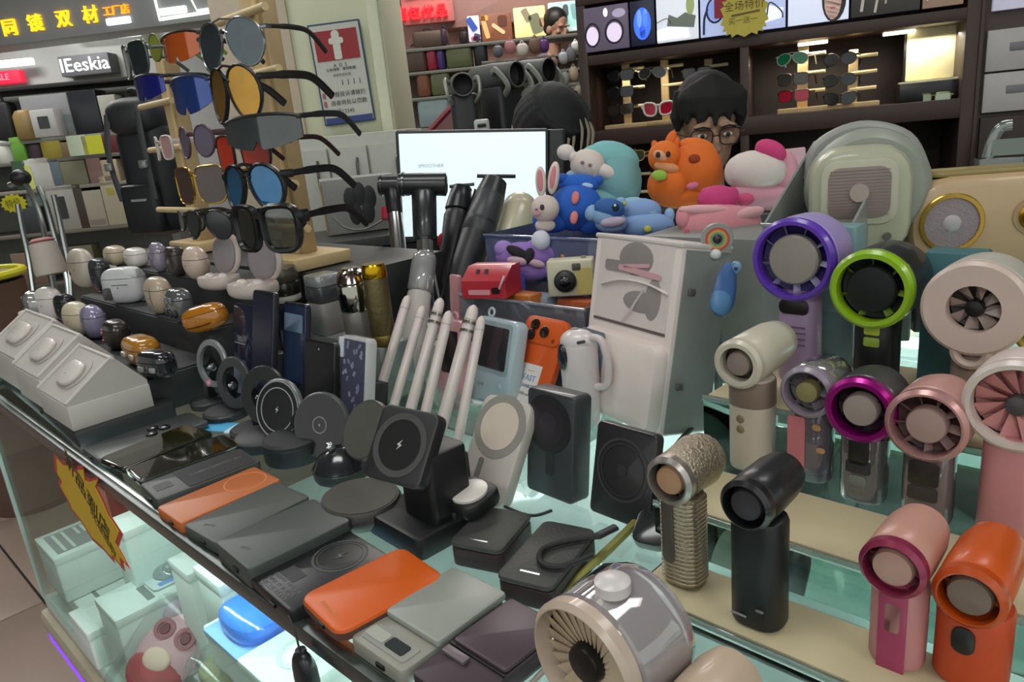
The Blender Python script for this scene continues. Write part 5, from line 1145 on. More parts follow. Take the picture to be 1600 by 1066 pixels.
# ================================================================ STYLUS PENS
PW = M('cfc4bf', .35, tint=.03, coat=.2)
def pen(label, top, bot, wpx, h=0., tip='plain', col=None):
    b = at(*bot, h); k = mpp(b); mat = col or PW
    # lean back a little: the top sits slightly further away than the foot
    tp = pt(*top, depth(b)*1.035); r = wpx*k*.6
    t = thing('stylus_pen', label, 'pen', b, 0)
    v = tp-b
    P = lambda s: tuple(v*s)
    part(t, 'barrel', G().tube([P(0), P(.02), P(.9), P(.955), P(.985), P(1.0)], [r*.8, r, r, r*.94, r*.66, r*.2], 14), mat); part(t, 'end_band', G().tube([P(.885), P(.893)], r*1.03, 14), M('a9a09c', .3))
    part(t, 'foot_cup', G().lathe([(r*1.5, 0), (r*1.5, .004), (r*1.1, .006)], 16), CLEAR('e6efec', .3, .2))
    if tip == 'gem':
        for s_ in (.80, .86): part(t, 'gem_band', G().tube([P(s_), P(s_+.018)], r*1.22, 14), M('77746f', .2, .6))
    return t
pen('leftmost plain white stylus pen in the leaning row', (638, 462), (582, 650), 13)
pen('second white stylus pen, shorter, in the leaning row', (661, 478), (607, 662), 13)
pen('third white stylus pen with a grey banded head', (689, 466), (633, 672), 15, tip='gem')
pen('fourth plain white stylus pen, short, in the leaning row', (702, 486), (655, 686), 14)
pen('fifth and thickest white stylus pen with a dark band', (741, 477), (681, 698), 17, tip='gem')
pen('slim white stylus pen sixth in the leaning row', (753, 494), (713, 702), 13)
pen('short pale stylus pen between the fourth and fifth, set back', (676, 520), (640, 650), 11)
single('pen_rest', 'clear acrylic block behind the row of white stylus pens', 'rest', G().box(-.93, -.66, .575, .61, 0, .04, .002), CLEAR('f2f8f5', .04, .02), loc=Vector((0, 0, C0)), yaw=YAW)
# small product packs seen between the pens
for k, (px, w_, hh_, c, lab) in enumerate((((585, 560), .045, .05, '8b8d8a', 'grey small pack with dark marks behind the first pen'), ((618, 560), .04, .052, 'b9a9a8', 'pale pink small pack behind the second pen'), ((720, 590), .045, .06, 'cba9ac', 'rose small pack behind the fifth pen'), ((676, 585), .045, .055, 'a6a39c', 'stone coloured small pack behind the fourth pen'))):
    p = at(*px, 0) 
    t = thing('small_pack', lab, 'box', p); part(t, 'carton', G().slab(w_, .03, hh_, .003, .002), M(c, .5))
    for j in range(2): part(t, 'printed_mark', G().ell(.007, .0008, .006, T(w_*(-.2+.4*j), -.0153, hh_*.6), 10, 4), M('3c3d3e', .5))
# ================================================================ THREE IN ONE CHARGING DOCK
p = at(640, 838, 0)
t = thing('charging_dock', 'black three in one charging dock with tilted ring plate and white watch puck', 'charger', p, R(-48))
I_ = t.matrix_world.inverted(); d0 = depth(p)
BK = M('141517', .45)
part(t, 'base', G().slab(.09, .085, .024, .008, .003, T(.004, .02, 0)), BK)
cc = I_ @ pt(690, 712, d0+.03)
part(t, 'column', G().slab(.056, .05, cc.z-.02, .006, .003, T(cc.x-.012, cc.y, .02)), M('1a1b1d', .5))
c = I_ @ pt(629, 697, d0-.035); r_ = .029
hm = T(*c) @ RZ(16) @ RX(-36) @ FR @ RZ(-3)
hd = part(t, 'phone_plate', G().slab(.070, .072, .016, .008, .003, hm @ T(0, 0, -.012)), M('222224', .45))
part(t, 'neck_block', G().slab(.052, .048, max(.03, c.z-.024), .006, .003, T(c.x+.008, c.y+.026, .018)), BK)
part(hd, 'charging_ring', G().ring(r_*1.06, r_*.84, .0012, 40, hm @ T(0, 0, .004)), M('4a4a4a', .4)); part(hd, 'disc_face', G().lathe([(r_*.84, .004), (r_*.84, .0048)], 36, hm), M('201f20', .4)); part(hd, 'bolt_mark', bolt_geo(.0055, hm @ T(0, 0, .005) @ RZ(-15)), M('c2c2c2', .4))
w_ = I_ @ pt(733, 766, d0-.02)
part(t, 'watch_arm', G().slab(.05, .046, .016, .014, .004, T(w_.x-.002, w_.y+.004, w_.z-.018) @ RX(10)), BK); pk = part(t, 'watch_puck', G().lathe([(.0185, -.001), (.0185, .002), (.0165, .003)], 32, T(w_.x, w_.y, w_.z-.002) @ RX(10)), M('cdc9c2', .3))
part(t, 'arm_link', G().slab(.04, .028, .012, .004, .002, T((w_.x+.01)/2, w_.y*.5+.014, .02)), BK)
b_ = I_ @ at(563, 776, .026)
part(t, 'earbud_pad', G().lathe([(.034, -.024), (.045, -.013), (.046, -.005), (.043, .001)], 36, T(*b_) @ SC(1, .9, 1)), M('3b3735', .4)); part(t, 'pad_top', G().lathe([(.041, .0008), (.041, .0016)], 36, T(*b_) @ SC(1, .9, 1)), M('37352f', .5)); part(t, 'pad_link', G().slab(.05, .03, .012, .004, .002, T(b_.x*.5, b_.y*.5+.01, .003)), BK)
part(t, 'power_cable', G().tube(bez([I_ @ at(765, 775, .02), I_ @ at(790, 792, .004), I_ @ at(830, 806, .003), I_ @ at(862, 798, .003)], 5), .0018, 6), M('1d1f20', .5))
# ================================================================ STANDING POWER BANKS
def discs(cx, cz, rr, cols):
    def f(t, w, H, th):
        for k, (q, c_) in enumerate(cols):
            if isinstance(q, tuple): part(t, 'charging_ring', G().ring(rr*q[0], rr*q[1], .0006, 36, T(w*cx, -th/2-.0002*k, H*cz) @ FR), M(c_, .4))
            else: part(t, 'charging_disc', G().lathe([(rr*q, 0), (rr*q, .0008+.0002*k)], 36, T(w*cx, -th/2, H*cz) @ FR), M(c_, .4))
    return f
slab_stand('power_bank', 'white leaning power bank with a grey ring around a cream disc', 'power bank', (716, 772), (790, 800), 616, 34, .016, 'b8b2aa', r=.012, c=.003, rough=.4, extra=sx(discs(0, .72, .035, [((1.0, .74), '8c8a83'), (.74, 'c9bdaf')]), face('grey_bar', .30, .40, .16, .40, '75726c', .4, .003)))
slab_stand('power_bank', 'dark slate power bank with a purple black disc, standing behind the square one', 'power bank', (836, 758), (908, 786), 600, 8, .028, '34373a', r=.006, c=.003, rough=.45, extra=sx(discs(-.02, .70, .027, [((1.15, .82), '26282a'), (.82, '2e2a30'), (.45, '36323a')]), face('grey_bar', .44, .60, .22, .44, '2a2d2f', .4, .003)))
slab_stand('power_bank', 'black square power bank with a thin ring, right of the slate one', 'power bank', (926, 796), (1018, 832), 655, 14, .012, '242425', r=.006, c=.002, rough=.4, extra=discs(0, .55, .029, [((1.08, 1.0), '3a3a3b'), ((.9, .86), '333334'), (.2, '2d2d2e')]))
slab_stand('charger_pouch', 'dark grey folded pouch lying behind the silver fan', 'pouch', (985, 850), (1040, 862), 795, 60, .012, '26292b', r=.01)
# ================================================================ HANDHELD CONSOLES, ORANGE PHONE, WHITE ROUND CAMERA
def console(t, w, H, th):
    part(t, 'dark_screen', G().slab(w*.66, H*.46, .001, .003, 0, T(0, -th/2, H*.68) @ FR), M('23262a', .15, coat=.6)); part(t, 'screen_rim', G().slab(w*.8, H*.56, .0006, .005, 0, T(0, -th/2+.0002, H*.68) @ FR), M('8fa0a6', .35))
    part(t, 'control_pad', G().slab(.012, .004, .002, .001, 0, T(-w*.2, -th/2, H*.26) @ FR), M('8798a0', .4)); part(t, 'round_button', G().lathe([(.005, 0), (.004, .002)], 14, T(w*.24, -th/2, H*.28) @ FR), M('a9bcc4', .4))
    part(t, 'loop', G().torus(.006, .0018, 16, 6, T(-w*.3, 0, H+.006) @ RX(90)), M('a9b4ba', .3))
slab_stand('handheld_gadget', 'pale blue handheld gadget with a tall dark screen', 'gadget', (738, 628), (800, 650), 492, 17, .022, 'a7b8c0', r=.012, c=.004, extra=sx(console, support))
slab_stand('handheld_gadget', 'rose handheld gadget with a dark screen, behind the thick pen', 'gadget', (690, 630), (728, 642), 496, 10, .018, 'c08f94', r=.008, c=.003, extra=sx(face('dark_screen', .2, .8, .4, .88, '2a2022', .15), lambda t, w, H, th: part(t, 'loop', G().torus(.006, .0018, 16, 6, T(0, 0, H+.004) @ RX(90)), M('b98a90', .3))))
def triple(t, w, H, th):
    isl = part(t, 'camera_island', G().slab(w*.92, H*.25, .002, .012, .001, T(-w*.0, -th/2, H*.85) @ FR), M('c4541c', .35))
    for (x, z) in ((-.2, .91), (-.24, .80), (.06, .85)):
        part(isl, 'camera_lens', G().lathe([(.0078, 0), (.0078, .003), (.006, .0036)], 18, T(w*x, -th/2-.002, H*z) @ FR), M('1b1310', .15, coat=.8)); 
    part(isl, 'flash', G().lathe([(.003, 0), (.003, .001)], 12, T(w*.3, -th/2-.002, H*.78) @ FR), M('8c2f18', .3))
    part(t, 'paper_sticker', G().slab(w*.46, H*.44, .0006, .001, 0, T(.0, -th/2, H*.30) @ FR), M('d5cfca', .6))
    text(t, 'lettering', 'FAST', .0115, M('4f88b8', .5), T(0, -th/2-.0008, H*.38) @ FR, .0002); text(t, 'lettering', 'CHARGE', .007, M('2c3c78', .5), T(0, -th/2-.0008, H*.30) @ FR, .0002); text(t, 'lettering', '5000 mAh', .0062, M('6a6664', .5), T(0, -th/2-.0008, H*.22) @ FR, .0002); text(t, 'lettering', '------', .007, M('8c8884', .5), T(0, -th/2-.0008, H*.46) @ FR, .0002)
slab_stand('phone', 'orange phone with three round lenses and a paper sticker, standing upright', 'phone', (783, 640), (845, 662), 492, 30, .010, 'c9541c', r=.012, rough=.35, extra=sx(triple, support))
# white rounded camera with a handle
p, hh = drop(905, 560, .93, 0); k = .93/F
t = thing('kids_camera', 'white round topped camera with a black oval lens and side handle', 'camera', p, R(-38))
part(t, 'camera_body', G().slab(62*k, 50*k, hh+36*k, .022, .012, T(0, 0, 0)), M('c9bfc0', .3, coat=.3)); part(t, 'top_cap', G().ell(30*k, 24*k, 20*k, T(0, 0, hh+28*k)), M('d2c8c8', .3, coat=.3)); part(t, 'oval_lens', G().ell(9*k, .003, 22*k, T(-14*k, -25.5*k, hh+8*k), 18, 8), M('232028', .1, coat=1.))
part(t, 'top_button', G().ell(8*k, 6*k, 3*k, T(-4*k, 0, hh+47*k), 12, 6), M('8a8284', .4)); part(t, 'side_handle', G().tube(bez([(28*k, -4*k, hh+38*k), (46*k, -6*k, hh+34*k), (54*k, -6*k, hh), (50*k, -6*k, hh-34*k), (30*k, -4*k, hh-42*k)], 5), 6*k, 10), M('cdbfbf', .3, coat=.3)); part(t, 'hinge_slot', G().slab(16*k, 5*k, .001, .002, 0, T(22*k, -25.2*k, hh+36*k) @ FR @ RZ(15)), M('4c484a', .4))
# ================================================================ CANISTERS, FLASK, SHAVERS
def canister(label, x, y, wpx, ytop, h, parts_, lean=0, name='canister', cat='canister', square=False):
    p = at(x, y, h); k = mpp(p); H = hgt(p, ytop); r = wpx*k/2
    t = thing(name, label, cat, (0, 0, 0), m=mw(p, YAW) @ RY(lean))
    for nm, z0, z1, r0_, r1_, mat in parts_:
        if square: part(t, nm, G().slab(2*r*r0_, 2*r*r0_, H*(z1-z0), r*.35, .002, T(0, 0, H*z0)), mat)
        else: part(t, nm, G().lathe([(r*r0_*.96, H*z0), (r*r0_, H*z0+.002), (r*r1_, H*z1-.003), (r*r1_*.93, H*z1)], 28), mat)
    return t
canister('black lidded jar with a pale band behind the open earbud cases', 452, 510, 54, 418, .085, [('jar_body', 0, .45, .95, .95, M('17181a', .3)), ('pale_band', .45, .55, .98, .98, M('b9b6ae', .4)), ('jar_neck', .55, .78, .96, .96, M('26241f', .25, coat=.6)), ('lid', .78, 1, 1, .98, M('5d5648', .3, .3))], name='jar', cat='jar')
canister('square clear topped canister with a grey lower half', 517, 518, 46, 428, .085, [('body', 0, .55, 1, 1, M('8d8a86', .45)), ('dark_waist', .55, .82, 1, 1, M('3f4245', .25, coat=.5)), ('clear_cap', .82, 1, .96, .96, M('a9adae', .15, .4))], square=True)
canister('chrome flask with a rose tinted domed cap', 565, 530, 52, 418, .085, [('body', 0, .42, .86, .92, M('77746f', .35, .3)), ('chrome_sleeve', .42, .80, .95, 1, M('a8a59c', .12, 1.)), ('dome_cap', .80, .93, 1, .86, M('b7a3a0', .12, 1.)), ('cap_top', .93, 1, .8, .55, M('c2bdb6', .1, 1.))], name='flask', cat='flask')
canister('olive brown etched flask with a gold cap', 601, 538, 38, 412, .085, [('body', 0, .84, .98, 1, M('5d5232', .4, .5, bump=.6, scale=120)), ('base_ring', .02, .14, 1.04, 1.04, M('7d6c34', .35, .7)), ('gold_cap', .84, 1, 1.05, .95, M('c49a1e', .2, 1.))], name='flask', cat='flask')
def shaver(label, base_px, top_px, wpx, h, mats, head=None, back=1.03, name='shaver', cat='shaver', extra=None):
    b = at(*base_px, h); k = mpp(b); tp = pt(*top_px, depth(b)*back); v = tp-b; r = wpx*k/2
    t = thing(name, label, cat, b, 0)
    P = lambda s, dx=0: tuple(v*s+ir*(dx*k))
    for nm, s0, s1, ra, rb, mat in mats: part(t, nm, G().tube([P(s0), P(s0+(s1-s0)*.06), P(s0+(s1-s0)*.5), P(s0+(s1-s0)*.94), P(s1)], [r*ra*.88, r*ra, r*(ra+rb)/2, r*rb, r*rb*.86], 16), mat)
    if head: head(t, P, k, v)
    if extra: extra(t, P, k, v)
    return t
def thead(lx, rx_, wpx, drop_=0, col='1d2022'):
    def f(t, P, k, v):
        a_, b_ = Vector(P(1.0, lx)), Vector(P(1.0, rx_)); w = wpx*k/2
        part(t, 'cross_head', G().tube([a_, a_*.97+b_*.03, (a_+b_)/2, b_*.97+a_*.03, b_], [w*.6, w*.95, w, w*1.05, w*.7], 16), M(col, .35, coat=.3)); part(t, 'vent_ring', G().tube([a_*.9+b_*.1, a_*.86+b_*.14], w*1.08, 16), M('5d6264', .25, .8))
    return f
shaver('tall massage gun with a black cross head and chrome handle, right of two', (668, 520), (662, 288), 40, .05, [('chrome_handle', 0, .68, .62, .66, CHROME), ('dark_neck', .62, .95, .95, 1.0, M('1c2124', .35, coat=.3))], thead(-42, 38, 36), name='massage_gun', cat='massage gun')
shaver('slim massage gun with a red tip and chrome handle, left of two', (632, 470), (612, 290), 30, .05, [('chrome_handle', 0, .86, .8, .8, CHROME), ('dark_neck', .74, .98, .85, .9, M('1a1c1e', .35))], thead(-22, 30, 32), name='massage_gun', cat='massage gun', extra=lambda t, P, k, v: part(t, 'red_accent', G().tube([P(.80, -14), P(.70, -16)], 7*k, 8), M('a82038', .3)))
shaver('black electric clipper with a red switch, behind the white tube', (690, 490), (722, 292), 46, .05, [('clipper_body', 0, .8, .62, .95, M('1a1b1f', .4)), ('clipper_head', .8, 1.0, .95, .72, M('232629', .3, .4))], name='clipper', cat='clipper', extra=lambda t, P, k, v: (part(t, 'red_switch', G().ell(9*k, 5*k, 14*k, T(*Vector(P(.56, -16)))), M('b81c34', .35)), part(t, 'blade', G().slab(40*k, 10*k, 5*k, .001, .001, T(*Vector(P(1.0)))), M('50555a', .25, .8)), part(t, 'chrome_clip', G().tube([P(.98, 20), P(.84, 16)], 4*k, 8), CHROME)))
shaver('large slanted black clipper with a wide blade, in front of the cream device', (700, 500), (772, 288), 58, .05, [('clipper_body', 0, .75, .7, .95, M('1e1f22', .45)), ('grey_grip', .60, .93, .97, .86, M('3a3c3f', .4)), ('clipper_head', .9, 1.03, .86, .7, M('26282a', .35))], name='clipper', cat='clipper', back=1.06, extra=lambda t, P, k, v: (part(t, 'blade', G().slab(64*k, 14*k, 6*k, .001, .001, T(*Vector(P(1.05))) @ RY(6)), M('33363a', .25, .8)), part(t, 'silver_line', G().tube([P(.1, -22), P(.6, -24)], 2.2*k, 6), M('70747a', .3, .8))))
shaver('smooth cream device with a rounded top leaning right', (762, 480), (814, 318), 66, .05, [('cream_body', 0, .96, .95, .92, M('bdb69c', .3, coat=.4))], lambda t, P, k, v: part(t, 'rounded_top', G().ell(28*k, 26*k, 26*k, T(*Vector(P(.955)))), M('c2bba2', .3, coat=.4)), name='hair_remover', cat='device', back=1.04, extra=lambda t, P, k, v: part(t, 'dark_button', G().ell(8*k, 4*k, 6*k, T(*(Vector(P(.14, -2))-fw*.034))), M('2a2824', .4)))
shaver('white tube shaver under a clear cap behind the stylus pens', (636, 596), (664, 398), 42, .0, [('white_body', 0, .72, .9, .92, M('c6bfba', .35)), ('clear_cap', .70, .97, 1.0, .95, CLEAR('d9dbdb', .3, .35)), ('inner_head', .72, .9, .5, .4, M('d8d4d0', .3))], lambda t, P, k, v: part(t, 'cap_top', G().ell(19*k, 19*k, 16*k, T(*Vector(P(.965)))), CLEAR('d9dbdb', .4, .4)), name='travel_shaver', cat='shaver', extra=lambda t, P, k, v: part(t, 'grey_emblem', G().ell(8*k, 3*k, 5*k, T(*(Vector(P(.47, 5))-fw*19*k)) @ RY(-35)), M('7c7874', .4)))
shaver('thin silver rod leaning beside the white tube shaver', (692, 500), (668, 372), 6, .05, [('rod', 0, 1, .9, .9, M('9a9c9c', .3, .8))], name='rod', cat='rod')
# ================================================================ CLEAR STEPS UNDER THE FANS
FS = thing('glass_riser', 'clear stepped glass riser with beige mats under the handheld fans', 'riser', (0, 0, 0), m=mw(Vector((0, 0, C0)), YAW))
RG = CLEAR('e9f4f0', .12); BM = M('beb290', .6, tint=.04)
g1, g2, g3 = .014, .045, .10
for (u0, u1, v0, v1, h) in ((-.31, .5, .412, .476, g1), (-.34, .5, .500, .585, g2), (-.36, .5, .625, .80, g3)):
    part(FS, 'glass_step', G().box(u0, u1, v0, v1, .0005, h-.003, .001), RG); part(FS, 'beige_mat', G().box(u0+.004, u1, v0+.004, v1-.003, h-.0028, h, .0005), BM)
    part(FS, 'edge_strip', G().box(u0, u1, v0-.002, v0+.0005, h-.005, h+.0006, .0005), CLEAR('cfe6de', .5, .35))
# ================================================================ HANDHELD FANS
def fan(label, x, y, rpx, d, h, L, body, ring, hub, handle, hubr=.55, nb=9, ringw=.18, hw=.034, hd=.028, bladec=None, yaw=-45, inner='1c1a20', extra=None, hmat=None, bmat=None, rmat=None, metal=0., taper=1.0, core=None, neck=0.8, bw=.4):
    k = d/F; r = rpx*k
    q = pt(x, y, d); Y = R(yaw); fwd = Vector((math.sin(Y), -math.cos(Y), 0))       # facing
    ax = q-fwd*(L*.30)
    base = Vector((ax.x, ax.y, C0+h)); Hc = q.z-C0-h
    t = thing('handheld_fan', label, 'fan', base, Y)
    bm = bmat or M(body, .4, tint=.03, coat=.2); rm = rmat or M(ring, .3, metal, coat=.3); hm = hmat or M(handle, .4, tint=.03)
    hw *= .84; hd *= .82
    A = T(0, -L*.30, Hc) @ RX(-90)               # local z runs backwards from the front face
    part(t, 'head_shell', G().lathe([(r*.90, .004), (r*.99, .007), (r*1.0, L*.35), (r*.97*taper, L*.72), (r*.86*taper, L*.92), (r*.55*taper, L*1.0)], 36, A, (False, True)), bm)
    fr_ = part(t, 'front_ring', G().ring(r, r*(1-ringw), .012, 40, A @ T(0, 0, -.006), .003), rm)
    part(t, 'inner_well', G().lathe([(r*(1-ringw)*.995, .010), (r*.3, .016)], 32, A, (False, True)), M(inner, .5))
    bg = G(); rb = r*(1-ringw)*.98; ri_ = r*hubr*.95
    bg.add([(ri_, -.0035*bw, .010), (rb, -.006*bw, .009), (rb, .006*bw, .003), (ri_, .0035*bw, .002), (ri_, -.0035*bw, .0112), (rb, -.006*bw, .0102), (rb, .006*bw, .0042), (ri_, .0035*bw, .0032)], [[3, 2, 1, 0], [4, 5, 6, 7], [0, 1, 5, 4], [1, 2, 6, 5], [2, 3, 7, 6], [3, 0, 4, 7]])
    bme = bg.mesh('blade', M(bladec or ring, .3, metal))
    for j in range(nb): part(fr_, 'blade', bme, None, m=A @ RZ(360/nb*j+8))
    part(t, 'hub', G().lathe([(r*hubr, .006), (r*hubr, -.001), (r*hubr*.92, -.003), (r*hubr*.3, -.0042)], 32, A), M(hub, .4, .15))
    zt = Hc-r*neck
    if core: part(t, 'inner_core', G().slab(hw*.55, hd*.55, zt*.9, .004, .002, T(0, 0, .006)), M(core, .35))
    part(t, 'handle', G().slab(hw, hd, zt, min(hw, hd)*.42, .004, T(0, 0, 0)), hm)
    if extra: extra(t, Hc, zt, hw, hd, r, L, A)
    return t
def btn(x, z, w, h, c, nm='button', r=.003, rough=.35):
    def f(t, Hc, zt, hw, hd, rr, L, A): part(t, nm, G().slab(w, h, .0015, r, .0005, T(x, -hd/2, zt*z) @ FR), M(c, rough))
    return f
allx = lambda *fs: (lambda *a: [f(*a) for f in fs])
def lines(z0, n, w, c):
    def f(t, Hc, zt, hw, hd, rr, L, A):
        for j in range(n): part(t, 'vent_line', G().slab(w, .0014, .001, .0005, 0, T(0, -hd/2, zt*z0-.006*j) @ FR), M(c, .5))
    return f
fan('lavender fan with a wide violet ring and big grey hub, topmost left of the fans', 1240, 406, 66, .72, g3, .062, '9c8cc0', '5a35a8', '938c84', 'a088a8', hubr=.60, ringw=.16, hw=.048, hd=.04, bladec='b9b0d0', inner='2c1c60', extra=allx(btn(0, .84, .030, .015, '191016', 'display_slot', .006), lines(.62, 4, .024, '6a5670')))
fan('black fan with a lime green ring and dark centre, right of the lavender one', 1362, 452, 63, .66, g3, .075, '1b2021', '86b018', '0f1414', '15191a', hubr=.60, ringw=.20, hw=.046, hd=.04, nb=7, bladec='90a84a', inner='0e1512', extra=allx(btn(.0, .86, .014, .009, 'a8b83a', r=.002), btn(.0, .72, .014, .009, '8ea43a', r=.002)))
fan('cream white fan with a thick rounded ring and small black centre, upper right', 1523, 482, 76, .60, g3, .06, 'b4b0a6', 'c6b3a8', '0e0d0d', '8f7d74', hubr=.18, ringw=.50, bw=.8, hw=.042, hd=.036, nb=8, bladec='a89690', inner='4a403c', rmat=M('c4b0a6', .35), extra=lambda t, Hc, zt, hw, hd, rr, L, A: part(t, 'hang_loop', G().torus(.012, .004, 20, 8, T(0, -hd/2-.004, zt*.93) @ FR), M('c0aaa0', .35)))
def dryer(t, Hc, zt, hw, hd, rr, L, A):
    part(t, 'taupe_collar', G().slab(hw*1.04, hd*1.04, zt*.27, hw*.42, .001, T(0, 0, zt*.70)), M('7c6a60', .45))
    for z in (.58, .47): part(t, 'button', G().ell(.0042, .0015, .0042, T(-hw*.08, -hd/2, zt*z), 12, 5), M('7d6c50', .4))
fan('cream dryer shaped fan with a taupe collar and two tan buttons', 1155, 568, 40, .66, g2, .085, 'b9b4a2', 'bcb7a6', '8d7e78', 'bcb0a2', hubr=.5, ringw=.30, hw=.048, hd=.044, nb=0, inner='5a5048', extra=dryer, taper=1.0)
clr = CLEAR('cbbfd0', .3, .18)
fan('see through lavender mini fan between the cream dryer fan and the magenta one', 1262, 612, 42, .64, g2, .055, '9a8f98', '8c8290', '8a8258', 'a89ab0', hubr=.42, nb=6, hw=.04, hd=.036, hmat=clr, bmat=CLEAR('b9b4b0', .4, .35), core='3a2c28', inner='6a6268', extra=allx(btn(.008, .8, .008, .006, 'b09060'), btn(-.010, .55, .016, .05, 'c07078', 'pink_panel'), btn(.012, .50, .008, .005, 'b88a60')))
fan('magenta metallic ringed fan on a smoky clear handle', 1345, 640, 54, .60, g2, .05, '3c3c3c', 'a0107e', '9a8f88', '6a6a70', hubr=.50, ringw=.24, hw=.044, hd=.038, nb=8, metal=.7, bladec='60405a', inner='241620', hmat=CLEAR('a8a8ac', .35, .25), core='17181a', extra=allx(btn(0, .8, .016, .028, '141214', 'dark_panel'), btn(0, .55, .02, .012, '26282a', 'dark_panel'), btn(0, .35, .014, .01, '6a7068')))
fan('rose pink metallic fan with a pale hub beside the magenta one', 1448, 664, 60, .56, g2, .055, 'bf8f88', 'b98a88', 'a88c86', '8c6c70', hubr=.50, ringw=.16, nb=9, metal=.4, hw=.044, hd=.038, inner='4a2c2c', bladec='c9a8a4', hmat=CLEAR('b8a4a8', .35, .25), core='1c1a1a', extra=allx(btn(0, .72, .022, .02, '2a2624', 'dark_panel'), btn(0, .45, .022, .012, '3a3432', 'dark_panel')))
fan('white rimmed fan with pink vanes cut by the right edge', 1590, 634, 76, .52, g2, .05, 'cfc0ba', 'c9bdb6', '4a4448', 'bb7e80', hubr=.22, ringw=.18, nb=12, bw=1., hw=.05, hd=.04, inner='b07a78', bladec='c88886')
fan('dull yellow fan mostly beyond the right edge', 1650, 508, 60, .58, g3, .05, 'b0a04a', 'b8a850', '8a7a3a', 'a89a48', hw=.044, hd=.036)
sparkle = M('a89c88', .25, .75, tint=.5, bump=1., scale=420)
fan('silver glitter fan with a ribbed sparkling body and peach hub', 1048, 750, 41, .56, g1, .055, 'a89c88', 'b0aaa4', 'b98f70', 'a89c88', hubr=.58, ringw=.22, nb=7, metal=.8, hw=.040, hd=.036, bmat=sparkle, hmat=sparkle, inner='2c2622', bladec='8c8682', taper=1.12,
    extra=allx(btn(-.005, .62, .011, .055, '4a443c', 'grip_panel', .004), lambda t, Hc, zt, hw, hd, rr, L, A: [part(t, 'glitter_rib', G().slab(hw+.0016, hd+.0016, .0022, min(hw, hd)*.42, .0008, T(0, 0, zt*(.06+.0455*j))), M('b9ae9a', .22, .8)) for j in range(20)]))
fan('plain black mini fan standing alone on the front step', 1168, 788, 43, .503, g1, .062, '17191b', '151718', '39353a', '17191b', hubr=.62, ringw=.18, nb=0, hw=.046, hd=.040, inner='0e0f10', extra=allx(btn(.008, .22, .006, .002, '6a6c6e', 'printed_mark', .001), btn(-.008, .12, .012, .0016, '7a7c7e', 'printed_mark', .0005)))
fan('pink beige fan with a wine ring and a magenta strip down the handle', 1396, 886, 50, .46, g1, .062, 'b98a7c', '8a2c4c', 'b58e80', 'b97f80', hubr=.62, ringw=.17, nb=8, hw=.040, hd=.034, metal=.3, inner='5a2238', bladec='a04c64', extra=allx(btn(0, .55, .017, .085, '9c3a5c', 'magenta_strip', .006), btn(0, .62, .010, .022, 'b98a80', r=.003)))
fan('orange fan with a glossy ring and a black oval button at lower right', 1516, 930, 53, .44, g1, .07, 'bf5014', 'b04410', '7a665a', 'b8431c', hubr=.62, ringw=.2, nb=6, hw=.050, hd=.044, inner='4a1a0a', bladec='b85420', extra=btn(-.002, .66, .013, .019, '1b1512', 'oval_button', .006))
# big clear shelled desk fan at the bottom centre
fan('large fan with a cream many vaned face and milky clear rounded shell, bottom centre', 916, 1037, 108, .40, 0, .055, 'c0b4aa', 'b9a898', '1a1817', 'b8aca6', hubr=.30, ringw=.10, nb=26, bw=1.3, yaw=-50, hw=.044, hd=.04, inner='a8967c', bladec='c2b096', bmat=CLEAR('d4cdd0', .4, .42), taper=1.08, extra=lambda t, Hc, zt, hw, hd, rr, L, A: part(t, 'top_button', G().lathe([(.010, 0), (.010, .006), (.007, .008)], 18, T(.004, .004, Hc+rr*.99)), M('c9c4c2', .3)))
fan('beige capped fan only just showing at the bottom edge', 1085, 1128, 60, .37, 0, .045, 'b8a48e', 'b09c88', '8a7a6c', 'b0a090', hw=.036, hd=.03)
# teal packages behind the fans
for k, (u_, v_, w_, h_, c_, lab) in enumerate(((-.175, .79, .05, .13, '3e6a70', 'teal package standing behind the black and lime fan'), (-.085, .79, .06, .14, '42757a', 'teal package standing left of the cream white fan'), (-.29, .80, .05, .15, '6f8c90', 'pale teal package behind the lavender fan'))):
    t = thing('product_package', lab, 'box', uv(u_, v_-.02, g3)); part(t, 'carton', G().slab(w_, .03, h_, .003, .002), M(c_, .45)); part(t, 'printed_patch', G().slab(w_*.7, h_*.4, .0006, .002, 0, T(0, -.0152, h_*.6) @ FR), M('8aa6a6', .5))
# ================================================================ YELLOW GREEN CABLE
t = thing('cable', 'yellow green cable running diagonally between power banks and fans', 'cable', at(930, 880, .004), 0)
I_ = t.matrix_world.inverted()
part(t, 'cord', G().tube(bez([I_ @ at(x, y, .006) for x, y in ((760, 1110), (798, 1060), (850, 985), (905, 905), (960, 850), (1025, 785), (1085, 725), (1150, 640))], 6), .0042, 8), M('8c8a48', .5))
t = thing('cable', 'thin pale cable lying beside the big cream vaned fan', 'cable', at(850, 1050, .003), 0); I_ = t.matrix_world.inverted()
part(t, 'cord', G().tube(bez([I_ @ at(x, y, .003) for x, y in ((825, 1075), (846, 1052), (866, 1030), (880, 1010))], 5), .0022, 8), M('98928a', .5))
t = thing('cable', 'black cable curving between the white box tower and the cream fan', 'cable', at(1080, 660, .0), 0); I_ = t.matrix_world.inverted()
part(t, 'cord', G().tube(bez([I_ @ at(x, y, .004) for x, y in ((1050, 705), (1082, 668), (1110, 650), (1140, 628), (1155, 612))], 5), .0035, 8), M('1c1f20', .5)); part(t, 'plug', G().tube([I_ @ at(1085, 645, .006), I_ @ at(1120, 622, .006)], .006, 8), M('202324', .4))
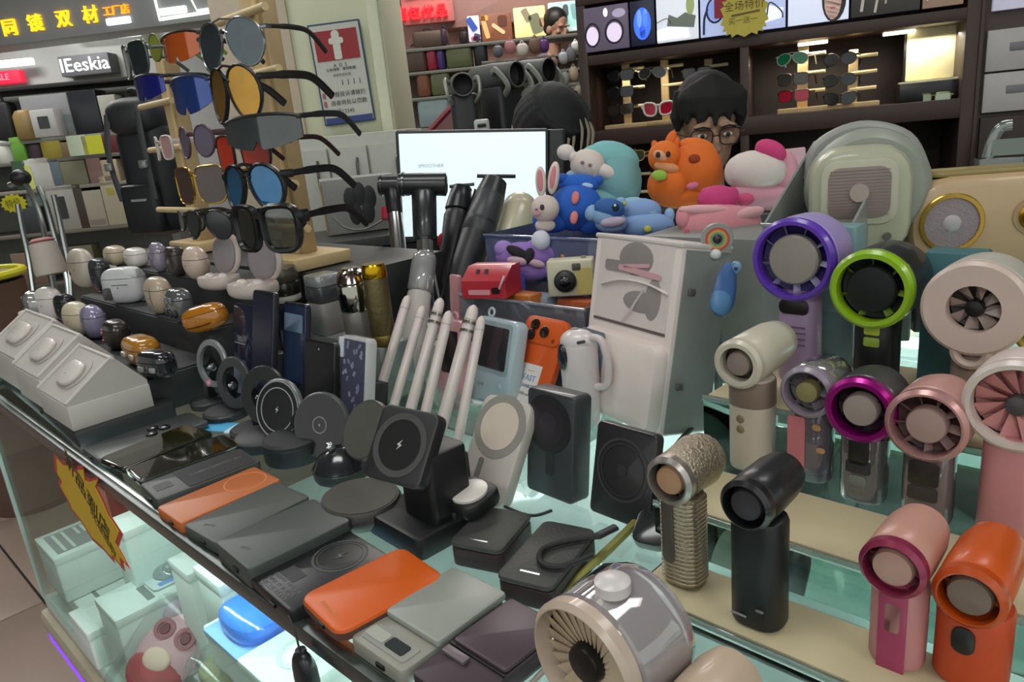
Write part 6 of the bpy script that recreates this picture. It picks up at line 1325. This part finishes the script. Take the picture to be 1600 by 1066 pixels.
# ================================================================ WHITE BOX TOWER
def tower(t, w, H, th):
    part(t, 'upper_rim', G().box(-w/2-.002, w/2+.002, -th/2-.002, th/2, H-.006, H, .002), M('c4beba', .5))
    part(t, 'printed_sheet', G().slab(w*.86, H*.44, .001, .002, 0, T(.0, -th/2, H*.755) @ FR), M('d0c5c1', .5))
    g = G(); g.ell(w*.20, w*.13, .0012, T(w*.02, -th/2-.001, H*.885) @ FR, 18, 4); g.slab(w*.36, H*.06, .0012, .004, 0, T(-w*.16, -th/2-.001, H*.835) @ FR); part(t, 'printed_gadget', g, M('8a8280', .5))
    g = G(); g.slab(w*.5, H*.03, .0014, .006, 0, T(w*.08, -th/2-.0012, H*.82) @ FR @ RZ(-4)); g.slab(w*.3, H*.02, .0014, .004, 0, T(w*.04, -th/2-.0012, H*.85) @ FR @ RZ(6)); part(t, 'printed_pink_shape', g, M('c79aa0', .5))
    part(t, 'printed_curve', G().tube(bez([(-w*.36, -th/2-.001, H*.72), (-w*.1, -th/2-.001, H*.765), (w*.2, -th/2-.001, H*.765), (w*.42, -th/2-.001, H*.735)], 5), .004, 6, flat=.4), M('cfc6c2', .5))
    g = G(); g.ell(w*.2, w*.085, .0012, T(w*.12, -th/2-.001, H*.665) @ FR, 16, 4); g.ell(w*.09, w*.16, .0012, T(w*.26, -th/2-.001, H*.69) @ FR, 16, 4); part(t, 'printed_gadget', g, M('8f8785', .5))
    part(t, 'printed_ray', G().tube([(w*.16, -th/2-.0012, H*.74), (w*.02, -th/2-.0012, H*.6), (-w*.06, -th/2-.0012, H*.545)], .0036, 6, flat=.4), M('cfc6c2', .5))
    part(t, 'dark_seam', G().slab(w*.86, .003, .001, 0, 0, T(0, -th/2, H*.525) @ FR), M('5c5452', .5))
    part(t, 'lower_bulge', G().slab(w*.96, H*.47, .032, .016, .012, T(.002, -th/2+.012, H*.245) @ FR), M('dccfc9', .45))
    part(t, 'grey_blue_print', G().slab(w*.30, H*.25, .001, .003, 0, T(-w*.25, -th/2-.0204, H*.345) @ FR), M('74808c', .5)); part(t, 'grey_blue_print', G().slab(w*.24, H*.06, .001, .003, 0, T(-w*.25, -th/2-.0204, H*.18) @ FR), M('9a8c88', .5)); part(t, 'printed_curve', G().tube(bez([(-w*.4, -th/2-.021, H*.41), (-w*.25, -th/2-.021, H*.405), (-w*.14, -th/2-.021, H*.36)], 4), .0018, 6, flat=.4), M('3c4448', .5))
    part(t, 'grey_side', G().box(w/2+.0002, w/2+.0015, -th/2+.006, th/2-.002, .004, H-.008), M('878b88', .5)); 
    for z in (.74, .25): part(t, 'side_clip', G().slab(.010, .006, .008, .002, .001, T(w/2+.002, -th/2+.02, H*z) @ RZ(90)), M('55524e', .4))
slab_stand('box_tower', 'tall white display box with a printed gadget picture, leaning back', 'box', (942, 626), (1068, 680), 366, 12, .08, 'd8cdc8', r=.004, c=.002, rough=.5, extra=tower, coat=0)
# ================================================================ CLEAR BINS AND PLUSH TOYS
def clear_bin(label, u0, u1, v0, v1, h0, h1, tint, milk, name='clear_bin', sl=.0):
    t = thing(name, label, 'bin', uv((u0+u1)/2, (v0+v1)/2, h0)); w, d, H = u1-u0, v1-v0, h1-h0; m_ = CLEAR(tint, .15, milk)
    part(t, 'front_wall', G().box(-w/2, w/2, -d/2, -d/2+.003, 0, H*(1-sl), .0008), m_); part(t, 'back_wall', G().box(-w/2, w/2, d/2-.003, d/2, 0, H, .0008), m_)
    for s in (-1, 1):
        x0 = s*w/2-(.0 if s < 0 else .003)
        part(t, 'side_wall', G().loops([[(x0, -d/2+.003, 0), (x0, d/2-.003, 0), (x0, d/2-.003, H), (x0, -d/2+.003, H*(1-sl))], [(x0+.003, -d/2+.003, 0), (x0+.003, d/2-.003, 0), (x0+.003, d/2-.003, H), (x0+.003, -d/2+.003, H*(1-sl))]]), m_)
    part(t, 'floor_plate', G().box(-w/2+.003, w/2-.003, -d/2+.003, d/2-.003, 0, .003), m_); part(t, 'rim', G().box(-w/2-.002, w/2+.002, -d/2-.002, -d/2+.003, H*(1-sl)-.003, H*(1-sl)+.001, .0008), CLEAR(tint, .4, .5))
    return t
bq = lambda x, y, d: (lambda q: ((q-CAMP).dot(UU), (q-CAMP).dot(VV), q.z-C0))(pt(x, y, d))
clear_bin('lower clear bin holding the red console box and instant camera', -.86, -.61, .752, .868, .0, .133, 'b8bccc', .22)
clear_bin('upper bluish clear bin under the rabbit and blue toys', -.92, -.62, .878, 1.01, .0, .204, '9aa4d0', .28)
clear_bin('large smoky clear bin holding the pink and orange toys at right', -.385, -.285, .81, .955, .0, .325, 'c0c6c2', .42, sl=.25)
single('carton_block', 'pale carton block supporting the orange plush and blush cushion', 'box', G().slab(.25, .13, .208, .003, .002), M('7d807c', .5), loc=uv(-.485, .965), yaw=YAW)
# boxes seen in the lower bin
for k, (x, y, d, w_, h_, c_, lab) in enumerate(((820, 480, 1.12, .05, .045, 'b0682c', 'orange brown small box inside the lower clear bin'), (790, 470, 1.14, .03, .04, '8a3a6a', 'purple striped small box inside the lower bin'), (905, 492, 1.10, .06, .05, 'b8603a', 'burnt orange small box inside the lower bin at right'), (850, 490, 1.13, .04, .06, '8a97a4', 'blue grey small box in the lower bin'), (806, 462, 1.16, .02, .07, '4450a0', 'indigo slim box standing in the lower bin'))):
    p, hh = drop(x, y, d, .005); h_ = hh+h_*.5; t = thing('small_box', lab, 'box', p); part(t, 'carton', G().slab(w_, .03, h_, .003, .002), M(c_, .45)); part(t, 'printed_band', G().slab(w_*.96, h_*.2, .0006, m=T(0, -.0152, h_*.6) @ FR), M('c9b9a8', .5))
def toy(label, bx_, d, h, pieces, name='plush_toy', cat='plush toy', rough=.8, yaw=0):
    if name != 'bottle_toy': d *= 1.18
    p, hh = drop(bx_[0], bx_[1], d, h)
    t = thing(name, label, cat, p, 0); k = d/F
    rollm = Matrix((ir, fw, iu)).transposed().to_4x4()
    sing = {'ears': 'ear', 'eyes': 'eye', 'petal_mark': 'petal_mark', 'rose_dot': 'rose_dot', 'pink_lining': 'pink_lining', 'pink_spot': 'pink_spot', 'ear': 'ear', 'coral_tuft': 'coral_tuft', 'pale_trim': 'pale_trim'}
    flat = []
    for nm, col, L in pieces: flat += [(sing[nm], col, [e]) for e in L] if nm in sing else [(nm, col, L)]
    for nm, col, L in flat:
        g = G()
        for e in L:
            x, y, rx, ry = e[:4]; dd = e[4] if len(e) > 4 else 0.; rot = e[5] if len(e) > 5 else 0.; rz = (e[6] if len(e) > 6 else min(rx, ry))*k
            q = pt(x, y, d+dd*k)-p
            g.ell(rx*k, rz, ry*k, T(*q) @ rollm @ RY(rot), 18, 10, e[7] if len(e) > 7 else .95)
        mt = col if not isinstance(col, str) else M(col, rough, tint=.05, bump=.15, scale=300)
        part(t, nm, g, mt)
    return t
TH = .205
rz_ = lambda x: 1.0
toy('white lop eared bear cushion with a teal hood, at the left of the top toys', (925, 330), 1.08, TH, [
    ('body', '6fa0a4', [(965, 285, 38, 48, 8), (945, 320, 40, 25, 0)]), ('teal_hood', '78b4b6', [(958, 248, 42, 26, 6, 15), (935, 240, 26, 14, 4)]), ('head', 'cfc4bc', [(918, 258, 27, 24, -14, 10)]), ('ears', 'd3cac4', [(884, 238, 14, 12, -10), (900, 248, 18, 9, -12, 35), (944, 268, 20, 11, -20, 25)]),
    ('eyes', '8a6a70', [(910, 254, 3, 2.5, -40, 0, 2), (922, 258, 3, 2.5, -40, 0, 2)]), ('blue_scarf', '86a6c0', [(905, 276, 22, 12, -10)])])
toy('white rabbit squeeze toy with long pink lined ears leaning on the blue toy', (852, 362), 1.0, TH, [
    ('head', 'cbbdb6', [(852, 326, 22, 21, -6)]), ('ears', 'cfc2bc', [(845, 284, 8.5, 24, 0, -3), (865, 278, 9, 26, 0, 8)]), ('pink_lining', 'c07a80', [(844, 282, 4.5, 17, -7, -3, 3), (864, 277, 4.5, 18, -7, 8, 3)]),
    ('eyes', '3a2c3a', [(847, 324, 3.5, 4.5, -27, 0, 2)]), ('cheek', 'b8909c', [(839, 333, 6, 4, -24, 0, 2)]), ('nose', 'a0606c', [(838, 327, 2.2, 1.6, -27, 0, 2)]), ('foot', 'cbbdb6', [(852, 352, 16, 10, 0)])], name='rabbit_toy')
toy('bright blue bear shaped toy with two pink petal marks behind the rabbit', (895, 362), 1.03, TH, [
    ('body', '1b58b4', [(900, 325, 42, 36, 0), (862, 344, 30, 20, -4), (925, 345, 28, 22, -2)]), ('head', '1d5cba', [(905, 288, 32, 16, 2)]), ('ears', '1b55ae', [(880, 280, 10, 9, 0), (934, 282, 9, 8, 0)]),
    ('white_badge', 'a8c0dc', [(918, 290, 9, 4, -14, 10, 3)]), ('petal_mark', 'cf7a7a', [(899, 309, 6, 10, -37, 10, 3), (897, 340, 6, 10, -36, 8, 3)])])
toy('light blue puppy like squeeze toy with a navy cap and one big eye', (955, 366), .98, TH, [
    ('body', '7ea0c8', [(955, 348, 26, 16, 0), (945, 338, 20, 16, -4)]), ('navy_cap', '2f5c9c', [(952, 326, 24, 16, -8, 8)]), ('ear', '86a8cc', [(925, 333, 11, 13, 0, 20), (970, 316, 8, 8, 0)]), ('snout', 'b0a4b8', [(958, 347, 20, 8, -16, -8)]),
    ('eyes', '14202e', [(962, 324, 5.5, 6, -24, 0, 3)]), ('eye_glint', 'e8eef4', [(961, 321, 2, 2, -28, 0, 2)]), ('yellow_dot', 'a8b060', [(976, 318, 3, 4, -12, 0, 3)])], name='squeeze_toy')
toy('pale blue lying plush with a yellow button right of the capped toy', (1010, 366), 1.0, TH, [
    ('body', '7f9fcc', [(1010, 352, 44, 20, 0), (1000, 330, 34, 20, 4)]), ('back_bump', '8db4cc', [(990, 322, 22, 14, 4), (1012, 332, 16, 10, -4)]), ('ears', '8aa8d0', [(1046, 336, 8, 11, 0)]), ('yellow_button', 'a8b048', [(1012, 358, 6, 5.5, -22, 0, 3)])])
toy('orange curled plush with pointed ear, green nose patch and pink spots', (1065, 320), 1.02, .212, [
    ('body', 'd06418', [(1085, 268, 42, 44, 6), (1045, 290, 34, 30, 0), (1065, 306, 46, 20, 0)]), ('curl', 'd46a1c', [(1105, 262, 22, 40, 8, -12), (1088, 232, 30, 16, 8, 10)]), ('head', 'd46a1a', [(1038, 245, 25, 24, -10)]), ('ears', 'd0621a', [(1047, 221, 8, 18, -6, 22), (1054, 226, 8, 14, -4, 10), (1024, 230, 6, 11, -8, -15)]),
    ('face_patch', 'cf9878', [(1034, 244, 14, 9, -26, 20, 8)]), ('muzzle', 'c98a5c', [(1042, 262, 20, 9, -22, 12)]), ('eyes', '2e160c', [(1028, 242, 3.5, 4.5, -36, 0, 3), (1044, 241, 3.5, 4.5, -36, 0, 3)]), ('green_patch', '8cb040', [(1030, 274, 12, 8, -34, 0, 5)]), ('pink_spot', 'c86a88', [(1098, 262, 9, 5, -24, -35, 3), (1082, 290, 10, 5, -32, -15, 3)]), ('tail_gap', '8a3408', [(1085, 248, 9, 7, -34, 0, 4)])])
toy('white and blush round cushion with a hot pink puff on top, generic pillow', (1185, 318), .98, .212, [
    ('cushion', 'cfc3bd', [(1180, 268, 48, 32, 0), (1146, 270, 14, 20, 0)]), ('pink_puff', 'c43a72', [(1204, 236, 25, 16, -14, 24)]), ('blush_base', 'c78f9e', [(1185, 306, 58, 18, 0), (1222, 270, 24, 36, 10)]), ('rose_trim', 'c04a70', [(1164, 312, 14, 10, -16)])], name='plush_cushion', cat='cushion')
clear_bin('low clear riser behind the plush toys holding the pink carton', -.60, -.50, 1.175, 1.29, .0, .199, 'b0b4b0', .4, name='clear_riser')
t = slab_stand('pink_carton', 'pale pink carton standing behind the blush cushion', 'box', (1190, 330), (1255, 322), 238, 6, .03, 'c9a3ae', h=.20, r=.003, rough=.5, extra=face('printed_patch', .2, .8, .2, .6, 'd6b8c0', .5), coat=0)
toy('magenta dome shaped puff beneath the orange plush', (1128, 335), .94, .212, [('dome', 'bd3a74', [(1122, 312, 32, 22, 0), (1105, 305, 12, 12, 0), (1142, 304, 12, 12, 0)]), ('white_front', 'c9bcc0', [(1123, 328, 18, 9, -16, 0, 6)])], name='puff_toy', cat='toy')
toy('long pink plush pouch with rose dots along the right bin', (1125, 378), .92, .155, [('pouch', 'd08a94', [(1125, 350, 66, 30, 6, 0, 22, .8), (1068, 340, 12, 18, 0)]), ('fold', 'd8a2a8', [(1100, 328, 40, 8, -8), (1165, 335, 30, 10, -6, -15)]), ('rose_dot', 'b84a68', [(1073, 363, 4, 5, -26, 0, 3), (1166, 358, 5, 4, -24, 0, 3)]), ('yellow_mark', 'cf9a6a', [(1163, 377, 8, 5, -22, 0, 3)])], name='plush_pouch', cat='pouch')
p = pt(1120, 372, .86)
t = thing('rainbow_disc', 'grey round disc with a rainbow ring and dark centre on the box tower side', 'disc', (p.x, p.y, p.z), R(-12)); k = .86/F
part(t, 'disc_body', G().lathe([(24*k, 0), (25*k, .003), (24*k, .008)], 32, FR), M('8f8f8a', .4)); 
for j, c_ in enumerate(('b83c3c', 'c8783c', 'b8a850', '6a9a70')): part(t, 'rainbow_band', G().ring((18-2.3*j)*k, (15.8-2.3*j)*k, .0012, 32, T(0, -.008, 0) @ FR), M(c_, .45))
part(t, 'dark_centre', G().ell(7*k, 7*k, .003, T(0, -.009, 0) @ FR, 16, 6), M('2a2422', .3)); part(t, 'white_knob', G().ell(9*k, 7*k, 8*k, T(-3*k, -.009, -23*k)), M('cfd3d4', .4)); part(t, 'stalk', G().tube([(0, .012, -24*k), (0, .012, -(p.z-C0))], .005, 8), M('6f7a80', .4))
toy('blue creature shaped bottle hanging inside the smoky bin', (1130, 470), .88, .02, [('body', '4a74b0', [(1128, 450, 22, 44, 0, 4, 16, .8)]), ('pale_ear', '7fa6c8', [(1150, 418, 9, 10, -6)]), ('dark_dot', '2a4470', [(1150, 420, 3, 3, -16, 0, 3)]), ('lower_patch', '5f90c0', [(1126, 470, 18, 22, -8, 0, 10)])], name='bottle_toy', cat='toy', rough=.4)
# left cluster on the lower bin
toy('lilac plush pouch with a black pointed patch behind the red console box', (820, 428), 1.0, .137, [('pouch', '8668b0', [(820, 402, 46, 24, 4), (850, 396, 30, 16, 6), (822, 424, 40, 16, 0)]), ('hood_edge', '9478bc', [(788, 390, 16, 14, 0, 20), (842, 384, 22, 10, 0)]), ('black_patch', '17121a', [(808, 394, 18, 8, -20, 25, 5), (826, 400, 8, 13, -20, 20, 5)]), ('pale_trim', 'b89aa8', [(808, 408, 16, 7, -20, 8), (838, 412, 14, 6, -18, 15)])], name='plush_pouch', cat='pouch')
toy('coral pink plush bunch above the instant camera', (905, 402), 1.0, .137, [('bunch', 'd07f86', [(890, 386, 16, 14, -2), (912, 390, 18, 12, 0), (938, 396, 26, 22, 6), (950, 420, 20, 22, 4)]), ('coral_tuft', 'cf5f70', [(894, 378, 10, 7, -12), (886, 394, 9, 7, -14)]), ('ribbon', 'd68a60', [(882, 400, 6, 5, -16)])], name='plush_toy')
toy('small white plush tip standing under the blue toy', (845, 390), .99, .137, [('tip', 'c4c8d4', [(845, 376, 15, 16, 0)])], name='plush_toy')
p, hh = drop(895, 458, 1.10, .130); k = 1.10/F
t = thing('instant_camera', 'small cream instant camera with a big black lens on the lower bin', 'camera', p, R(-12)); H = 56*k
part(t, 'camera_body', G().slab(72*k, 34*k, H, .004, .003), M('c2bea6', .45)); part(t, 'yellow_panel', G().slab(24*k, H*.72, .001, .003, 0, T(22*k, -17.2*k, H*.42) @ FR), M('c2b468', .45)); 
ln = part(t, 'lens_barrel', G().lathe([(17*k, 0), (17*k, 6*k), (14*k, 8*k)], 28, T(-8*k, -17*k, H*.45) @ FR), M('1d1f20', .35)); part(ln, 'lens_glass', G().ell(9*k, 9*k, 2*k, T(-8*k, -25*k, H*.45) @ FR, 16, 6), M('0c0d10', .06, coat=1.)); part(t, 'viewfinder', G().slab(13*k, 11*k, .0015, .002, .0005, T(10*k, -17.2*k, H*.82) @ FR), M('4a4a42', .3)); part(t, 'shutter', G().lathe([(4*k, H), (4*k, H+3*k)], 12, T(20*k, 0, 0)), M('8a8678', .4))
p, hh = drop(770, 458, 1.12, .137); k = 1.12/F
t = thing('game_console_box', 'red handheld game box with a sloped top and two slots', 'box', p, R(-25)); w_, h_ = 74*k, 44*k
part(t, 'red_case', G().loops([[(x, -.03, 0), (x, .03, 0), (x, .03, h_), (x, .0, h_*1.02), (x, -.03, h_*.62)] for x in (-w_/2, -w_/2+.004, w_/2-.004, w_/2)]), M('a8182c', .35, coat=.3))
for s in (-1, 1): part(t, 'slot', G().slab(.006, .010, .001, .001, 0, T(-w_*.1+s*.007, -.014, h_*.84) @ RX(52)), M('30080e', .4))
part(t, 'white_print', G().slab(w_*.5, h_*.18, .0006, .002, 0, T(-w_*.1, -.0303, h_*.22) @ FR), M('c98a90', .5)); part(t, 'black_window', G().slab(w_*.18, h_*.22, .0008, .002, 0, T(w_*.28, -.0303, h_*.28) @ FR), M('1a0a0c', .2)); part(t, 'white_handle', G().tube(bez([(w_*.36, -.03, h_*.35), (w_*.44, -.034, h_*.55), (w_*.5, -.03, h_*.8)], 4), .0018, 6), M('c9b0b0', .4))
slab_stand('slim_bar', 'pink upright slim bar beside the red game box', 'gadget', (708, 520), (720, 524), 428, 6, .010, 'bf8a8e', h=.05, r=.004, c=.002)
slab_stand('slim_bar', 'pale grey blue upright bar before the red game box', 'gadget', (757, 520), (771, 524), 438, -4, .010, '9aa6b0', h=.05, r=.004, c=.002)
# ================================================================ RETRO DESK FAN AND BEIGE SPEAKER
p, hh = drop(1343, 300, .86, g3); k = .86/F
t = thing('retro_desk_fan', 'sage cream rounded desk fan with a square grille and grey rear drum', 'fan', p, R(-22))
part(t, 'face_body', G().slab(140*k, 162*k, .05, .034, .012, T(-4*k, -.005, hh-8*k) @ FR), M('a6a890', .4, coat=.2)); part(t, 'grille_frame', G().slab(104*k, 94*k, .003, .016, .001, T(-6*k, -.055, hh+8*k) @ FR), M('b2b09c', .4))
gr = part(t, 'grille', G().slab(84*k, 74*k, .002, .012, .0005, T(-6*k, -.058, hh+8*k) @ FR), M('857670', .5))
lt = G()
for j in range(15): lt.slab(80*k, .0007, .0006, m=T(-6*k, -.0598, hh+8*k+(j-7)*4.6*k) @ FR)
part(gr, 'grille_slats', lt, M('786a64', .5), kind='stuff'); part(gr, 'grille_hub', G().lathe([(14*k, 0), (13*k, .003)], 24, T(-6*k, -.0605, hh+8*k) @ FR), M('a3948c', .4))
part(t, 'rear_drum', G().lathe([(78*k, 0), (90*k, .012), (92*k, .05), (80*k, .078), (40*k, .09)], 36, T(10*k, -.012, hh+4*k) @ RX(-90)), M('8c9086', .45)); part(t, 'carry_handle', G().tube(bez([(-70*k, .03, hh+20*k), (-58*k, .03, hh+70*k), (0, .03, hh+94*k), (64*k, .03, hh+74*k), (92*k, .03, hh+20*k)], 6), .009, 10, flat=1.6), M('8a8c86', .5))
part(t, 'dial', G().lathe([(6*k, 0), (5*k, .004)], 16, T(34*k, -.056, hh-58*k) @ FR), M('5c5e54', .4)); BF = hh-128*k
part(t, 'base_foot', G().slab(.09, .06, 50*k, .02, .006, T(0, 0, BF)), M('8f9a90', .4)); single('support_carton', 'plain grey carton raising the sage retro desk fan', 'box', G().slab(.11, .10, BF-.001, .003, .002), M('5d625f', .5), loc=p, yaw=R(-22)); part(t, 'chrome_mark', G().slab(.018, .005, .001, .002, 0, T(26*k, -.03, hh-96*k) @ FR), CHROME)
p, hh = drop(1530, 335, .86, g3); k = .86/F
t = thing('retro_speaker', 'beige rounded retro speaker with a gold ringed grille and gold knob', 'speaker', p, R(-14))
part(t, 'speaker_body', G().slab(230*k, 138*k, .06, .042, .012, T(4*k, .02, hh-4*k) @ FR), M('b59a76', .4, coat=.2)); part(t, 'olive_top', G().slab(190*k, .05, .006, .02, .002, T(8*k, .0, hh+64*k)), M('8a7c4c', .4))
part(t, 'gold_ring', G().ring(45*k, 38*k, .004, 36, T(-56*k, -.04, hh-2*k) @ FR, .001), M('c09a4a', .25, .9)); sg_ = part(t, 'speaker_grille', G().lathe([(38.5*k, 0), (38*k, .002), (10*k, .0035)], 32, T(-56*k, -.04, hh-2*k) @ FR), M('8c8184', .5, bump=.8, scale=500)); part(sg_, 'grille_cap', G().ell(13*k, 13*k, .003, T(-56*k, -.0435, hh-2*k) @ FR, 18, 6), M('a8a4a6', .4))
part(t, 'gold_knob', G().lathe([(21*k, 0), (21*k, .003), (17*k, .004), (16*k, .012), (12*k, .014)], 28, T(54*k, -.04, hh+2*k) @ FR), M('c98f2c', .22, .9)); part(t, 'knob_seat', G().ring(28*k, 21*k, .002, 28, T(54*k, -.04, hh+2*k) @ FR), M('a48a68', .4)); part(t, 'red_line', G().slab(24*k, 3*k, .001, .001, 0, T(-60*k, -.04, hh-50*k) @ FR), M('a03c30', .4))
B = hh-73*k-.010
for s in (-1, 1): part(t, 'foot', G().slab(.03, .05, .012, .006, .002, T(s*.05, 0, B)), M('4a4238', .4))
single('support_carton', 'plain dark carton raising the beige speaker behind the fans', 'box', G().slab(.15, .09, B-.001, .003, .002), M('3c3b39', .5), loc=p, yaw=R(-14))
